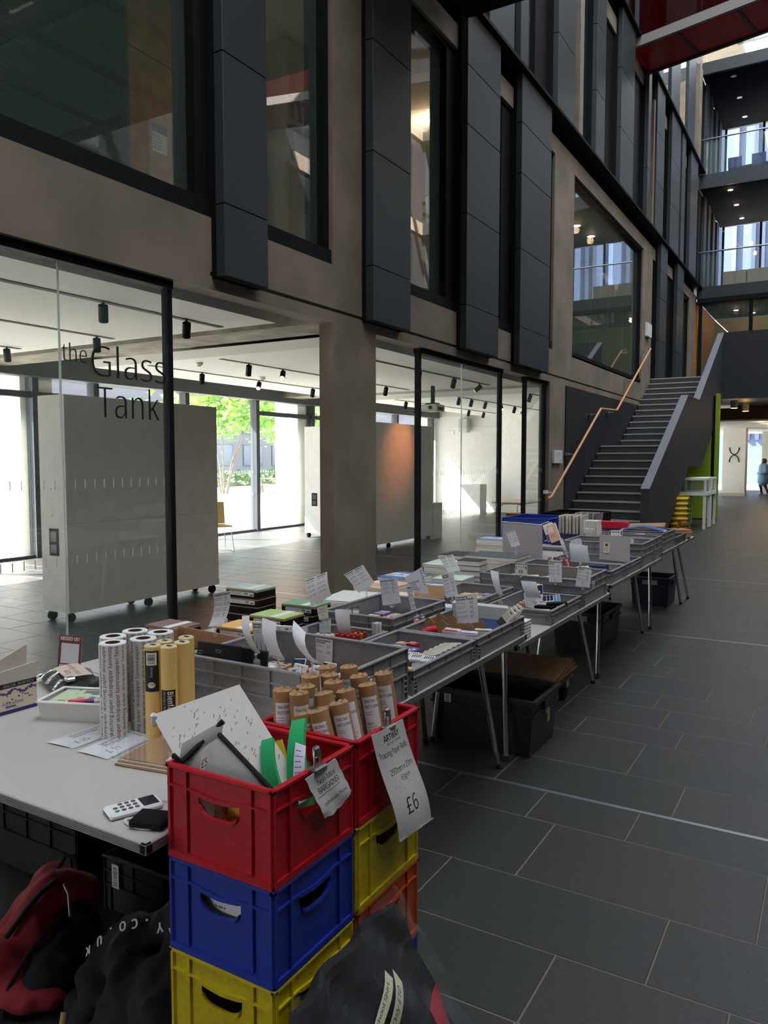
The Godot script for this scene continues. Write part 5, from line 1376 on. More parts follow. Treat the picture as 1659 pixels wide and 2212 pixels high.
	# price sleeves lying on the table
	for k in 2:
		var si := blank(220, 110, Color(0.86, 0.86, 0.88))
		for j in 2: ink(si, 70, 8 + j * 17, [["Sketching Rolls", "Heavy Paper"], ["Sketching", "Tracing Rolls"]][k][j], 18, Color(0.15, 0.15, 0.16), "sans bold")
		lines(si, 70, 46, 90, 1, 8); ink(si, 40, 60, ["£ 25", "£ 11"][k], 30, Color(0.15, 0.15, 0.18), "sans italic"); 
		var sd := blank(90, 24, Color(0.86, 0.86, 0.88)); ink(sd, 2, 0, "ARTWAY", 18, Color(0.2, 0.2, 0.2)); sd.rotate_90(CLOCKWISE); si.blit_rect(sd, Rect2i(0, 0, 24, 90), Vector2i(192, 8))
		var q: Array = [[V(-2.09, 0.7265, -1.68), V(-1.985, 0.7225, -1.69), V(-1.99, 0.722, -1.50), V(-2.10, 0.723, -1.49)], [V(-1.965, 0.7265, -1.69), V(-1.85, 0.7225, -1.69), V(-1.83, 0.722, -1.495), V(-1.955, 0.723, -1.49)]][k]
		var sl := thing("price_sleeve", ["plastic sleeved price sheet reading 25 pounds flat on the table", "plastic sleeved price sheet for tracing rolls flat on the table"][k], "price sheet")
		part(sl, "sheet", sheet4([q[3], q[0], q[1], q[2]], place(si), 0.002, 0.0006, 4), M.art_gloss)
		part(sl, "sleeve", sheet4([q[3] + V(-0.004, 0.0012, 0.006), q[0] + V(-0.004, 0.0012, -0.004), q[1] + V(0.004, 0.0012, -0.004), q[2] + V(0.004, 0.0012, 0.006)], Rect2(), 0.003, 0.0, 4), M.clear)
	var bf := thing("board_pack", "sleeved stack of brown boards and white card beside the bargain crate", "board pack", V(-1.60, 0.72, -1.62), 10)
	for k in 5: part(bf, "board", S().box(V(-0.2 + 0.003 * k, 0.002 + k * 0.004, -0.11), V(0.2 + 0.002 * k, 0.005 + k * 0.004, 0.11 - 0.003 * k)), M.kraft if k % 2 == 0 else M.pages)
	part(bf, "white_card", SX(V(0.03, 0.0225, 0.01), 14).box(V(-0.09, 0, -0.07), V(0.12, 0.0008, 0.05)), M.white)
	part(bf, "clear_sleeve", S().box(V(-0.21, 0.0245, -0.115), V(0.21, 0.0247, 0.12)), M.bag)
	paper_rolls()
	table_clutter()
	under_table()

func bargain_art() -> Rect2:
	var im := blank(260, 250, Color(0.87, 0.85, 0.84))
	ink(im, 62, 34, "Non-Mint", 40, Color(0.12, 0.12, 0.13), "sans italic", 0.9); ink(im, 40, 76, "BARGAINS!", 42, Color(0.12, 0.12, 0.13), "sans italic", 0.86)
	im.fill_rect(Rect2i(20, 126, 190, 3), Color(0.14, 0.14, 0.15)); ink(im, 40, 160, "individually Priced.", 27, Color(0.12, 0.12, 0.13), "sans italic", 0.88)
	return place(im)
func tracing_art() -> Rect2:
	var im := blank(260, 430, Color(0.84, 0.82, 0.81))
	ink(im, 66, 16, "ARTWAY", 36, Color(0.12, 0.10, 0.10), "sans bold", 0.95); ink(im, 84, 54, "WILTSHIRE - ENGLAND", 12, Color(0.15, 0.14, 0.14))
	ink(im, 14, 78, "Tracing Paper Rolls", 30, Color(0.12, 0.12, 0.13), "sans italic", 0.88); ink(im, 50, 150, "297mm x 20m", 32, Color(0.12, 0.12, 0.13), "sans italic", 0.9); ink(im, 110, 188, "63gsm", 28, Color(0.12, 0.12, 0.13), "sans italic")
	ink(im, 78, 262, "£6", 92, Color(0.14, 0.14, 0.15), "sans italic")
	for k in 26: im.fill_rect(Rect2i(rng.randi_range(30, 230), rng.randi_range(210, 260), 3, rng.randi_range(2, 6)), Color(0.45, 0.44, 0.44))
	return place(im)
# a paper hanging by a metal clip from a crate rim
func hung_sign(called: String, label: String, c: Array, uv: Rect2, bulge: float, clip: Vector3, torn: bool) -> void:
	var o := thing(called, label, "notice")
	var nn: Vector3 = (c[2] - c[3]).cross(c[0] - c[3]).normalized()
	part(o, "paper", S().sheet(func(s: float, t: float) -> Vector3:
		var s2 := s; var t2 := t
		if torn:
			s2 += 0.012 * sin(t * 23.0) * (1.0 if s > 0.9 or s < 0.1 else 0.0); t2 += 0.014 * sin(s * 19.0) * (1.0 if t < 0.1 else 0.0)
			if t < 0.08: t2 += 0.12 * pow(absf(s - 0.4), 2.0) * 3.0
		var lo: Vector3 = c[3].lerp(c[2], s2); var hi: Vector3 = c[0].lerp(c[1], s2)
		return lo.lerp(hi, t2) + nn * (bulge * sin(t * 5.0) * (1.0 - t) + (0.0015 * sin(s * 9.0 + t * 4.0) * (1.0 - t) if torn else 0.004 * sin(s * 5.0))), 14, 14, 0.0007, uv), M.art)
	if not torn: part(o, "folded_hem", S().tube([c[3] + nn * 0.002, c[2] + nn * 0.002], 0.0025, 6), M.clear)
	var k := part(o, "bulldog_clip", S().soft(clip + V(-0.006, -0.016, -0.024), clip + V(0.018, 0.002, 0.024), 0.004), M.steel)
	part(k, "lever", S().tube([clip + V(0.006, 0, -0.012), clip + V(0.004, 0.035, -0.010), clip + V(0.0, 0.045, 0.0), clip + V(0.004, 0.035, 0.010), clip + V(0.006, 0, 0.012)], 0.003, 6).soft(clip + V(-0.006, 0.02, -0.009), clip + V(0.008, 0.046, 0.009), 0.004), M.steel)

func bagged_garment() -> void:
	var o := thing("bagged_garment", "dark garment in a clear plastic bag with price tags leaning on the crates", "bagged garment")
	# outline at height t: left and right z, and distance out from the crates
	var fn := func(s: float, t: float, out: float) -> Vector3:
		var zl := lerpf(-1.04, -1.27, t); var zr := lerpf(-1.93, -1.72, pow(t, 1.1))
		var z := lerpf(zl, zr, s)
		var x := lerpf(-0.80, -0.992, pow(t, 0.8)) + 0.05 * sin(PI * s) * (1.0 - t * 0.8) - 0.05 * (1.0 - sin(PI * clampf(s, 0.0, 1.0))) * (1.0 - t)
		x += 0.010 * sin(s * 17.0 + t * 6.0) + 0.008 * sin(s * 7.0 - t * 13.0)
		return V(maxf(x + out, -1.008), 0.475 * t * (1.0 - 0.10 * pow(1.0 - s, 2.0)) + 0.002, z)
	part(o, "garment", S().sheet(func(s: float, t: float) -> Vector3: return fn.call(0.05 + s * 0.88, t * 0.92, -0.004), 26, 26, 0.03), M.cloth_black)
	part(o, "striped_trim", S().sheet(func(s: float, t: float) -> Vector3: return fn.call(0.72 + s * 0.14 + t * 0.07, 0.01 + t * 0.36, 0.004), 8, 10, 0.002), mat(c8(176, 30, 52), 0.8))
	part(o, "striped_trim", S().sheet(func(s: float, t: float) -> Vector3: return fn.call(0.61 + s * 0.10 + t * 0.09, 0.01 + t * 0.28, 0.004), 8, 10, 0.002), mat(c8(206, 204, 198), 0.8))
	part(o, "plastic_bag", S().sheet(func(s: float, t: float) -> Vector3: return fn.call(s, t, 0.011 + 0.006 * sin(s * 31.0 + t * 23.0) + 0.004 * sin(t * 40.0 - s * 12.0)), 44, 44, 0.0), M.bag)
	for k in 2:
		var im := blank(110, 40, Color(0.82, 0.80, 0.68)); ink(im, 8, 4, ["School Shirt", "Only £10"][k], 18 if k == 0 else 22, Color(0.15, 0.16, 0.18), "sans italic", 0.9)
		var r := place(im)
		part(o, "price_tag", S().sheet(func(s: float, t: float) -> Vector3: return fn.call([0.44, 0.53][k] + s * [0.16, 0.12][k] - t * 0.02, [0.56, 0.50][k] + s * 0.18 + t * [0.05, 0.08][k], 0.026), 6, 3, 0.0005, r), M.art)

func paper_rolls() -> void:
	var im := blank(512, 512, Color(0.86, 0.84, 0.83))
	var word := "Skizzenpapier sketching paper skisspapper luonnospaperi Tervakoski "
	for k in 13: ink(im, -30 - (k * 137) % 300, k * 40 - 4, word + word, 30, Color(0.13, 0.12, 0.13), "sans", 0.96)
	im.rotate_90(COUNTERCLOCKWISE)
	var uv := place(im)
	var whites := [V(-1.975, 0.72, -1.645), V(-2.048, 0.72, -1.708), V(-2.05, 0.72, -1.803), V(-1.938, 0.72, -1.737), V(-1.96, 0.72, -1.832)]
	var wl := ["white printed sketch paper roll standing foremost, beside the white tray", "white printed sketch paper roll behind the foremost one", "white printed sketch paper roll at the back by the cardboard box", "white printed sketch paper roll in the middle, next to the yellow rolls", "white printed sketch paper roll behind the yellow rolls"]
	var core := mat(c8(120, 84, 60), 0.9)
	for k in 5:
		var o := thing("sketch_paper_roll", wl[k], "paper roll", whites[k], k * 67.0, "white sketch paper rolls")
		var s := S()
		for j in 28:
			var a := TAU * j / 28; var b := TAU * (j + 1) / 28
			var A := V(sin(a), 0, cos(a)); var B := V(sin(b), 0, cos(b))
			var r0 := Vector2(uv.position.x + uv.size.x * j / 28, uv.position.y + uv.size.y); var r1 := Vector2(uv.position.x + uv.size.x * (j + 1) / 28, uv.position.y)
			s.tri(A * 0.043, B * 0.043, B * 0.043 + V(0, 0.3, 0), A, B, B, r0, Vector2(r1.x, r0.y), r1)
			s.tri(A * 0.043, B * 0.043 + V(0, 0.3, 0), A * 0.043 + V(0, 0.3, 0), A, B, A, r0, r1, Vector2(r0.x, r1.y))
		part(o, "printed_wrap", s, M.art)
		part(o, "paper_end", S().lathe([Vector2(0.043, 0.3), Vector2(0.0415, 0.303), Vector2(0.024, 0.303), Vector2(0.023, 0.30)], 24), M.white)
		part(o, "card_core", S().lathe([Vector2(0.024, 0.29), Vector2(0.024, 0.303), Vector2(0.0225, 0.303), Vector2(0.0225, 0.1), Vector2(0, 0.1)], 20), core)
	var yel := mat(c8(232, 196, 118), 0.6)
	var ys := [V(-1.852, 0.72, -1.697), V(-1.797, 0.72, -1.712), V(-1.862, 0.72, -1.757), V(-1.803, 0.72, -1.774), V(-1.842, 0.72, -1.832)]
	var yl := ["yellow tracing roll with a black barcode band, leftmost of the yellow rolls", "yellow tracing roll with a black lettered label at the front", "yellow tracing roll in the middle of the bunch", "yellow tracing roll nearest the grey crate", "yellow tracing roll at the back of the bunch"]
	for k in 5:
		var o := thing("tracing_roll", yl[k], "paper roll", ys[k], 0, "yellow tracing rolls")
		part(o, "roll", S().lathe([Vector2(0, 0), Vector2(0.026, 0), Vector2(0.026, 0.297), Vector2(0.024, 0.299)], 22), yel)
		part(o, "end_cap", S().lathe([Vector2(0.0245, 0.298), Vector2(0.0235, 0.300), Vector2(0, 0.300)], 20), mat(c8(206, 200, 170), 0.4))
		var em := S()
		for j in 3: em.box(V(-0.012 + j * 0.003, 0.3002, -0.008 + j * 0.006), V(0.010 + j * 0.002, 0.3008, -0.005 + j * 0.006))
		part(o, "cap_print", em, M.dark)
		if k < 2:
			var li := blank(90, 300, Color(0.09, 0.09, 0.10))
			if k == 0:
				li.fill_rect(Rect2i(14, 14, 62, 92), Color(0.9, 0.9, 0.89)); barcode(li, 22, 24, 44, 72, false)
				var sw := int(sqrt(22.0 * 22.0)); 
				for y in range(-sw, sw): li.fill_rect(Rect2i(45 - int(sqrt(float(sw * sw - y * y))), 250 + y, 2 * int(sqrt(float(sw * sw - y * y))), 1), Color(0.85, 0.82, 0.74))
				ink(li, 28, 236, "12x20", 13, Color(0.1, 0.1, 0.1)); var sv := blank(110, 24, Color(0.09, 0.09, 0.10)); ink(sv, 2, 0, "Bienfang", 19, Color(0.85, 0.82, 0.75)); sv.rotate_90(CLOCKWISE); li.blit_rect(sv, Rect2i(0, 0, 24, 110), Vector2i(34, 116))
			else:
				li = blank(90, 300, Color(0.09, 0.09, 0.10)); var sv := blank(290, 44, Color(0.09, 0.09, 0.10)); ink(sv, 6, -4, "Bienfang", 46, Color(0.90, 0.86, 0.78), "sans bold"); sv.rotate_90(CLOCKWISE); li.blit_rect(sv, Rect2i(0, 0, 44, 290), Vector2i(38, 4))
				var s3 := blank(290, 24, Color(0.09, 0.09, 0.10)); ink(s3, 6, 0, "SKETCHING & TRACING PAPER", 17, Color(0.8, 0.78, 0.7)); s3.rotate_90(CLOCKWISE); li.blit_rect(s3, Rect2i(0, 0, 24, 290), Vector2i(10, 4))
			var r := place(li)
			var y0: float = [0.155, 0.04][k]; var y1: float = [0.285, 0.165][k]
			part(o, "label_band", S().sheet(func(s: float, t: float) -> Vector3:
				var a := 0.62 + (s - 0.5) * 1.9
				return V(sin(a) * 0.0263, lerpf(y0, y1, t), cos(a) * 0.0263), 10, 1, 0.0, r), M.art)

func table_clutter() -> void:
	# marker box with an open flap
	var im := blank(200, 150, Color(0.86, 0.80, 0.72)); im.fill_rect(Rect2i(0, 0, 200, 24), Color(0.12, 0.12, 0.13)); ink(im, 36, 1, "DALER  ROWNEY", 18, Color(0.85, 0.84, 0.8), "serif")
	for k in 60:
		var x := 20 + k * 3; var y := 40 + int(10 * sin(k * 0.22)) + rng.randi_range(-4, 4)
		im.fill_rect(Rect2i(x, y, rng.randi_range(4, 12), rng.randi_range(3, 12)), Color(0.36, 0.20, 0.46))
	for k in 16: im.fill_rect(Rect2i(rng.randi_range(20, 180), rng.randi_range(60, 90), rng.randi_range(3, 8), rng.randi_range(3, 8)), Color(0.30, 0.16, 0.34))
	im.fill_rect(Rect2i(0, 24, 14, 110), Color(0.30, 0.22, 0.50)); im.fill_rect(Rect2i(0, 132, 200, 18), Color(0.20, 0.19, 0.42))
	ink(im, 26, 84, "Aquafine", 24, Color(0.25, 0.2, 0.4), "serif italic"); im.fill_rect(Rect2i(44, 112, 50, 8), Color(0.30, 0.20, 0.55)); lines(im, 44, 122, 100, 1, 6)
	var o := thing("marker_box", "white and purple printed marker box with an open flap, at the table's edge", "box", V(-2.51, 0.72, -1.635), 86)
	part(o, "carton", S().soft(V(-0.075, 0, -0.11), V(0.075, 0.108, 0.05), 0.002), mat(c8(216, 208, 198), 0.6))
	var q := S(); q.quad(V(-0.075, 0.001, 0.0507), V(0.075, 0.001, 0.0507), V(0.075, 0.107, 0.0507), V(-0.075, 0.107, 0.0507), place(im)); part(o, "printed_front", q, M.art)
	part(o, "flap", sheet4([V(-0.075, 0.155, 0.062), V(0.08, 0.168, 0.062), V(0.075, 0.108, 0.05), V(-0.075, 0.108, 0.05)], Rect2(), 0.0, 0.002, 2), M.pages)
	part(o, "inner_flap", sheet4([V(-0.045, 0.185, 0.02), V(0.06, 0.225, 0.02), V(0.07, 0.108, -0.005), V(-0.045, 0.108, -0.005)], Rect2(), 0.0, 0.002, 2), M.pages)
	# sign in a clear stand
	var si := blank(140, 180, Color(0.42, 0.16, 0.18)); ink(si, 6, 2, "MISSED US?", 25, Color(0.93, 0.89, 0.84), "sans bold", 0.86)
	si.fill_rect(Rect2i(16, 40, 108, 100), Color(0.84, 0.82, 0.84)); si.fill_rect(Rect2i(10, 146, 120, 30), Color(0.80, 0.78, 0.78)); lines(si, 14, 150, 108, 3, 9, Color(0.45, 0.20, 0.22))
	var ms := thing("sign_holder", "dark red sign reading MISSED US in a clear stand", "sign", V(-2.735, 0.72, -2.05), 12)
	part(ms, "printed_sign", sheet4([V(-0.058, 0.152, -0.02), V(0.058, 0.152, -0.02), V(0.058, 0.004, 0), V(-0.058, 0.004, 0)], place(si), 0.0, 0.001, 2), M.art)
	part(ms, "clear_foot", S().box(V(-0.06, 0.0, -0.03), V(0.06, 0.003, 0.03)), M.clear)
	# black packet with a brown note
	var bp := thing("bagged_textile", "folded black textiles in plastic with a handwritten brown note", "packet", V(-2.56, 0.72, -1.93), -20)
	part(bp, "textile", S().sheet(func(s: float, t: float) -> Vector3: return V(-0.14 + 0.28 * s, 0.042 + 0.005 * sin(s * 11 + t * 5) - 0.013 * pow(2 * absf(s - 0.5), 4) - 0.010 * pow(2 * absf(t - 0.5), 4), 0.09 - 0.18 * t), 14, 12, 0.012), M.cloth_black)
	part(bp, "plastic", S().sheet(func(s: float, t: float) -> Vector3: return V(-0.15 + 0.32 * s, 0.052 + 0.005 * sin(s * 23 + t * 15) - 0.022 * pow(2 * absf(s - 0.5), 4) - 0.020 * pow(2 * absf(t - 0.5), 4), 0.10 - 0.20 * t), 20, 16, 0.0), M.bag)
	var nt := blank(150, 70, Color(0.80, 0.72, 0.64)); ink(nt, 40, 4, "Large", 20, Color(0.2, 0.18, 0.18), "sans italic"); ink(nt, 20, 26, "Artist's Apron", 20, Color(0.2, 0.18, 0.18), "sans italic"); nt.rotate_180()
	part(bp, "note", sheet4([V(-0.10, 0.060, -0.06), V(0.10, 0.060, -0.05), V(0.11, 0.062, 0.05), V(-0.08, 0.062, 0.04)], place(nt), 0.004, 0.0006, 3), M.art)
	part(bp, "note_clip", S().soft(V(0.09, 0.05, 0.02), V(0.125, 0.066, 0.055), 0.004), M.steel)
	# white tray of markers
	var tr := thing("white_tray", "white plastic tray holding a pad and highlighters", "tray", V(-2.235, 0.72, -1.735), 22)
	var tw := 0.125; var td := 0.085
	var wm := mat(c8(226, 222, 218), 0.45)
	var ts := S()
	ts.soft(V(-tw + 0.012, 0, -td + 0.012), V(tw - 0.012, 0.005, td - 0.012), 0.002)
	for s in [-1, 1]:
		ts.xf = Transform3D.IDENTITY
		ts.quad(V(-tw + 0.01, 0.0, s * (td - 0.01)), V(tw - 0.01, 0.0, s * (td - 0.01)), V(tw, 0.065, s * td), V(-tw, 0.065, s * td)) if s > 0 else ts.quad(V(tw - 0.01, 0.0, s * (td - 0.01)), V(-tw + 0.01, 0.0, s * (td - 0.01)), V(-tw, 0.065, s * td), V(tw, 0.065, s * td))
		if s > 0: ts.quad(V(tw - 0.01, 0.0, td - 0.01), V(tw - 0.01, 0.0, -td + 0.01), V(tw, 0.065, -td), V(tw, 0.065, td))
		else: ts.quad(V(-tw + 0.01, 0.0, -td + 0.01), V(-tw + 0.01, 0.0, td - 0.01), V(-tw, 0.065, td), V(-tw, 0.065, -td))
	part(tr, "bowl", ts, wm)
	var rm := S()
	for s in [-1, 1]:
		rm.soft(V(-tw - 0.006, 0.060, s * td - 0.006), V(tw + 0.006, 0.068, s * td + 0.006), 0.003); rm.soft(V(s * tw - 0.006, 0.060, -td - 0.006), V(s * tw + 0.006, 0.068, td + 0.006), 0.003)
	part(tr, "rim", rm, wm)
	var pim := art_noise(120, 80, Color(0.72, 0.80, 0.66), [Color(0.85, 0.82, 0.5), Color(0.35, 0.5, 0.55), Color(0.8, 0.55, 0.5), Color(0.45, 0.45, 0.42)], 26)
	carton("picture_pad", "small picture covered pad lying in the white tray", "pad", V(-2.255, 0.765, -1.745), V(0.19, 0.012, 0.13), Vector3(2, 22, 0), M.pages, Rect2(), place(pim))
	var hc := [c8(230, 70, 90), c8(220, 60, 110), c8(110, 70, 150), c8(232, 226, 222), c8(60, 60, 66)]
	for k in 5: pen(["red highlighter in the white tray", "pink highlighter in the white tray", "purple highlighter in the white tray", "white highlighter in the white tray", "dark marker in the white tray"][k], V(-2.20 + 0.024 * k - 0.02, 0.787, -1.66 - 0.016 * k), V(-2.145 + 0.022 * k - 0.02, 0.787, -1.70 - 0.016 * k), 0.007, mat(hc[k], 0.4), mat(hc[k] * 0.9, 0.4), "highlighters in the white tray")

func under_table() -> void:
	# red rucksack lying open on the floor
	var o := thing("red_rucksack", "red rucksack with a dark patch, open on the floor under the table", "rucksack", V(-2.045, 0, -1.44), 34)
	var rm := grain(mat(c8(150, 28, 38), 0.85), noise_tex(0.15, Color(0.82, 0.82, 0.82), Color(1, 1, 1), 97), 6.0)
	part(o, "body", blend_bones([[V(-0.13, 0.05, 0.10), V(0.0, 0.24, -0.02), 0.06, 0.075], [V(-0.15, 0.06, -0.04), V(-0.01, 0.25, -0.10), 0.075, 0.07], [V(-0.06, 0.05, 0.13), V(0.06, 0.05, 0.15), 0.05, 0.04], [V(-0.02, 0.10, -0.10), V(0.06, 0.24, -0.06), 0.08, 0.065], [V(-0.14, 0.05, -0.1), V(-0.04, 0.06, 0.0), 0.06, 0.06], [V(-0.10, 0.14, 0.06), V(-0.02, 0.2, 0.03), 0.055, 0.05]], 0.013, 0.03, 0.028, 7.0), rm)
	part(o, "open_mouth", blend_bones([[V(0.04, 0.09, 0.09), V(0.085, 0.17, -0.01), 0.072, 0.066], [V(0.0, 0.07, 0.13), V(0.08, 0.08, 0.08), 0.04, 0.05]], 0.013, 0.03, 0.02, 9.0), M.cloth_black)
	part(o, "mouth_binding", S().tube([V(-0.07, 0.015, 0.185), V(-0.06, 0.09, 0.155), V(-0.02, 0.16, 0.115), V(0.03, 0.215, 0.065), V(0.09, 0.25, 0.015), V(0.12, 0.24, -0.04)], 0.007, 6), M.cloth_black)
	part(o, "zip", S().tube([V(-0.085, 0.205, 0.105), V(-0.045, 0.26, 0.075), V(-0.005, 0.305, 0.045), V(0.03, 0.325, 0.01)], 0.008, 6), M.cloth_black)
	part(o, "zip_pull", S().tube([V(0.05, 0.31, 0.01), V(0.07, 0.29, 0.03), V(0.08, 0.23, 0.05)], 0.004, 5), M.alu)
	part(o, "top_loop", S().tube([V(0.0, 0.31, -0.08), V(0.02, 0.345, -0.09), V(0.05, 0.345, -0.09), V(0.07, 0.30, -0.08)], 0.008, 6), M.cloth_black)
	part(o, "strap", S().tube([V(-0.19, 0.09, 0.06), V(-0.215, 0.04, 0.10), V(-0.19, 0.010, 0.16), V(-0.15, 0.008, 0.2)], 0.012, 6), M.cloth_black)
	var im := blank(90, 110, Color(0.10, 0.09, 0.10)); im.fill_rect(Rect2i(28, 16, 34, 78), Color(0.75, 0.72, 0.72)); im.fill_rect(Rect2i(12, 42, 66, 26), Color(0.75, 0.72, 0.72)); im.fill_rect(Rect2i(33, 21, 24, 68), Color(0.55, 0.10, 0.14)); im.fill_rect(Rect2i(17, 47, 56, 16), Color(0.55, 0.10, 0.14))
	part(o, "patch", sheet4([V(-0.185, 0.185, 0.095), V(-0.125, 0.195, 0.145), V(-0.135, 0.115, 0.188), V(-0.195, 0.105, 0.14)], place(im), 0.006, 0.002, 3), M.art)
	# dark garment with white lettering
	var g := thing("dark_apron", "crumpled black apron with white lettering heaped under the table", "apron", V(-1.63, 0, -1.46))
	part(g, "cloth", blend_bones([[V(0.10, 0.30, -0.10), V(0.18, 0.30, 0.0), 0.07, 0.07], [V(0.08, 0.28, -0.06), V(-0.10, 0.20, 0.02), 0.065, 0.06], [V(-0.10, 0.20, 0.02), V(-0.14, 0.06, 0.10), 0.06, 0.055], [V(0.0, 0.16, 0.04), V(0.04, 0.05, 0.16), 0.10, 0.07], [V(0.14, 0.2, 0.04), V(0.16, 0.05, 0.16), 0.10, 0.08], [V(-0.20, 0.04, 0.10), V(-0.08, 0.04, 0.20), 0.045, 0.045], [V(0.0, 0.05, 0.2), V(0.14, 0.05, 0.22), 0.05, 0.05]], 0.013, 0.025, 0.05, 6.0), M.cloth_black)
	part(g, "wooden_toggle", S().tube([V(-0.17, 0.075, 0.155), V(-0.155, 0.045, 0.175)], 0.009, 8), M.kraft)
	var word := "AY.CO.UK"
	for k in word.length():
		var t := k / 7.0
		var tm := TextMesh.new(); tm.text = word[word.length() - 1 - k]; tm.font = font_of("sans bold"); tm.font_size = 48; tm.pixel_size = 0.0007; tm.depth = 0.002; tm.curve_step = 2.0
		var l := inst("lettering", tm, M.white); g.add_child(l, true)
		var p := V(-0.165, 0.21, 0.075).lerp(V(0.14, 0.345, 0.045), t) + V(0, 0.05 * sin(PI * t), 0)
		l.transform = Transform3D(Basis(Vector3.UP, lerpf(-0.3, 0.5, t)) * Basis(Vector3.RIGHT, -0.6) * Basis(Vector3.BACK, PI + lerpf(0.9, 0.2, t)), p)
	# black crates behind them
	var bk := mat(c8(30, 30, 32), 0.5)
	euro_crate("black crate with a barcode sticker under the near table", -2.22, -1.62, -2.17, -1.78, 0.0, 0.20, bk, true, "black crates on the floor")
	euro_crate("black crate at the picture's edge under the near table, holding card", -2.95, -2.36, -2.25, -1.78, 0.0, 0.30, bk, true, "black crates on the floor")
	var st := blank(40, 90, Color(0.80, 0.78, 0.68)); barcode(st, 8, 10, 24, 70, false)
	solo("barcode_sticker", sheet4([V(-2.16, 0.185, -1.772), V(-2.125, 0.185, -1.772), V(-2.125, 0.10, -1.772), V(-2.16, 0.10, -1.772)], place(st), 0, 0.0005, 1), M.art, "cream barcode sticker on the black crate under the near table", "sticker")
	carton("cardboard_sheet", "flat brown card lying in the black crate under the near table", "card", V(-2.62, 0.14, -2.0), V(0.42, 0.02, 0.3), Vector3(8, 15, 4), M.kraft)
	# big black tub, board dolly and further tubs under the long row
	tub("large open black tub with labels under the long row of tables", -1.98, -1.35, -4.30, -3.86, 0.32, bk, true)
	tub("dark blue tub with a white label under the farther tables", -1.97, -1.55, -9.2, -8.72, 0.32, mat(c8(24, 28, 46), 0.5), false)
	tub("dark tub standing behind the chrome legs of the farther tables", -2.1, -1.65, -7.0, -6.4, 0.32, bk, false)
	var d := thing("board_dolly", "low wooden dolly stacked with brown boards beneath the tables", "dolly", V(-1.72, 0, -4.72))
	var wd := grain(mat(c8(128, 88, 56), 0.7), noise_tex(0.02, Color(0.7, 0.68, 0.66), Color(1, 1, 1), 98), 1.2)
	part(d, "deck", S().soft(V(-0.26, 0.15, -0.34), V(0.22, 0.20, 0.34), 0.004), wd)
	for k in 3: part(d, "board", SX(V(0, 0.203 + 0.018 * k, 0), 3.0 * k).soft(V(-0.30, 0, -0.37), V(0.24, 0.016, 0.37), 0.003), wd)
	for sx in [-1, 1]:
		for sz in [-1, 1]:
			var c := part(d, "caster", S().box(V(0.17 * sx - 0.03, 0.09, 0.27 * sz - 0.03), V(0.17 * sx + 0.03, 0.15, 0.27 * sz + 0.03)), M.steel)
			part(c, "wheel", S().tube([V(0.17 * sx - 0.015, 0.05, 0.27 * sz), V(0.17 * sx + 0.015, 0.05, 0.27 * sz)], 0.05, 14), M.black)

func tub(label: String, x0: float, x1: float, z0: float, z1: float, h: float, m: Material, stickers: bool) -> void:
	var o := thing("storage_tub", label, "tub", V((x0 + x1) / 2, 0, (z0 + z1) / 2), 0, "storage tubs on the floor")
	var X := (x1 - x0) / 2; var W := (z1 - z0) / 2; var b := 0.88
	part(o, "base", S().box(V(-X * b, 0, -W * b), V(X * b, 0.006, W * b)), m)
	for f in 4:
		var s := S()
		var k: Array = [[-X, W, X, W], [X, W, X, -W], [X, -W, -X, -W], [-X, -W, -X, W]][f]
		s.quad(V(k[0] * b, 0, k[1] * b), V(k[2] * b, 0, k[3] * b), V(k[2] * 0.97, h, k[3] * 0.97), V(k[0] * 0.97, h, k[1] * 0.97))
		s.quad(V(k[2] * b * 0.985, 0, k[3] * b * 0.985), V(k[0] * b * 0.985, 0, k[1] * b * 0.985), V(k[0] * 0.955, h, k[1] * 0.955), V(k[2] * 0.955, h, k[3] * 0.955))
		part(o, "wall", s, m)
	var rim := S()
	for s in [-1, 1]:
		rim.soft(V(-X, h - 0.03, s * W * 0.97 - 0.012), V(X, h, s * W * 0.97 + 0.012), 0.004); rim.soft(V(s * X * 0.97 - 0.012, h - 0.03, -W), V(s * X * 0.97 + 0.012, h, W), 0.004)
	part(o, "rim", rim, m)
	var rb := S()
	for s in [-1, 1]:
		rb.box(V(-X * 0.95, h * 0.72, s * W * 0.95 - 0.012), V(X * 0.95, h * 0.75, s * W * 0.95 + 0.012)); rb.box(V(s * X * 0.95 - 0.012, h * 0.72, -W * 0.95), V(s * X * 0.95 + 0.012, h * 0.75, W * 0.95))
		rb.box(V(s * X * 0.96 - 0.02, h * 0.78, -0.07), V(s * X * 0.96 + 0.02, h * 0.90, 0.07))
	part(o, "rib", rb, m)
	if stickers:
		var st := blank(30, 70, Color(0.80, 0.78, 0.68)); barcode(st, 6, 8, 18, 54, false)
		part(o, "barcode_sticker", sheet4([V(-X * 0.70, h * 0.95, W * 0.985), V(-X * 0.57, h * 0.95, W * 0.985), V(-X * 0.57, h * 0.72, W * 0.985), V(-X * 0.70, h * 0.72, W * 0.985)], place(st), 0, 0.0005, 1), M.art)
		for k in 2: part(o, "tape_scrap", SX(V(X * 0.955 - k * 0.012, h * (0.62 - k * 0.2), -0.02 - k * 0.04)).box(V(0, 0, -0.03), V(0.006, 0.06, 0.03 - k * 0.02)), mat(c8(170, 156, 120), 0.7))
	else:
		part(o, "white_label", S().box(V(-0.08, h * 0.72, W * 0.975), V(0.08, h * 0.92, W * 0.985)), mat(c8(150, 152, 156), 0.6))

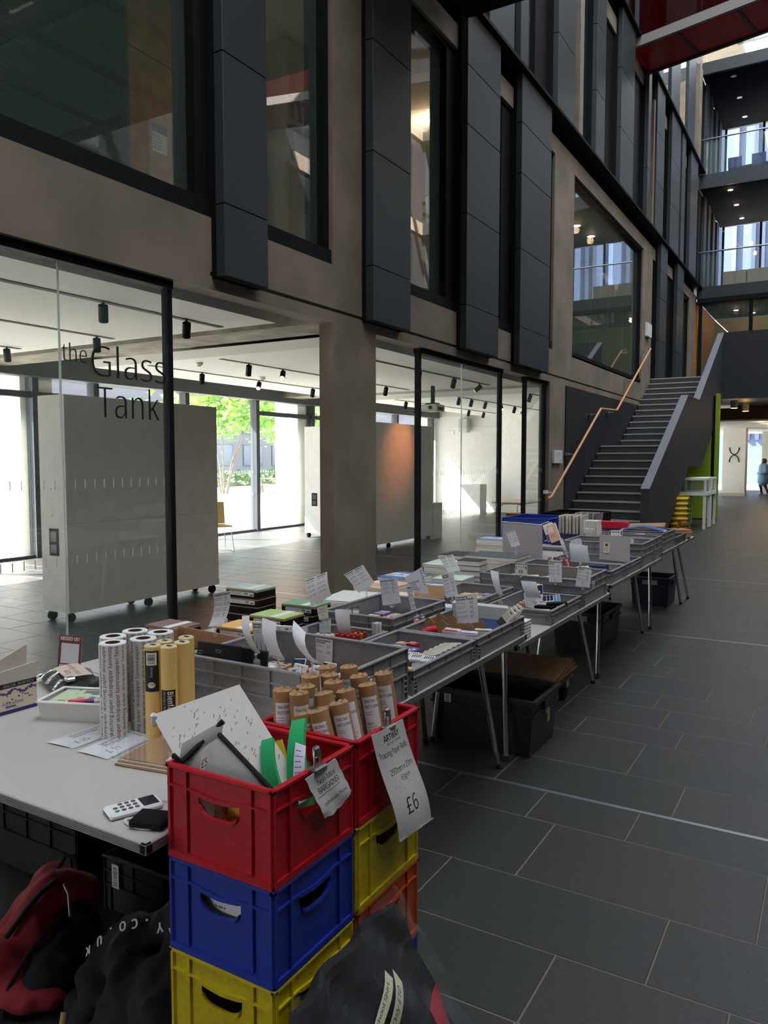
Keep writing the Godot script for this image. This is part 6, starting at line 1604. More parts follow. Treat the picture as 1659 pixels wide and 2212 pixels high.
const CARDS := [
	["pencils", [Vector3(-2.192, 1.057, -2.335), Vector3(-2.102, 1.077, -2.335), Vector3(-2.142, 0.931, -2.335), Vector3(-2.220, 0.916, -2.335)], -0.020, 0.885, "handwritten price card clipped to the edge of the open cardboard box"],
	["blank", [Vector3(-1.745, 1.070, -2.000), Vector3(-1.713, 1.074, -2.000), Vector3(-1.668, 0.950, -2.000), Vector3(-1.706, 0.964, -2.000)], 0.020, 0.915, "narrow blank backed price card leaning at the black marker display, tall grey crate"],
	["brushpens", [Vector3(-1.830, 1.013, -2.150), Vector3(-1.765, 1.018, -2.150), Vector3(-1.741, 0.898, -2.150), Vector3(-1.815, 0.893, -2.150)], 0.000, 0.800, "price card printed with three black brush tips in the tall grey crate"],
	["blank", [Vector3(-1.656, 1.073, -2.000), Vector3(-1.597, 1.062, -2.000), Vector3(-1.562, 0.942, -2.000), Vector3(-1.620, 0.947, -2.000)], 0.020, 0.915, "broad blank backed price card behind the clear clips, tall grey crate"],
	["blank", [Vector3(-1.526, 1.078, -2.000), Vector3(-1.477, 1.043, -2.000), Vector3(-1.425, 0.948, -2.000), Vector3(-1.478, 0.964, -2.000)], 0.030, 0.915, "curled blank backed price card between the white cards, tall grey crate"],
	["promarkers", [Vector3(-1.753, 0.906, -2.440), Vector3(-1.672, 0.905, -2.440), Vector3(-1.676, 0.800, -2.440), Vector3(-1.751, 0.803, -2.440)], 0.000, 0.750, "price card reading 10 and 27 against the inside of the tall grey crate"],
	["sharplet", [Vector3(-1.948, 0.958, -2.720), Vector3(-1.892, 0.978, -2.720), Vector3(-1.885, 0.920, -2.720), Vector3(-1.936, 0.906, -2.720)], 0.000, 0.800, "small printed sharpener price card standing behind the tall grey crate"],
	["graphite", [Vector3(-1.920, 0.897, -2.700), Vector3(-1.859, 0.924, -2.700), Vector3(-1.861, 0.863, -2.700), Vector3(-1.920, 0.857, -2.700)], 0.000, 0.800, "price list card just below the sharpener price card"],
	["twocol", [Vector3(-2.180, 1.031, -2.950), Vector3(-2.051, 1.081, -2.950), Vector3(-2.028, 0.971, -2.950), Vector3(-2.143, 0.908, -2.950)], 0.010, 0.820, "large tilted two column price card above the black lidded boxes"],
	["twocol", [Vector3(-2.388, 0.959, -3.600), Vector3(-2.262, 1.023, -3.600), Vector3(-2.187, 0.928, -3.600), Vector3(-2.287, 0.863, -3.600)], 0.000, 0.732, "steeply tilted two column price card in front of the concrete column"],
	["erasers", [Vector3(-2.007, 0.994, -3.350), Vector3(-1.904, 1.011, -3.350), Vector3(-1.880, 0.886, -3.350), Vector3(-1.985, 0.862, -3.350)], 0.000, 0.870, "Specialty Erasers price card over the dark blue lined crate"],
	["blank", [Vector3(-1.939, 0.931, -2.850), Vector3(-1.859, 0.939, -2.850), Vector3(-1.847, 0.821, -2.850), Vector3(-1.917, 0.822, -2.850)], 0.010, 0.800, "plain white backed card in front of the crate of pens"],
	["lino", [Vector3(-2.084, 0.945, -3.750), Vector3(-1.972, 1.013, -3.750), Vector3(-1.926, 0.864, -3.750), Vector3(-2.027, 0.866, -3.750)], 0.000, 0.800, "tilted card reading Traditional Lino"],
	["narrow", [Vector3(-1.807, 0.986, -3.272), Vector3(-1.786, 0.987, -3.289), Vector3(-1.764, 0.844, -3.307), Vector3(-1.782, 0.838, -3.293)], 0.000, 0.870, "thin sideways price card on the edge of the dark blue lined crate"],
	["twocol", [Vector3(-2.390, 0.926, -4.800), Vector3(-2.283, 0.955, -4.800), Vector3(-2.226, 0.844, -4.800), Vector3(-2.318, 0.827, -4.800)], 0.000, 0.800, "two joined narrow price cards in front of the white book pile"],
	["lettering", [Vector3(-1.951, 0.947, -3.950), Vector3(-1.878, 0.969, -3.950), Vector3(-1.843, 0.842, -3.950), Vector3(-1.918, 0.813, -3.950)], 0.000, 0.800, "price card reading Lettering beside the open brown box"],
	["charcoal", [Vector3(-1.556, 0.958, -3.300), Vector3(-1.444, 0.979, -3.300), Vector3(-1.434, 0.844, -3.300), Vector3(-1.543, 0.826, -3.300)], 0.000, 0.820, "Charcoal and Specialty Pastels price card on a clear clip stand"],
	["blank", [Vector3(-1.733, 0.965, -4.150), Vector3(-1.681, 0.956, -4.150), Vector3(-1.651, 0.826, -4.150), Vector3(-1.688, 0.831, -4.150)], 0.015, 0.780, "curling blank backed card on the small parts crate"],
	["brushes", [Vector3(-1.789, 0.930, -4.700), Vector3(-1.707, 0.930, -4.700), Vector3(-1.707, 0.867, -4.700), Vector3(-1.791, 0.867, -4.700)], 0.000, 0.860, "sign reading Brushes 6 pounds on the brush crate"],
	["faint", [Vector3(-1.582, 0.901, -4.250), Vector3(-1.489, 0.901, -4.250), Vector3(-1.455, 0.809, -4.250), Vector3(-1.544, 0.804, -4.250)], 0.010, 0.780, "pale card seen from behind, in front of the fanned blue packets"],
	["list", [Vector3(-1.560, 0.975, -4.680), Vector3(-1.477, 0.977, -4.680), Vector3(-1.472, 0.841, -4.680), Vector3(-1.555, 0.837, -4.680)], 0.000, 0.855, "white price list card clipped to the middle of the brush crate rim"],
	["list", [Vector3(-1.365, 0.955, -4.660), Vector3(-1.280, 0.950, -4.660), Vector3(-1.292, 0.824, -4.660), Vector3(-1.381, 0.828, -4.660)], 0.000, 0.855, "white price list card clipped to the brush crate corner by the aisle"],
	["faint", [Vector3(-1.755, 0.974, -5.750), Vector3(-1.617, 0.960, -5.750), Vector3(-1.594, 0.832, -5.750), Vector3(-1.742, 0.840, -5.750)], 0.010, 0.820, "large blank folded card standing between the two grey plastic sheets"],
	["narrow", [Vector3(-1.828, 1.000, -5.727), Vector3(-1.805, 1.008, -5.736), Vector3(-1.755, 0.863, -5.754), Vector3(-1.777, 0.863, -5.746)], 0.020, 0.820, "thin curved price card in front of the larger grey plastic sheet"],
	["list", [Vector3(-1.916, 0.945, -6.300), Vector3(-1.830, 0.961, -6.300), Vector3(-1.814, 0.904, -6.300), Vector3(-1.907, 0.880, -6.300)], 0.000, 0.900, "small price card half hidden behind the blank folded card"],
	["twocol", [Vector3(-2.250, 1.032, -5.700), Vector3(-2.177, 1.054, -5.700), Vector3(-2.129, 0.940, -5.700), Vector3(-2.202, 0.917, -5.700)], 0.000, 0.876, "tilted price card above the grey covered book pile"],
	["tapes", [Vector3(-1.786, 0.970, -7.050), Vector3(-1.667, 0.972, -7.050), Vector3(-1.670, 0.921, -7.050), Vector3(-1.790, 0.919, -7.050)], 0.000, 0.900, "sign reading These Tapes on the distant tall crate"],
	["list", [Vector3(-1.583, 0.942, -7.150), Vector3(-1.493, 0.947, -7.150), Vector3(-1.493, 0.913, -7.150), Vector3(-1.582, 0.913, -7.150)], 0.000, 0.900, "small price card in the distant tall crate beside the tape sign"],
	["list", [Vector3(-1.590, 0.934, -6.750), Vector3(-1.501, 0.935, -6.750), Vector3(-1.504, 0.879, -6.750), Vector3(-1.589, 0.882, -6.750)], 0.000, 0.900, "price card fixed inside the nearest of the distant tall crates"],
]

func leg4(x0: float, x1: float, z0: float, z1: float, top: float) -> Array:
	var r := []
	for x in [[x0 + 0.22, x0 + 0.14], [x1 - 0.20, x1 - 0.135]]:
		for z in [[z0 + 0.26, z0 + 0.05], [z1 - 0.26, z1 - 0.12]]: r.append([V(x[0], top - 0.03, z[0]), V(x[1], 0.0, z[1])])
	return r
func build_tables() -> void:
	stall_table("nearest stall table with a speckled pale top and grooved edge", -2.82, -1.345, -1.95, -1.20, 0.72, [[V(-1.56, 0.69, -1.72), V(-1.50, 0, -1.80)], [V(-2.60, 0.69, -1.40), V(-2.66, 0, -1.32)], [V(-2.60, 0.69, -1.75), V(-2.66, 0, -1.83)]])
	stall_table("second stall table, aisle side, under the tall grey crate", -2.075, -1.345, -3.70, -1.955, 0.72, [[V(-1.53, 0.69, -3.50), V(-1.48, 0, -3.68)], [V(-1.90, 0.69, -3.55), V(-1.98, 0, -3.82)], [V(-1.53, 0.69, -2.2), V(-1.48, 0, -2.1)], [V(-1.9, 0.69, -2.2), V(-1.98, 0, -2.1)]])
	stall_table("second stall table, gallery side, under the black lidded boxes", -2.82, -2.085, -3.70, -1.955, 0.72, leg4(-2.82, -2.085, -3.70, -1.955, 0.72))
	stall_table("lower stall table, aisle side, with a black end cap beyond the white pad stack", -2.06, -1.345, -5.37, -3.58, 0.685, [[V(-1.53, 0.655, -3.86), V(-1.48, 0, -3.79)], [V(-1.52, 0.655, -5.15), V(-1.48, 0, -5.47)], [V(-1.9, 0.655, -5.15), V(-1.95, 0, -5.45)], [V(-1.9, 0.655, -3.9), V(-1.95, 0, -3.85)]])
	stall_table("third stall table, gallery side, under the book piles", -2.80, -2.075, -5.40, -3.72, 0.72, leg4(-2.80, -2.075, -5.40, -3.72, 0.72))
	stall_table("fourth stall table, aisle side, under the shallow crates of pens", -2.08, -1.345, -7.15, -5.39, 0.735, [[V(-1.52, 0.7, -5.75), V(-1.49, 0, -5.61)], [V(-1.56, 0.7, -7.0), V(-1.53, 0, -7.31)], [V(-1.9, 0.7, -7.0), V(-1.95, 0, -7.2)], [V(-1.9, 0.7, -5.7), V(-1.95, 0, -5.6)]])
	stall_table("fourth stall table, gallery side, under the spiral notebooks", -2.82, -2.095, -7.15, -5.42, 0.735, leg4(-2.82, -2.095, -7.15, -5.42, 0.735))
	stall_table("farthest stall table, aisle side, at the end of the row", -2.08, -1.345, -8.95, -7.17, 0.775, [[V(-1.54, 0.74, -7.6), V(-1.50, 0, -7.50)], [V(-1.54, 0.74, -8.7), V(-1.48, 0, -9.03)], [V(-1.50, 0.74, -8.8), V(-1.47, 0, -9.44)], [V(-1.9, 0.74, -8.6), V(-1.95, 0, -8.9)]])
	stall_table("farthest stall table, gallery side, under the blue crate", -3.0, -2.095, -8.95, -7.17, 0.775, leg4(-3.0, -2.095, -8.95, -7.17, 0.775))

func build_stock() -> void:
	var gc: StandardMaterial3D = M.crate
	euro_crate("tall grey crate of marker pens nearest the paper rolls", -1.985, -1.345, -2.46, -1.965, 0.72, 0.195, gc)
	euro_crate("shallow grey crate of boxed pastels, aisle side, just past the tall marker crate", -1.745, -1.345, -3.07, -2.49, 0.72, 0.10, gc, false)
	euro_crate("shallow grey crate holding the Charcoal and Specialty Pastels card", -1.745, -1.345, -3.675, -3.085, 0.72, 0.10, gc, false)
	euro_crate("shallow grey crate of red and yellow pens behind the tall marker crate", -2.16, -1.76, -3.02, -2.50, 0.72, 0.10, gc)
	euro_crate("grey crate with a dark blue lining under the Specialty Erasers card", -2.17, -1.76, -3.62, -3.06, 0.72, 0.15, gc)
	euro_crate("small grey crate of assorted packets behind the clear case", -2.10, -1.74, -4.55, -4.05, 0.72, 0.09, gc, false)
	euro_crate("shallow grey crate with fanned blue brush packets on the lower table", -1.74, -1.345, -4.68, -4.10, 0.685, 0.085, gc, false)
	euro_crate("tall grey crate with the Brushes sign on the lower table", -2.05, -1.345, -5.28, -4.72, 0.685, 0.175, gc)
	euro_crate("wide shallow grey crate of red and blue pens behind the Brushes crate", -2.05, -1.345, -5.81, -5.41, 0.735, 0.095, gc)
	euro_crate("shallow grey crate in front of the standing grey sheet", -1.95, -1.345, -6.35, -5.83, 0.735, 0.095, gc)
	euro_crate("tall grey crate with a price card inside, first of the three distant tall crates", -2.0, -1.345, -6.84, -6.37, 0.735, 0.195, gc)
	euro_crate("tall grey crate with the tape sign, middle of the three distant tall crates", -2.0, -1.345, -7.16, -6.85, 0.735, 0.20, gc)
	euro_crate("tall grey crate under the blue folders, last of the three distant tall crates", -2.0, -1.345, -7.79, -7.19, 0.775, 0.17, gc)
	euro_crate("small shallow crate with a pink item at the far end of the tables", -1.74, -1.345, -8.41, -7.86, 0.775, 0.08, mat(c8(104, 104, 108), 0.5))
	# price cards on clear clips
	var art_of := {}
	for c in CARDS:
		var key: String = c[0]
		if not art_of.has(key): art_of[key] = art_card(key)
		var o := thing("price_card", c[4], "price card", Z, 0, "price cards on the stall")
		var q: Array = c[1]
		part(o, "card", sheet4(q, art_of[key], c[2], 0.0006, 5), M.art)
		clip_stand(o, V((q[2].x + q[3].x) / 2, c[3], q[3].z - 0.004), q[3], q[2])
	# tall crate: black marker display packs, packets, loose markers
	var bi := blank(190, 110, Color(0.13, 0.13, 0.13)); bi.fill_rect(Rect2i(0, 88, 190, 22), Color(0.82, 0.80, 0.80)); bi.fill_rect(Rect2i(84, 18, 24, 10), Color(0.75, 0.75, 0.75)); bi.fill_rect(Rect2i(86, 20, 20, 6), Color(0.03, 0.03, 0.03))
	for k in 4: lines(bi, 6, 28 + k * 10, 26, 1, 8, Color(0.8, 0.8, 0.8), 3)
	bi.fill_rect(Rect2i(50, 96, 100, 6), Color(0.1, 0.1, 0.1)); bi.fill_rect(Rect2i(66, 94, 14, 10), Color(0.85, 0.35, 0.15)); bi.fill_rect(Rect2i(140, 97, 10, 5), Color(0.8, 0.25, 0.12))
	var br := place(bi)
	for k in 3: carton("marker_pack", ["black hanging marker pack with a hang hole, foremost in the tall crate", "black marker pack standing behind the foremost one", "black marker pack at the back of the three"][k], "marker pack", V(-1.855 + 0.03 * k, 0.845 - 0.012 * k, -1.995 - 0.035 * k), V(0.19, 0.115, 0.012), Vector3(-6, 4, 0), M.dark, br, Rect2(), "black marker packs")
	var pk := []
	for k in 6:
		var im := blank(60, 90, [Color(0.86, 0.85, 0.84), Color(0.85, 0.83, 0.82), Color(0.20, 0.20, 0.22), Color(0.86, 0.86, 0.88), Color(0.84, 0.80, 0.72), Color(0.16, 0.20, 0.40)][k])
		im.fill_rect(Rect2i(0, 54, 60, 36), [Color(0.75, 0.12, 0.12), Color(0.80, 0.2, 0.16), Color(0.12, 0.12, 0.12), Color(0.45, 0.42, 0.70), Color(0.25, 0.24, 0.22), Color(0.85, 0.86, 0.9)][k]); im.fill_rect(Rect2i(20, 8, 20, 7), Color(0.35, 0.35, 0.36)); lines(im, 8, 26, 40, 3, 8)
		if k < 2: ink(im, 6, 34, "Pentel", 15, Color(0.75, 0.10, 0.10), "sans bold italic")
		pk.append(place(im))
	var spots := [V(-1.56, 0.83, -2.03), V(-1.50, 0.84, -2.05), V(-1.47, 0.845, -2.09), V(-1.53, 0.82, -2.12), V(-1.60, 0.82, -2.10), V(-1.64, 0.82, -2.16)]
	for k in 6: carton("pen_packet", "carded pen packet aslant in the tall crate, %s" % ["red and white by the clear clips", "red and white, tallest", "black", "lilac lettered", "brown backed", "blue backed"][k], "packet", spots[k], V(0.055, 0.08, 0.008), Vector3(-30, rng.randf_range(-20, 20), rng.randf_range(-30, 20)), M.white, pk[k], Rect2(), "pen packets in the tall crate")
	for k in 7:
		var p := V(-1.42 - 0.018 * k, 0.85, -2.10 - 0.01 * (k % 3))
		pen("black capped marker standing in the tall grey crate, %s from the aisle" % NTH[k], p + V(0, -0.12, 0), p + V(0.004, 0.015 + 0.01 * (k % 3), -0.004), 0.0075, M.dark, M.black if k % 3 else mat(c8(120, 120, 122), 0.5), "black markers standing in the tall crate")
	for k in 10:
		var col: Color = [c8(226, 196, 60), c8(236, 140, 60), c8(60, 130, 70), c8(240, 220, 120), c8(70, 70, 74)][k % 5]
		var p := V(-1.375 - 0.016 * (k % 5), 0.735, -2.2 - 0.018 * (k / 5))
		pen("coloured end marker upright in the tall crate, %s row, %s from the aisle" % [["front", "back"][k / 5], NTH[k % 5]], p, p + V(0, 0.115, 0), 0.0072, M.white, mat(col, 0.45), "coloured end markers in the tall crate")
	# label pocket on the aisle side of the tall crate
	var lp := solo("label_pocket", S().box(V(-1.342, 0.80, -2.33), V(-1.339, 0.86, -2.16)), M.clear, "clear label pocket with paper slips on the aisle side of the tall grey crate", "label pocket")
	for k in 7: part(lp, "paper_slip", S().box(V(-1.3445, 0.802, -2.325 + k * 0.022), V(-1.3425, 0.855 - 0.004 * (k % 3), -2.31 + k * 0.022)), M.white if k % 2 else M.crate)
	# shallow crate of pastels
	var boxes := [["purple boxed pastel set with a round window", Color(0.40, 0.34, 0.52), V(-1.64, 0.73, -2.90), V(0.16, 0.05, 0.12), -8.0], ["white and violet boxed pastel set", Color(0.80, 0.80, 0.86), V(-1.58, 0.735, -2.76), V(0.12, 0.045, 0.09), -16.0], ["yellow boxed pastel set", Color(0.88, 0.72, 0.20), V(-1.63, 0.735, -2.66), V(0.10, 0.04, 0.08), 6.0], ["rainbow striped pastel box nearest the tall crate", Color(0.80, 0.70, 0.55), V(-1.475, 0.735, -2.58), V(0.2, 0.05, 0.12), 4.0]]
	for b in boxes:
		var base: Color = b[1]
		var im := art_noise(90, 70, base, [base.lightened(0.5), base.darkened(0.3), Color(0.9, 0.9, 0.88)], 10)
		if b[0].begins_with("rainbow"):
			for k in 7: im.fill_rect(Rect2i(0, k * 10, 90, 10), [Color(0.85, 0.55, 0.2), Color(0.88, 0.75, 0.3), Color(0.85, 0.5, 0.4), Color(0.9, 0.85, 0.7), Color(0.6, 0.7, 0.8), Color(0.45, 0.55, 0.75), Color(0.9, 0.8, 0.5)][k])
		if b[0].begins_with("purple"):
			for y in range(-26, 26): im.fill_rect(Rect2i(30 - int(sqrt(676.0 - y * y)), 34 + y, 2 * int(sqrt(676.0 - y * y)), 1), Color(0.88, 0.86, 0.84))
		carton("pastel_box", b[0] + " in the shallow crate", "box", b[2], b[3], Vector3(0, b[4], 0), mat(base, 0.5), Rect2(), place(im), "boxed pastels")
	var ch := blank(60, 70, Color(0.84, 0.84, 0.83))
	for k in 5: ch.fill_rect(Rect2i(8 + k * 10, 8, 6, 34), Color(0.2, 0.2, 0.2))
	lines(ch, 6, 50, 48, 2, 8)
	var chr_ := place(ch)
	for k in 6: carton("charcoal_packet", "white charcoal packet in the shallow crate, %s" % ["aisle side of the top row", "middle of the top row", "gallery side of the top row", "aisle side of the row behind", "middle of the row behind", "gallery side of the row behind"][[2, 1, 0, 5, 4, 3][k]], "packet", V(-1.50 + 0.055 * (k % 3), 0.80 - 0.014 * (k / 3), -2.70 - 0.07 * (k / 3)), V(0.05, 0.012, 0.065), Vector3(6, 12, 0), M.white, Rect2(), chr_, "white charcoal packets")
	var gp := blank(20, 90, Color(0.72, 0.70, 0.62)); lines(gp, 3, 6, 12, 10, 8)
	var gpr := place(gp)
	for k in 10: carton("pencil_packet", "slim silvery pencil packet, %s of its row counted from the tall crate" % NTH[k], "packet", V(-1.43 + 0.006 * (k % 2), 0.795, -2.78 - 0.024 * k), V(0.09, 0.012, 0.02), Vector3(14, 0, 8), M.crate, Rect2(), gpr, "silvery pencil packets in a row")
	# charcoal crate
	var cb := thing("torn_carton", "torn brown carton lining the Charcoal crate", "carton", V(-1.56, 0.73, -3.30))
	for k in 2: part(cb, "side", S().sheet(func(s: float, t: float) -> Vector3: return V(-0.14 + 0.26 * s, t * (0.105 + 0.012 * sin(s * 23.0)), 0.03 - 0.12 * k + 0.01 * s), 20, 2, 0.003), M.kraft)
	part(cb, "end", S().box(V(-0.142, 0, -0.09), V(-0.138, 0.10, 0.03)), M.kraft)
	carton("navy_tray", "dark blue divided tray in the Charcoal crate", "tray", V(-1.52, 0.735, -3.52), V(0.30, 0.055, 0.24), Vector3(0, 0, 0), mat(c8(26, 44, 92), 0.5))
	var cc := thing("clear_case", "pale translucent case standing at the back of the Charcoal crate", "case", V(-1.57, 0.73, -3.652))
	part(cc, "shell", S().soft(V(-0.17, 0.0, -0.012), V(0.15, 0.135, 0.012), 0.012), mat(c8(214, 214, 206), 0.3))
	for k in 3: carton("stencil_packet", "white stencil packet leaning fanwise in the Charcoal crate, %s" % ["foremost", "middle", "hindmost"][k], "packet", V(-1.415 + 0.012 * k, 0.79, -3.50 - 0.035 * k), V(0.05, 0.11, 0.006), Vector3(-20, -12, -38 + 6 * k), M.pages, pk[4], Rect2(), "stencil packets")
	solo("red_cap_bottle", SX(V(-1.60, 0.815, -3.18), 70, 0, 90).lathe([Vector2(0, 0), Vector2(0.018, 0), Vector2(0.018, 0.06), Vector2(0.010, 0.07), Vector2(0.012, 0.072), Vector2(0.012, 0.09), Vector2(0, 0.09)], 14), mat(c8(190, 36, 44), 0.4), "small red capped bottle lying in the Charcoal crate", "bottle")
	for k in 4: carton("pastel_packet", ["white lettered pastel packet beside the red capped bottle", "white pastel packet by the clip stand", "flat white packet at the aisle rim of the Charcoal crate", "brown and white packet at the front of the Charcoal crate"][k], "packet", [V(-1.51, 0.80, -3.17), V(-1.44, 0.79, -3.20), V(-1.41, 0.785, -3.30), V(-1.46, 0.78, -3.12)][k], V(0.08, 0.025, 0.05), Vector3(4, 10 * k, 0), M.pages, Rect2(), pk[[0, 3, 4, 1][k]], "pastel packets in the Charcoal crate")
	for k in 6: pad("thick white pad in the stack past the Charcoal crate, %s" % ORD[k], V(-1.43, 0.72 + 0.016 * k - 0.035 + 0.0, -3.745), V(0.16, 0.0155, 0.09), 0, M.pages, "white pads stacked past the Charcoal crate")
	# pens crate
	solo("pen_carton", S().box(V(-1.95, 0.728, -2.76), V(-1.78, 0.80, -2.757)).box(V(-1.95, 0.728, -2.96), V(-1.78, 0.79, -2.957)).box(V(-1.953, 0.728, -2.96), V(-1.95, 0.80, -2.757)), M.kraft, "low brown carton holding the red and yellow pens", "carton")
	for k in 16:
		var col: Color = [c8(200, 30, 36), c8(206, 40, 40), c8(214, 160, 40), c8(190, 26, 34)][k % 4]
		var p := V(-1.90 + 0.03 * (k / 4), 0.735, -2.80 - 0.03 * (k % 4))
		pen("short %s pen in the low brown carton, column %s from the gallery, %s back" % [["red", "red", "gold", "red"][k % 4], NTH[k / 4], NTH[k % 4]], p, p + V(0.006, 0.10, 0.004), 0.008, mat(col, 0.35), mat(col.lightened(0.15), 0.25, 0.4), "%s pens in the low carton" % ["red", "red", "gold", "red"][k % 4])
	for k in 5: carton("pen_packet", "blue and white pen packet in the crate of pens, %s from the tall crate" % NTH[k], "packet", V(-1.82 + 0.012 * k, 0.76, -2.62 - 0.02 * k), V(0.05, 0.07, 0.008), Vector3(-35, 20, 0), M.white, pk[5], Rect2(), "blue pen packets in the pen crate")
	var bs := thing("blending_sticks", "bundle of white blending sticks standing in the corner of the pens crate", "stick bundle", V(-1.80, 0.73, -2.985))
	for k in 12: part(bs, "stick", S().tube([V(0.02 * cos(k * 2.4) * sqrt(k / 12.0), 0, 0.02 * sin(k * 2.4) * sqrt(k / 12.0)), V(0.022 * cos(k * 2.4) * sqrt(k / 12.0), 0.13, 0.022 * sin(k * 2.4) * sqrt(k / 12.0))], 0.0045, 6), M.pages)
	# erasers crate
	carton("navy_tray", "dark blue lined tray under the Specialty Erasers card", "tray", V(-1.97, 0.73, -3.40), V(0.36, 0.04, 0.30), Vector3(0, 0, 0), mat(c8(26, 50, 110), 0.5))
	for k in 5: carton("eraser_packet", "white and blue eraser packet by the dark blue tray, %s from the aisle" % NTH[k], "packet", V(-1.84 - 0.02 * k, 0.775, -3.18 - 0.03 * k), V(0.05, 0.02, 0.09), Vector3(10, 30, 6), M.white, Rect2(), pk[5], "eraser packets")
	# black lidded boxes
	var lid := [c8(176, 190, 182), c8(126, 168, 128), c8(178, 200, 122), c8(226, 178, 110), c8(132, 104, 100)]
	var lr := []
	for k in 5:
		var im := blank(120, 30, Color(0.84, 0.83, 0.82)); lines(im, 6, 8, 60, 2, 8); barcode(im, 74, 5, 18, 18); im.fill_rect(Rect2i(98, 16, 18, 8), lid[k].darkened(0.5)); lr.append(place(im))
	var stacks := [["beside the cardboard box", -2.655, -2.565, 3, 4, 0.205, 0.155], ["in the tallest stack", -2.565, -3.01, 6, 0, 0.20, 0.15], ["in the stack by the large tilted card", -2.315, -3.14, 4, 1, 0.20, 0.15], ["in the low stack with a pale green lid", -2.265, -2.84, 4, 2, 0.20, 0.16], ["in the low stack with an orange lid", -2.235, -2.575, 4, 3, 0.19, 0.16]]
	for s in stacks:
		for k in s[3]:
			var topmost: bool = k == s[3] - 1
			var o := thing("paper_box", "black lidded card box %s, %s" % [s[0], "topmost" if topmost else ORD[k]], "box", V(s[1] + 0.004 * sin(k * 2.0), 0.72 + 0.040 * k, s[2] + 0.003 * cos(k * 3.0)), rng.randf_range(-3, 3), "black lidded card boxes")
			var hx: float = s[5] / 2; var hz: float = s[6] / 2
			part(o, "body", S().soft(V(-hx, 0, -hz), V(hx, 0.026, hz), 0.002), M.black)
			part(o, "lid_edge", S().box(V(-hx - 0.001, 0.026, -hz - 0.001), V(hx + 0.001, 0.031, hz + 0.001)), M.kraft)
			part(o, "lid", S().soft(V(-hx, 0.031, -hz), V(hx, 0.0395, hz), 0.002), mat(lid[s[4]], 0.6) if topmost else M.black)
			if topmost:
				part(o, "paper_band", S().box(V(0.01, 0.0395, -hz), V(0.05, 0.0402, hz)), M.white)
			if topmost or k == s[3] - 2:
				var q := S(); q.quad(V(-hx * 0.75, 0.004, hz + 0.0006), V(hx * 0.8, 0.004, hz + 0.0006), V(hx * 0.8, 0.024, hz + 0.0006), V(-hx * 0.75, 0.024, hz + 0.0006), lr[s[4]]); part(o, "printed_label", q, M.art)
	# open cardboard box with grey zip cases
	var cbx := thing("open_carton", "open cardboard box of grey zip cases behind the yellow rolls", "carton", V(-2.22, 0.72, -2.17), -4)
	var bx := 0.20; var bz := 0.17; var bh := 0.165
	part(cbx, "base", S().box(V(-bx, 0, -bz), V(bx, 0.004, bz)), M.kraft)
	for s in [-1, 1]:
		part(cbx, "side", S().box(V(s * bx - 0.003, 0, -bz), V(s * bx + 0.003, bh, bz)), M.kraft)
		part(cbx, "side", S().box(V(-bx, 0, s * bz - 0.003), V(bx, bh + (0.01 if s < 0 else -0.02), s * bz + 0.003)), M.kraft)
	for k in 4:
		var zc := thing("zip_case", "soft grey zip case in the open cardboard box, %s" % ["nearest the yellow rolls", "with a copper zip end", "lying deepest", "behind the others"][k], "case", V(-2.16 + 0.03 * (k % 2), 0.815 + 0.012 * (k / 2), -2.08 - 0.055 * k), 20 + 12 * k, "grey zip cases")
		part(zc, "pouch", blend_bones([[V(-0.07, 0, 0), V(0.07, 0.01, 0), 0.032, 0.028]], 0.01, 0.02), mat(c8(124, 130, 138), 0.85))
		part(zc, "zip", S().tube([V(-0.07, 0.034, 0.004), V(0.09, 0.036, 0.004)], 0.003, 5), M.black)
	carton("drawing_set", "white boxed drawing set standing at the rim of the open cardboard box", "box", V(-2.055, 0.76, -1.99), V(0.09, 0.10, 0.012), Vector3(-10, 10, 0), M.white, pk[3])
	# packets between box stacks and the pens crate
	for k in 4: carton("hanging_packet", "hanging %s packet standing behind the tall crate" % ["white puffy", "red and white", "brown card", "grey card"][k], "packet", V(-1.985 + 0.045 * k - 0.06, 0.80, -2.56 - 0.01 * k), V(0.045, 0.10, 0.012), Vector3(-8, 14, -6 + 6 * k), [M.white, M.white, M.kraft, M.crate][k], pk[[0, 1, 4, 3][k]], Rect2(), "hanging packets behind the tall crate")
	solo("clear_bag", S().sheet(func(s: float, t: float) -> Vector3: return V(-2.30 + 0.2 * s, 0.775 + 0.03 * sin(PI * s) * sin(PI * t) + 0.006 * sin(s * 21 + t * 17), -3.26 - 0.16 * t), 16, 14, 0.0), pane_mat(Color(0.72, 0.80, 0.88, 0.45), 0.1), "crumpled pale blue plastic bag between the box stack and the crates", "plastic bag")
	# paper and book piles on the gallery side
	var cov := [mat(c8(216, 214, 206), 0.7), mat(c8(86, 94, 98), 0.7), mat(c8(66, 118, 184), 0.6), mat(c8(224, 168, 140), 0.7), mat(c8(46, 50, 54), 0.6)]
	var bl := blank(110, 90, Color(0.26, 0.48, 0.74)); bl.fill_rect(Rect2i(0, 20, 110, 44), Color(0.86, 0.84, 0.80))
	for k in 20: bl.fill_rect(Rect2i(rng.randi_range(0, 100), rng.randi_range(22, 58), rng.randi_range(6, 24), 3), Color(0.3, 0.4, 0.5))
	var blr := place(bl)
	var pkm := blank(110, 90, Color(0.88, 0.70, 0.58)); pkm.fill_rect(Rect2i(8, 10, 60, 30), Color(0.90, 0.84, 0.78)); lines(pkm, 10, 50, 80, 3, 8)
	var pkr := place(pkm)
	var mint := blank(110, 90, Color(0.80, 0.86, 0.80)); lines(mint, 10, 10, 80, 6, 10, Color(0.55, 0.62, 0.58))
	var mr := place(mint)
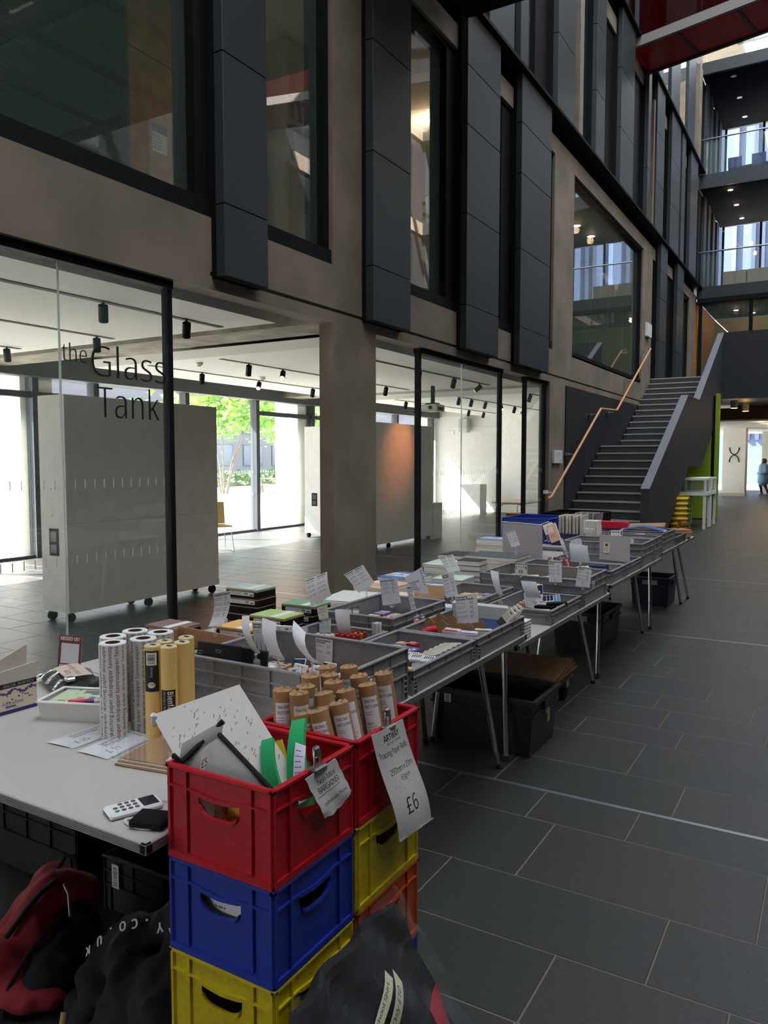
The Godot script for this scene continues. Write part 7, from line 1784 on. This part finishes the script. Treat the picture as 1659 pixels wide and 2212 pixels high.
	var piles := [
		["white drawing paper pack in the flat pile before the column", -2.55, -3.95, 0.30, 0.36, 6, 0.008, 0, Rect2(), 10.0],
		["pink covered pad in the pile beside the lino card", -2.58, -4.36, 0.26, 0.32, 4, 0.016, 3, pkr, -6.0],
		["pale pad in the low pile under the lino card", -2.30, -4.12, 0.24, 0.26, 4, 0.012, 0, pkr, 8.0],
		["blue and white pad in the pile nearest the gallery glass", -2.62, -4.72, 0.26, 0.30, 4, 0.018, 2, blr, -4.0],
		["blue and white pad in the pile beside the small parts crate", -2.26, -4.42, 0.22, 0.26, 4, 0.018, 2, blr, 6.0],
		["mint covered pad in the pile in front of the grey books", -2.24, -4.72, 0.22, 0.24, 5, 0.018, 0, mr, 4.0],
		["white pad in the pile behind the joined price cards", -2.45, -5.10, 0.30, 0.30, 6, 0.022, 0, mr, 6.0],
		["thick white book in the tall dark topped pile", -2.22, -5.0, 0.17, 0.16, 5, 0.036, 4, Rect2(), 2.0],
		["grey covered large pad in the broad pile before the pens", -2.30, -5.65, 0.42, 0.34, 5, 0.026, 1, Rect2(), 2.0],
		["dark covered book in the flat pile against the gallery", -2.62, -5.62, 0.22, 0.28, 4, 0.03, 4, Rect2(), -4.0],
		["white spiral notebook in the pile before the blue crate", -2.62, -6.45, 0.32, 0.30, 7, 0.024, 0, blr, 5.0],
	]
	for p in piles:
		var y := 0.735 if p[2] < -5.45 else 0.72
		for k in p[5]:
			pad("%s, %s" % [p[0], "topmost" if k == p[5] - 1 else ORD[k]], V(p[1] + rng.randf_range(-0.006, 0.006), y + p[6] * k, p[2] + rng.randf_range(-0.006, 0.006)), V(p[3], p[6] - 0.0005, p[4]), p[9] + rng.randf_range(-2, 2), cov[p[7]] if k == p[5] - 1 or p[7] == 4 else cov[0], "pads and books piled on the stall", p[8] if k == p[5] - 1 else Rect2())
	# brown open box and lettering things
	var ob := thing("open_carton", "small open brown box behind the Lettering card", "carton", V(-2.02, 0.72, -3.90), 15)
	part(ob, "body", S().box(V(-0.09, 0, -0.07), V(0.09, 0.004, 0.07)).box(V(-0.09, 0, -0.07), V(-0.087, 0.08, 0.07)).box(V(0.087, 0, -0.07), V(0.09, 0.08, 0.07)).box(V(-0.09, 0, 0.067), V(0.09, 0.08, 0.07)).box(V(-0.09, 0, -0.07), V(0.09, 0.08, -0.067)), M.kraft)
	part(ob, "flap", sheet4([V(-0.10, 0.15, -0.11), V(0.09, 0.15, -0.11), V(0.09, 0.08, -0.07), V(-0.09, 0.08, -0.07)], Rect2(), 0, 0.003, 2), M.kraft)
	carton("lilac_box", "flat lilac white box beside the small open brown box", "box", V(-1.90, 0.72, -3.86), V(0.14, 0.07, 0.10), Vector3(0, 8, 0), mat(c8(206, 206, 220), 0.6))
	# assorted packets in the small crate
	# fanned navy brush packets
	var nb := blank(50, 120, Color(0.84, 0.82, 0.82)); nb.fill_rect(Rect2i(0, 0, 50, 46), Color(0.10, 0.14, 0.34)); nb.fill_rect(Rect2i(0, 0, 50, 12), Color(0.05, 0.05, 0.07))
	for y in range(-7, 7): nb.fill_rect(Rect2i(25 - int(sqrt(49.0 - y * y)), 34 + y, 2 * int(sqrt(49.0 - y * y)), 1), Color(0.9, 0.9, 0.92))
	var nbr := place(nb)
	for k in 6: carton("brush_packet", "navy headed brush packet, %s in the fan on the lower table" % NTH[k], "packet", V(-1.62 + 0.018 * k, 0.70, -4.50 + 0.012 * k), V(0.04, 0.16, 0.006), Vector3(-22, -8, 22 - 2 * k), M.white, nbr, Rect2(), "fanned navy brush packets")
	var lbk := blank(60, 90, Color(0.45, 0.66, 0.82)); lbk.fill_rect(Rect2i(0, 50, 60, 40), Color(0.12, 0.16, 0.36)); lines(lbk, 8, 12, 40, 4, 9, Color(0.85, 0.88, 0.92))
	var lbr := place(lbk)
	for k in 5: carton("brush_packet", "blue printed packet leaning at the aisle side of the fan crate, %s" % NTH[k], "packet", V(-1.50 + 0.014 * k, 0.70, -4.42 - 0.02 * k), V(0.06, 0.10, 0.006), Vector3(-30, -20, 28), M.white, nbr if k < 3 else lbr, Rect2(), "blue printed packets leaning")
	for k in 4: carton("flat_tool_packet", "%s flat packet in the front of the shallow crate on the lower table" % ["black", "white", "orange and grey", "second black"][k], "packet", [V(-1.40, 0.755, -4.36), V(-1.47, 0.72, -4.25), V(-1.66, 0.71, -4.24), V(-1.46, 0.735, -4.33)][k], V(0.12, 0.018, 0.05), Vector3(0, 20 - 10 * k, 4), [M.black, M.white, mat(c8(206, 120, 50), 0.5), M.black][k], Rect2(), [Rect2(), pk[0], Rect2(), Rect2()][k], "flat packets")
	for k in 3: carton("brush_bundle", "white sleeved brush bundle lying in the Brushes crate, %s" % ["nearest the sign", "middle one", "nearest the price list"][k], "packet", V(-1.86 + 0.11 * k, 0.79, -4.9), V(0.09, 0.02, 0.16), Vector3(14, 25 - 10 * k, 4), M.pages, Rect2(), pk[0], "sleeved brush bundles")
	# pens and packets behind the Brushes crate
	for k in 14:
		var col: Color = [c8(196, 40, 44), c8(200, 196, 196), c8(40, 60, 130), c8(190, 36, 40), c8(120, 126, 150)][k % 5]
		var p := V(-1.80 + 0.022 * (k % 7), 0.745, -5.55 - 0.06 * (k / 7))
		pen("slim %s pen leaning in the wide crate, %s of the %s row" % [["red", "silver", "blue", "red", "grey blue"][k % 5], NTH[k % 7], ["front", "back"][k / 7]], p, p + V(-0.05, 0.13, 0.02 * sin(k * 2.0)), 0.006, mat(col, 0.4), mat(col, 0.3), "slim pens leaning in the wide crate, %s" % ["red", "silver", "blue", "red", "grey blue"][k % 5])
	for k in 4: carton("navy_box", "navy pen box standing in the wide shallow crate, %s from the aisle" % NTH[k], "box", V(-1.42 - 0.028 * k, 0.745, -5.55), V(0.024, 0.105, 0.12), Vector3(0, 0, 8), mat(c8(34, 42, 92), 0.45), pk[5], Rect2(), "navy pen boxes")
	for k in 4: carton("tissue_packet", "white tissue packet in the wide shallow crate, %s from the gallery side" % NTH[k], "packet", V(-1.62 + 0.035 * k, 0.75, -5.60 - 0.02 * (k % 2)), V(0.06, 0.07, 0.05), Vector3(0, 30 * k, 10), M.white, Rect2(), Rect2(), "white tissue packets")
	# standing sheets
	var sg := grain(mat(c8(168, 160, 160), 0.35), noise_tex(0.1, Color(0.86, 0.84, 0.84), Color(1, 1, 1), 66), 3.0)
	var ps := thing("plastic_sheet", "large grey ribbed plastic sheet leaning behind the wide shallow crate", "plastic sheet")
	part(ps, "sheet", sheet4([V(-2.40, 1.092, -6.0), V(-2.06, 1.078, -6.0), V(-2.00, 0.738, -5.86), V(-2.33, 0.738, -5.86)], Rect2(), 0.0, 0.006), sg)
	var rbs := S()
	for k in 40: rbs.tube([V(-2.33 + 0.33 * k / 39.0, 0.74, -5.859), V(-2.40 + 0.34 * k / 39.0, 1.09 - 0.013 * k / 39.0, -5.9985)], 0.0012, 4, false)
	stuff(ps, "sheet_rib", rbs, sg)
	part(ps, "white_edge", S().tube([V(-2.40, 1.094, -6.0), V(-2.06, 1.08, -6.0)], 0.004, 6), M.white)
	var p2 := thing("plastic_sheet", "smaller grey plastic sheet with a label standing before the tall crates", "plastic sheet")
	part(p2, "sheet", sheet4([V(-1.66, 1.005, -6.25), V(-1.42, 0.99, -6.25), V(-1.40, 0.80, -6.18), V(-1.64, 0.81, -6.18)], Rect2(), 0.0, 0.008), sg)
	var ll := blank(30, 50, Color(0.78, 0.74, 0.68)); ll.fill_rect(Rect2i(8, 6, 14, 12), Color(0.2, 0.2, 0.2)); lines(ll, 4, 26, 22, 3, 6)
	part(p2, "printed_label", sheet4([V(-1.62, 0.945, -6.222), V(-1.57, 0.943, -6.222), V(-1.565, 0.86, -6.195), V(-1.615, 0.862, -6.195)], place(ll), 0, 0.0005, 1), M.art)
	# far end of the row
	euro_crate("bright blue crate standing beside the gallery glass at the far tables", -2.95, -2.45, -7.95, -7.35, 0.775, 0.25, mat(c8(32, 58, 158), 0.45), true, "crates at the far end")
	euro_crate("black crate behind the bright blue crate", -2.80, -2.2, -8.75, -8.15, 0.775, 0.26, M.black, true, "crates at the far end")
	euro_crate("navy crate of standing notebooks at the far tables", -2.42, -2.02, -7.95, -7.30, 0.775, 0.12, mat(c8(28, 36, 80), 0.45), true, "crates at the far end")
	for k in 7:
		var o := thing("spiral_notebook", "%s covered spiral notebook standing upright at the far tables, %s in row" % [["white", "brown", "cream", "brown", "white", "tan", "tan"][k], ["first", "second", "third", "fourth", "fifth", "sixth", "last"][k]], "notebook", V(-2.37 + 0.035 * k, 0.80, -7.55), 0, "standing spiral notebooks")
		part(o, "block", S().box(V(-0.010, 0, -0.12), V(0.010, 0.26, 0.12)), M.pages)
		part(o, "cover", S().box(V(0.010, 0, -0.12), V(0.013, 0.262, 0.122)), M.kraft if k % 2 else M.pages)
		var sp := S()
		for j in 12: sp.tube([V(-0.012, 0.02 + j * 0.02, 0.12), V(0.0, 0.022 + j * 0.02, 0.128), V(0.012, 0.02 + j * 0.02, 0.12)], 0.002, 4, false)
		part(o, "wire_rib", sp, M.steel)
	for k in 8:
		var o := thing("clear_folder", "clear fronted folder standing behind the notebooks, %s" % ["first", "second", "third", "fourth", "fifth", "sixth", "seventh", "last"][k], "folder", V(-2.31 + 0.03 * k, 0.785, -7.78), 0, "standing clear folders")
		part(o, "board", SX(Z, 0, 0, -6).box(V(-0.004, 0, -0.12), V(0.004, 0.29, 0.12)), M.crate if k % 2 else M.white)
		part(o, "clear_front", SX(V(0.006, 0, 0), 0, 0, -6).box(V(0, 0, -0.12), V(0.001, 0.295, 0.122)), M.clear)
	for k in 6: carton("sleeved_card_pack", "white sleeved card pack beside the red box, %s from the gallery side" % NTH[k], "card pack", V(-2.0 + 0.022 * k, 0.90, -7.10), V(0.018, 0.15, 0.14), Vector3(0, 0, 4), M.pages, Rect2(), Rect2(), "white sleeved card packs")
	for k in 2: solo("glue_tube", SX(V(-1.96 + 0.045 * k, 0.742, -6.95)).lathe([Vector2(0, 0), Vector2(0.016, 0), Vector2(0.018, 0.24), Vector2(0.014, 0.245), Vector2(0, 0.245)], 10), mat(c8(216, 220, 196), 0.5), "cream coloured upright tube in the tape crate, %s" % ["gallery side", "aisle side"][k], "tube", "cream tubes")
	for k in 3: carton("picture_book", "picture fronted book leaning by the big grey sheet, %s" % ["orange fronted", "lilac fronted", "grey fronted"][k], "book", V(-2.10 - 0.05 * k, 0.90, -6.50 - 0.06 * k), V(0.09, 0.16, 0.02), Vector3(-15, 0, 24), M.pages, [pkr, pk[3], pk[2]][k], Rect2(), "picture fronted books")
	carton("red_box", "long red box on the far crates", "box", V(-1.86, 0.952, -7.5), V(0.28, 0.065, 0.12), Vector3(0, 4, 0), mat(c8(204, 26, 50), 0.45))
	carton("kraft_folder", "brown board folder with white clips lying on the last tall crate", "folder", V(-1.58, 0.952, -7.62), V(0.34, 0.035, 0.26), Vector3(3, 6, 3), M.kraft)
	carton("kraft_folder", "brown board folder farther along the last tall crate", "folder", V(-1.85, 0.952, -7.70), V(0.25, 0.03, 0.12), Vector3(0, -4, 0), M.kraft)
	var bw := thing("blue_wallet", "blue plastic wallet bowed over the last tall crate", "wallet", V(-1.55, 0.947, -7.36), 6)
	part(bw, "shell", S().sheet(func(s: float, t: float) -> Vector3: return V(-0.18 + 0.36 * s, 0.03 + 0.018 * cos(PI * (s - 0.5) * 1.6), 0.10 - 0.2 * t), 12, 2, 0.004), mat(c8(46, 122, 200), 0.3))
	part(bw, "lower_sheet", S().sheet(func(s: float, t: float) -> Vector3: return V(-0.2 + 0.40 * s, 0.008 + 0.006 * absf(s - 0.5), 0.11 - 0.22 * t), 8, 2, 0.004), mat(c8(196, 190, 206), 0.4))
	carton("pink_packet", "pink packet in the small crate at the end of the tables", "packet", V(-1.55, 0.80, -8.1), V(0.16, 0.05, 0.12), Vector3(0, 10, 0), mat(c8(206, 60, 96), 0.5))
	for k in 5: carton("wood_block", "stacked wooden block at the end of the tables, %s" % ORD[k], "wood block", V(-1.45 + 0.02 * (k % 2), 0.775 + 0.02 * k, -8.62), V(0.2, 0.019, 0.16), Vector3(0, 9 * k, 0), M.kraft, Rect2(), Rect2(), "stacked wooden blocks")
	for k in 3: carton("dark_pad", "dark pad stacked beside the wooden blocks, %s" % ORD[k], "pad", V(-1.66, 0.775 + 0.03 * k, -8.62), V(0.2, 0.028, 0.3), Vector3(0, 3 * k, 0), M.dark, Rect2(), Rect2(), "dark pads")
	for k in 4: carton("tape_roll_box", "small tape packet in the crate with the tape sign, %s" % ["navy", "white", "grey", "cream"][k], "packet", V(-1.85 + 0.12 * k, 0.87, -7.0), V(0.09, 0.035, 0.08), Vector3(0, 25 * k, 0), [mat(c8(40, 44, 70), 0.5), M.white, M.crate, M.pages][k], Rect2(), Rect2(), "tape packets")
	# loose packets filling the crates
	var pals := [[c8(214, 210, 204), c8(60, 62, 70), c8(180, 40, 44), c8(90, 110, 150)], [c8(222, 218, 210), c8(196, 150, 96), c8(70, 96, 150), c8(40, 42, 48)], [c8(210, 206, 214), c8(120, 96, 150), c8(214, 176, 70), c8(90, 140, 120)]]
	var arts := []
	for k in 9:
		var pl: Array = pals[k % 3]
		var im := art_noise(70, 50, pl[k % 4].lightened(0.25), [pl[0], pl[1], pl[2], pl[3], Color(0.9, 0.9, 0.88)], 9); lines(im, 8, 30, 40, 2, 7)
		arts.append(place(im))
	var fills := [["the tall marker crate", -1.95, -1.40, -2.42, -2.24, 0.815, 5, 2, 0.727], ["the dark blue lined crate", -2.13, -1.80, -3.58, -3.12, 0.80, 4, 4, 0.771], ["the small parts crate", -2.06, -1.78, -4.51, -4.09, 0.775, 4, 4, 0.727], ["the fanned packet crate", -1.70, -1.39, -4.64, -4.50, 0.735, 4, 2, 0.692], ["the Brushes crate", -2.0, -1.40, -5.24, -4.78, 0.80, 5, 3, 0.692], ["the wide pen crate", -1.70, -1.40, -5.78, -5.60, 0.79, 4, 2, 0.742], ["the crate before the standing sheet", -1.90, -1.40, -6.14, -5.87, 0.79, 5, 3, 0.742], ["the first distant tall crate", -1.95, -1.40, -6.80, -6.42, 0.87, 5, 3, 0.742], ["the tape sign crate", -1.90, -1.40, -7.12, -7.04, 0.90, 5, 1, 0.742], ["the end crate", -1.70, -1.66, -8.3, -7.9, 0.82, 1, 3, 0.782], ["the crate of red pens", -2.12, -1.99, -2.98, -2.56, 0.80, 2, 4, 0.727], ["the boxed pastel crate", -1.71, -1.60, -3.04, -2.98, 0.80, 2, 1, 0.727]]
	for f in fills:
		var nx: int = f[6]; var nz: int = f[7]
		var cx: float = (f[2] - f[1]) / nx; var cz: float = (f[4] - f[3]) / nz
		for i in nx:
			for j in nz:
				var kk := rng.randi() % 9
				var y0: float = f[8]
				var hh: float = f[5] - y0 - rng.randf_range(0.006, 0.024)
				carton("loose_packet", "printed packet in %s, %s, %s" % [f[0], ["aisle side", "second from aisle", "middle", "second from gallery side", "gallery side"][(nx - 1 - i) * 4 / maxi(1, nx - 1)], (["nearest row", "second row", "third row", "farthest row"][nz - 1 - j])], "packet", V(f[1] + cx * (i + 0.5), y0, f[3] + cz * (j + 0.5)), V(cx * rng.randf_range(0.74, 0.90), hh, cz * rng.randf_range(0.74, 0.90)), Vector3(0, rng.randf_range(-4, 4), 0), mat(pals[kk % 3][kk % 4], 0.5), Rect2(), arts[kk], "loose packets in %s" % f[0])
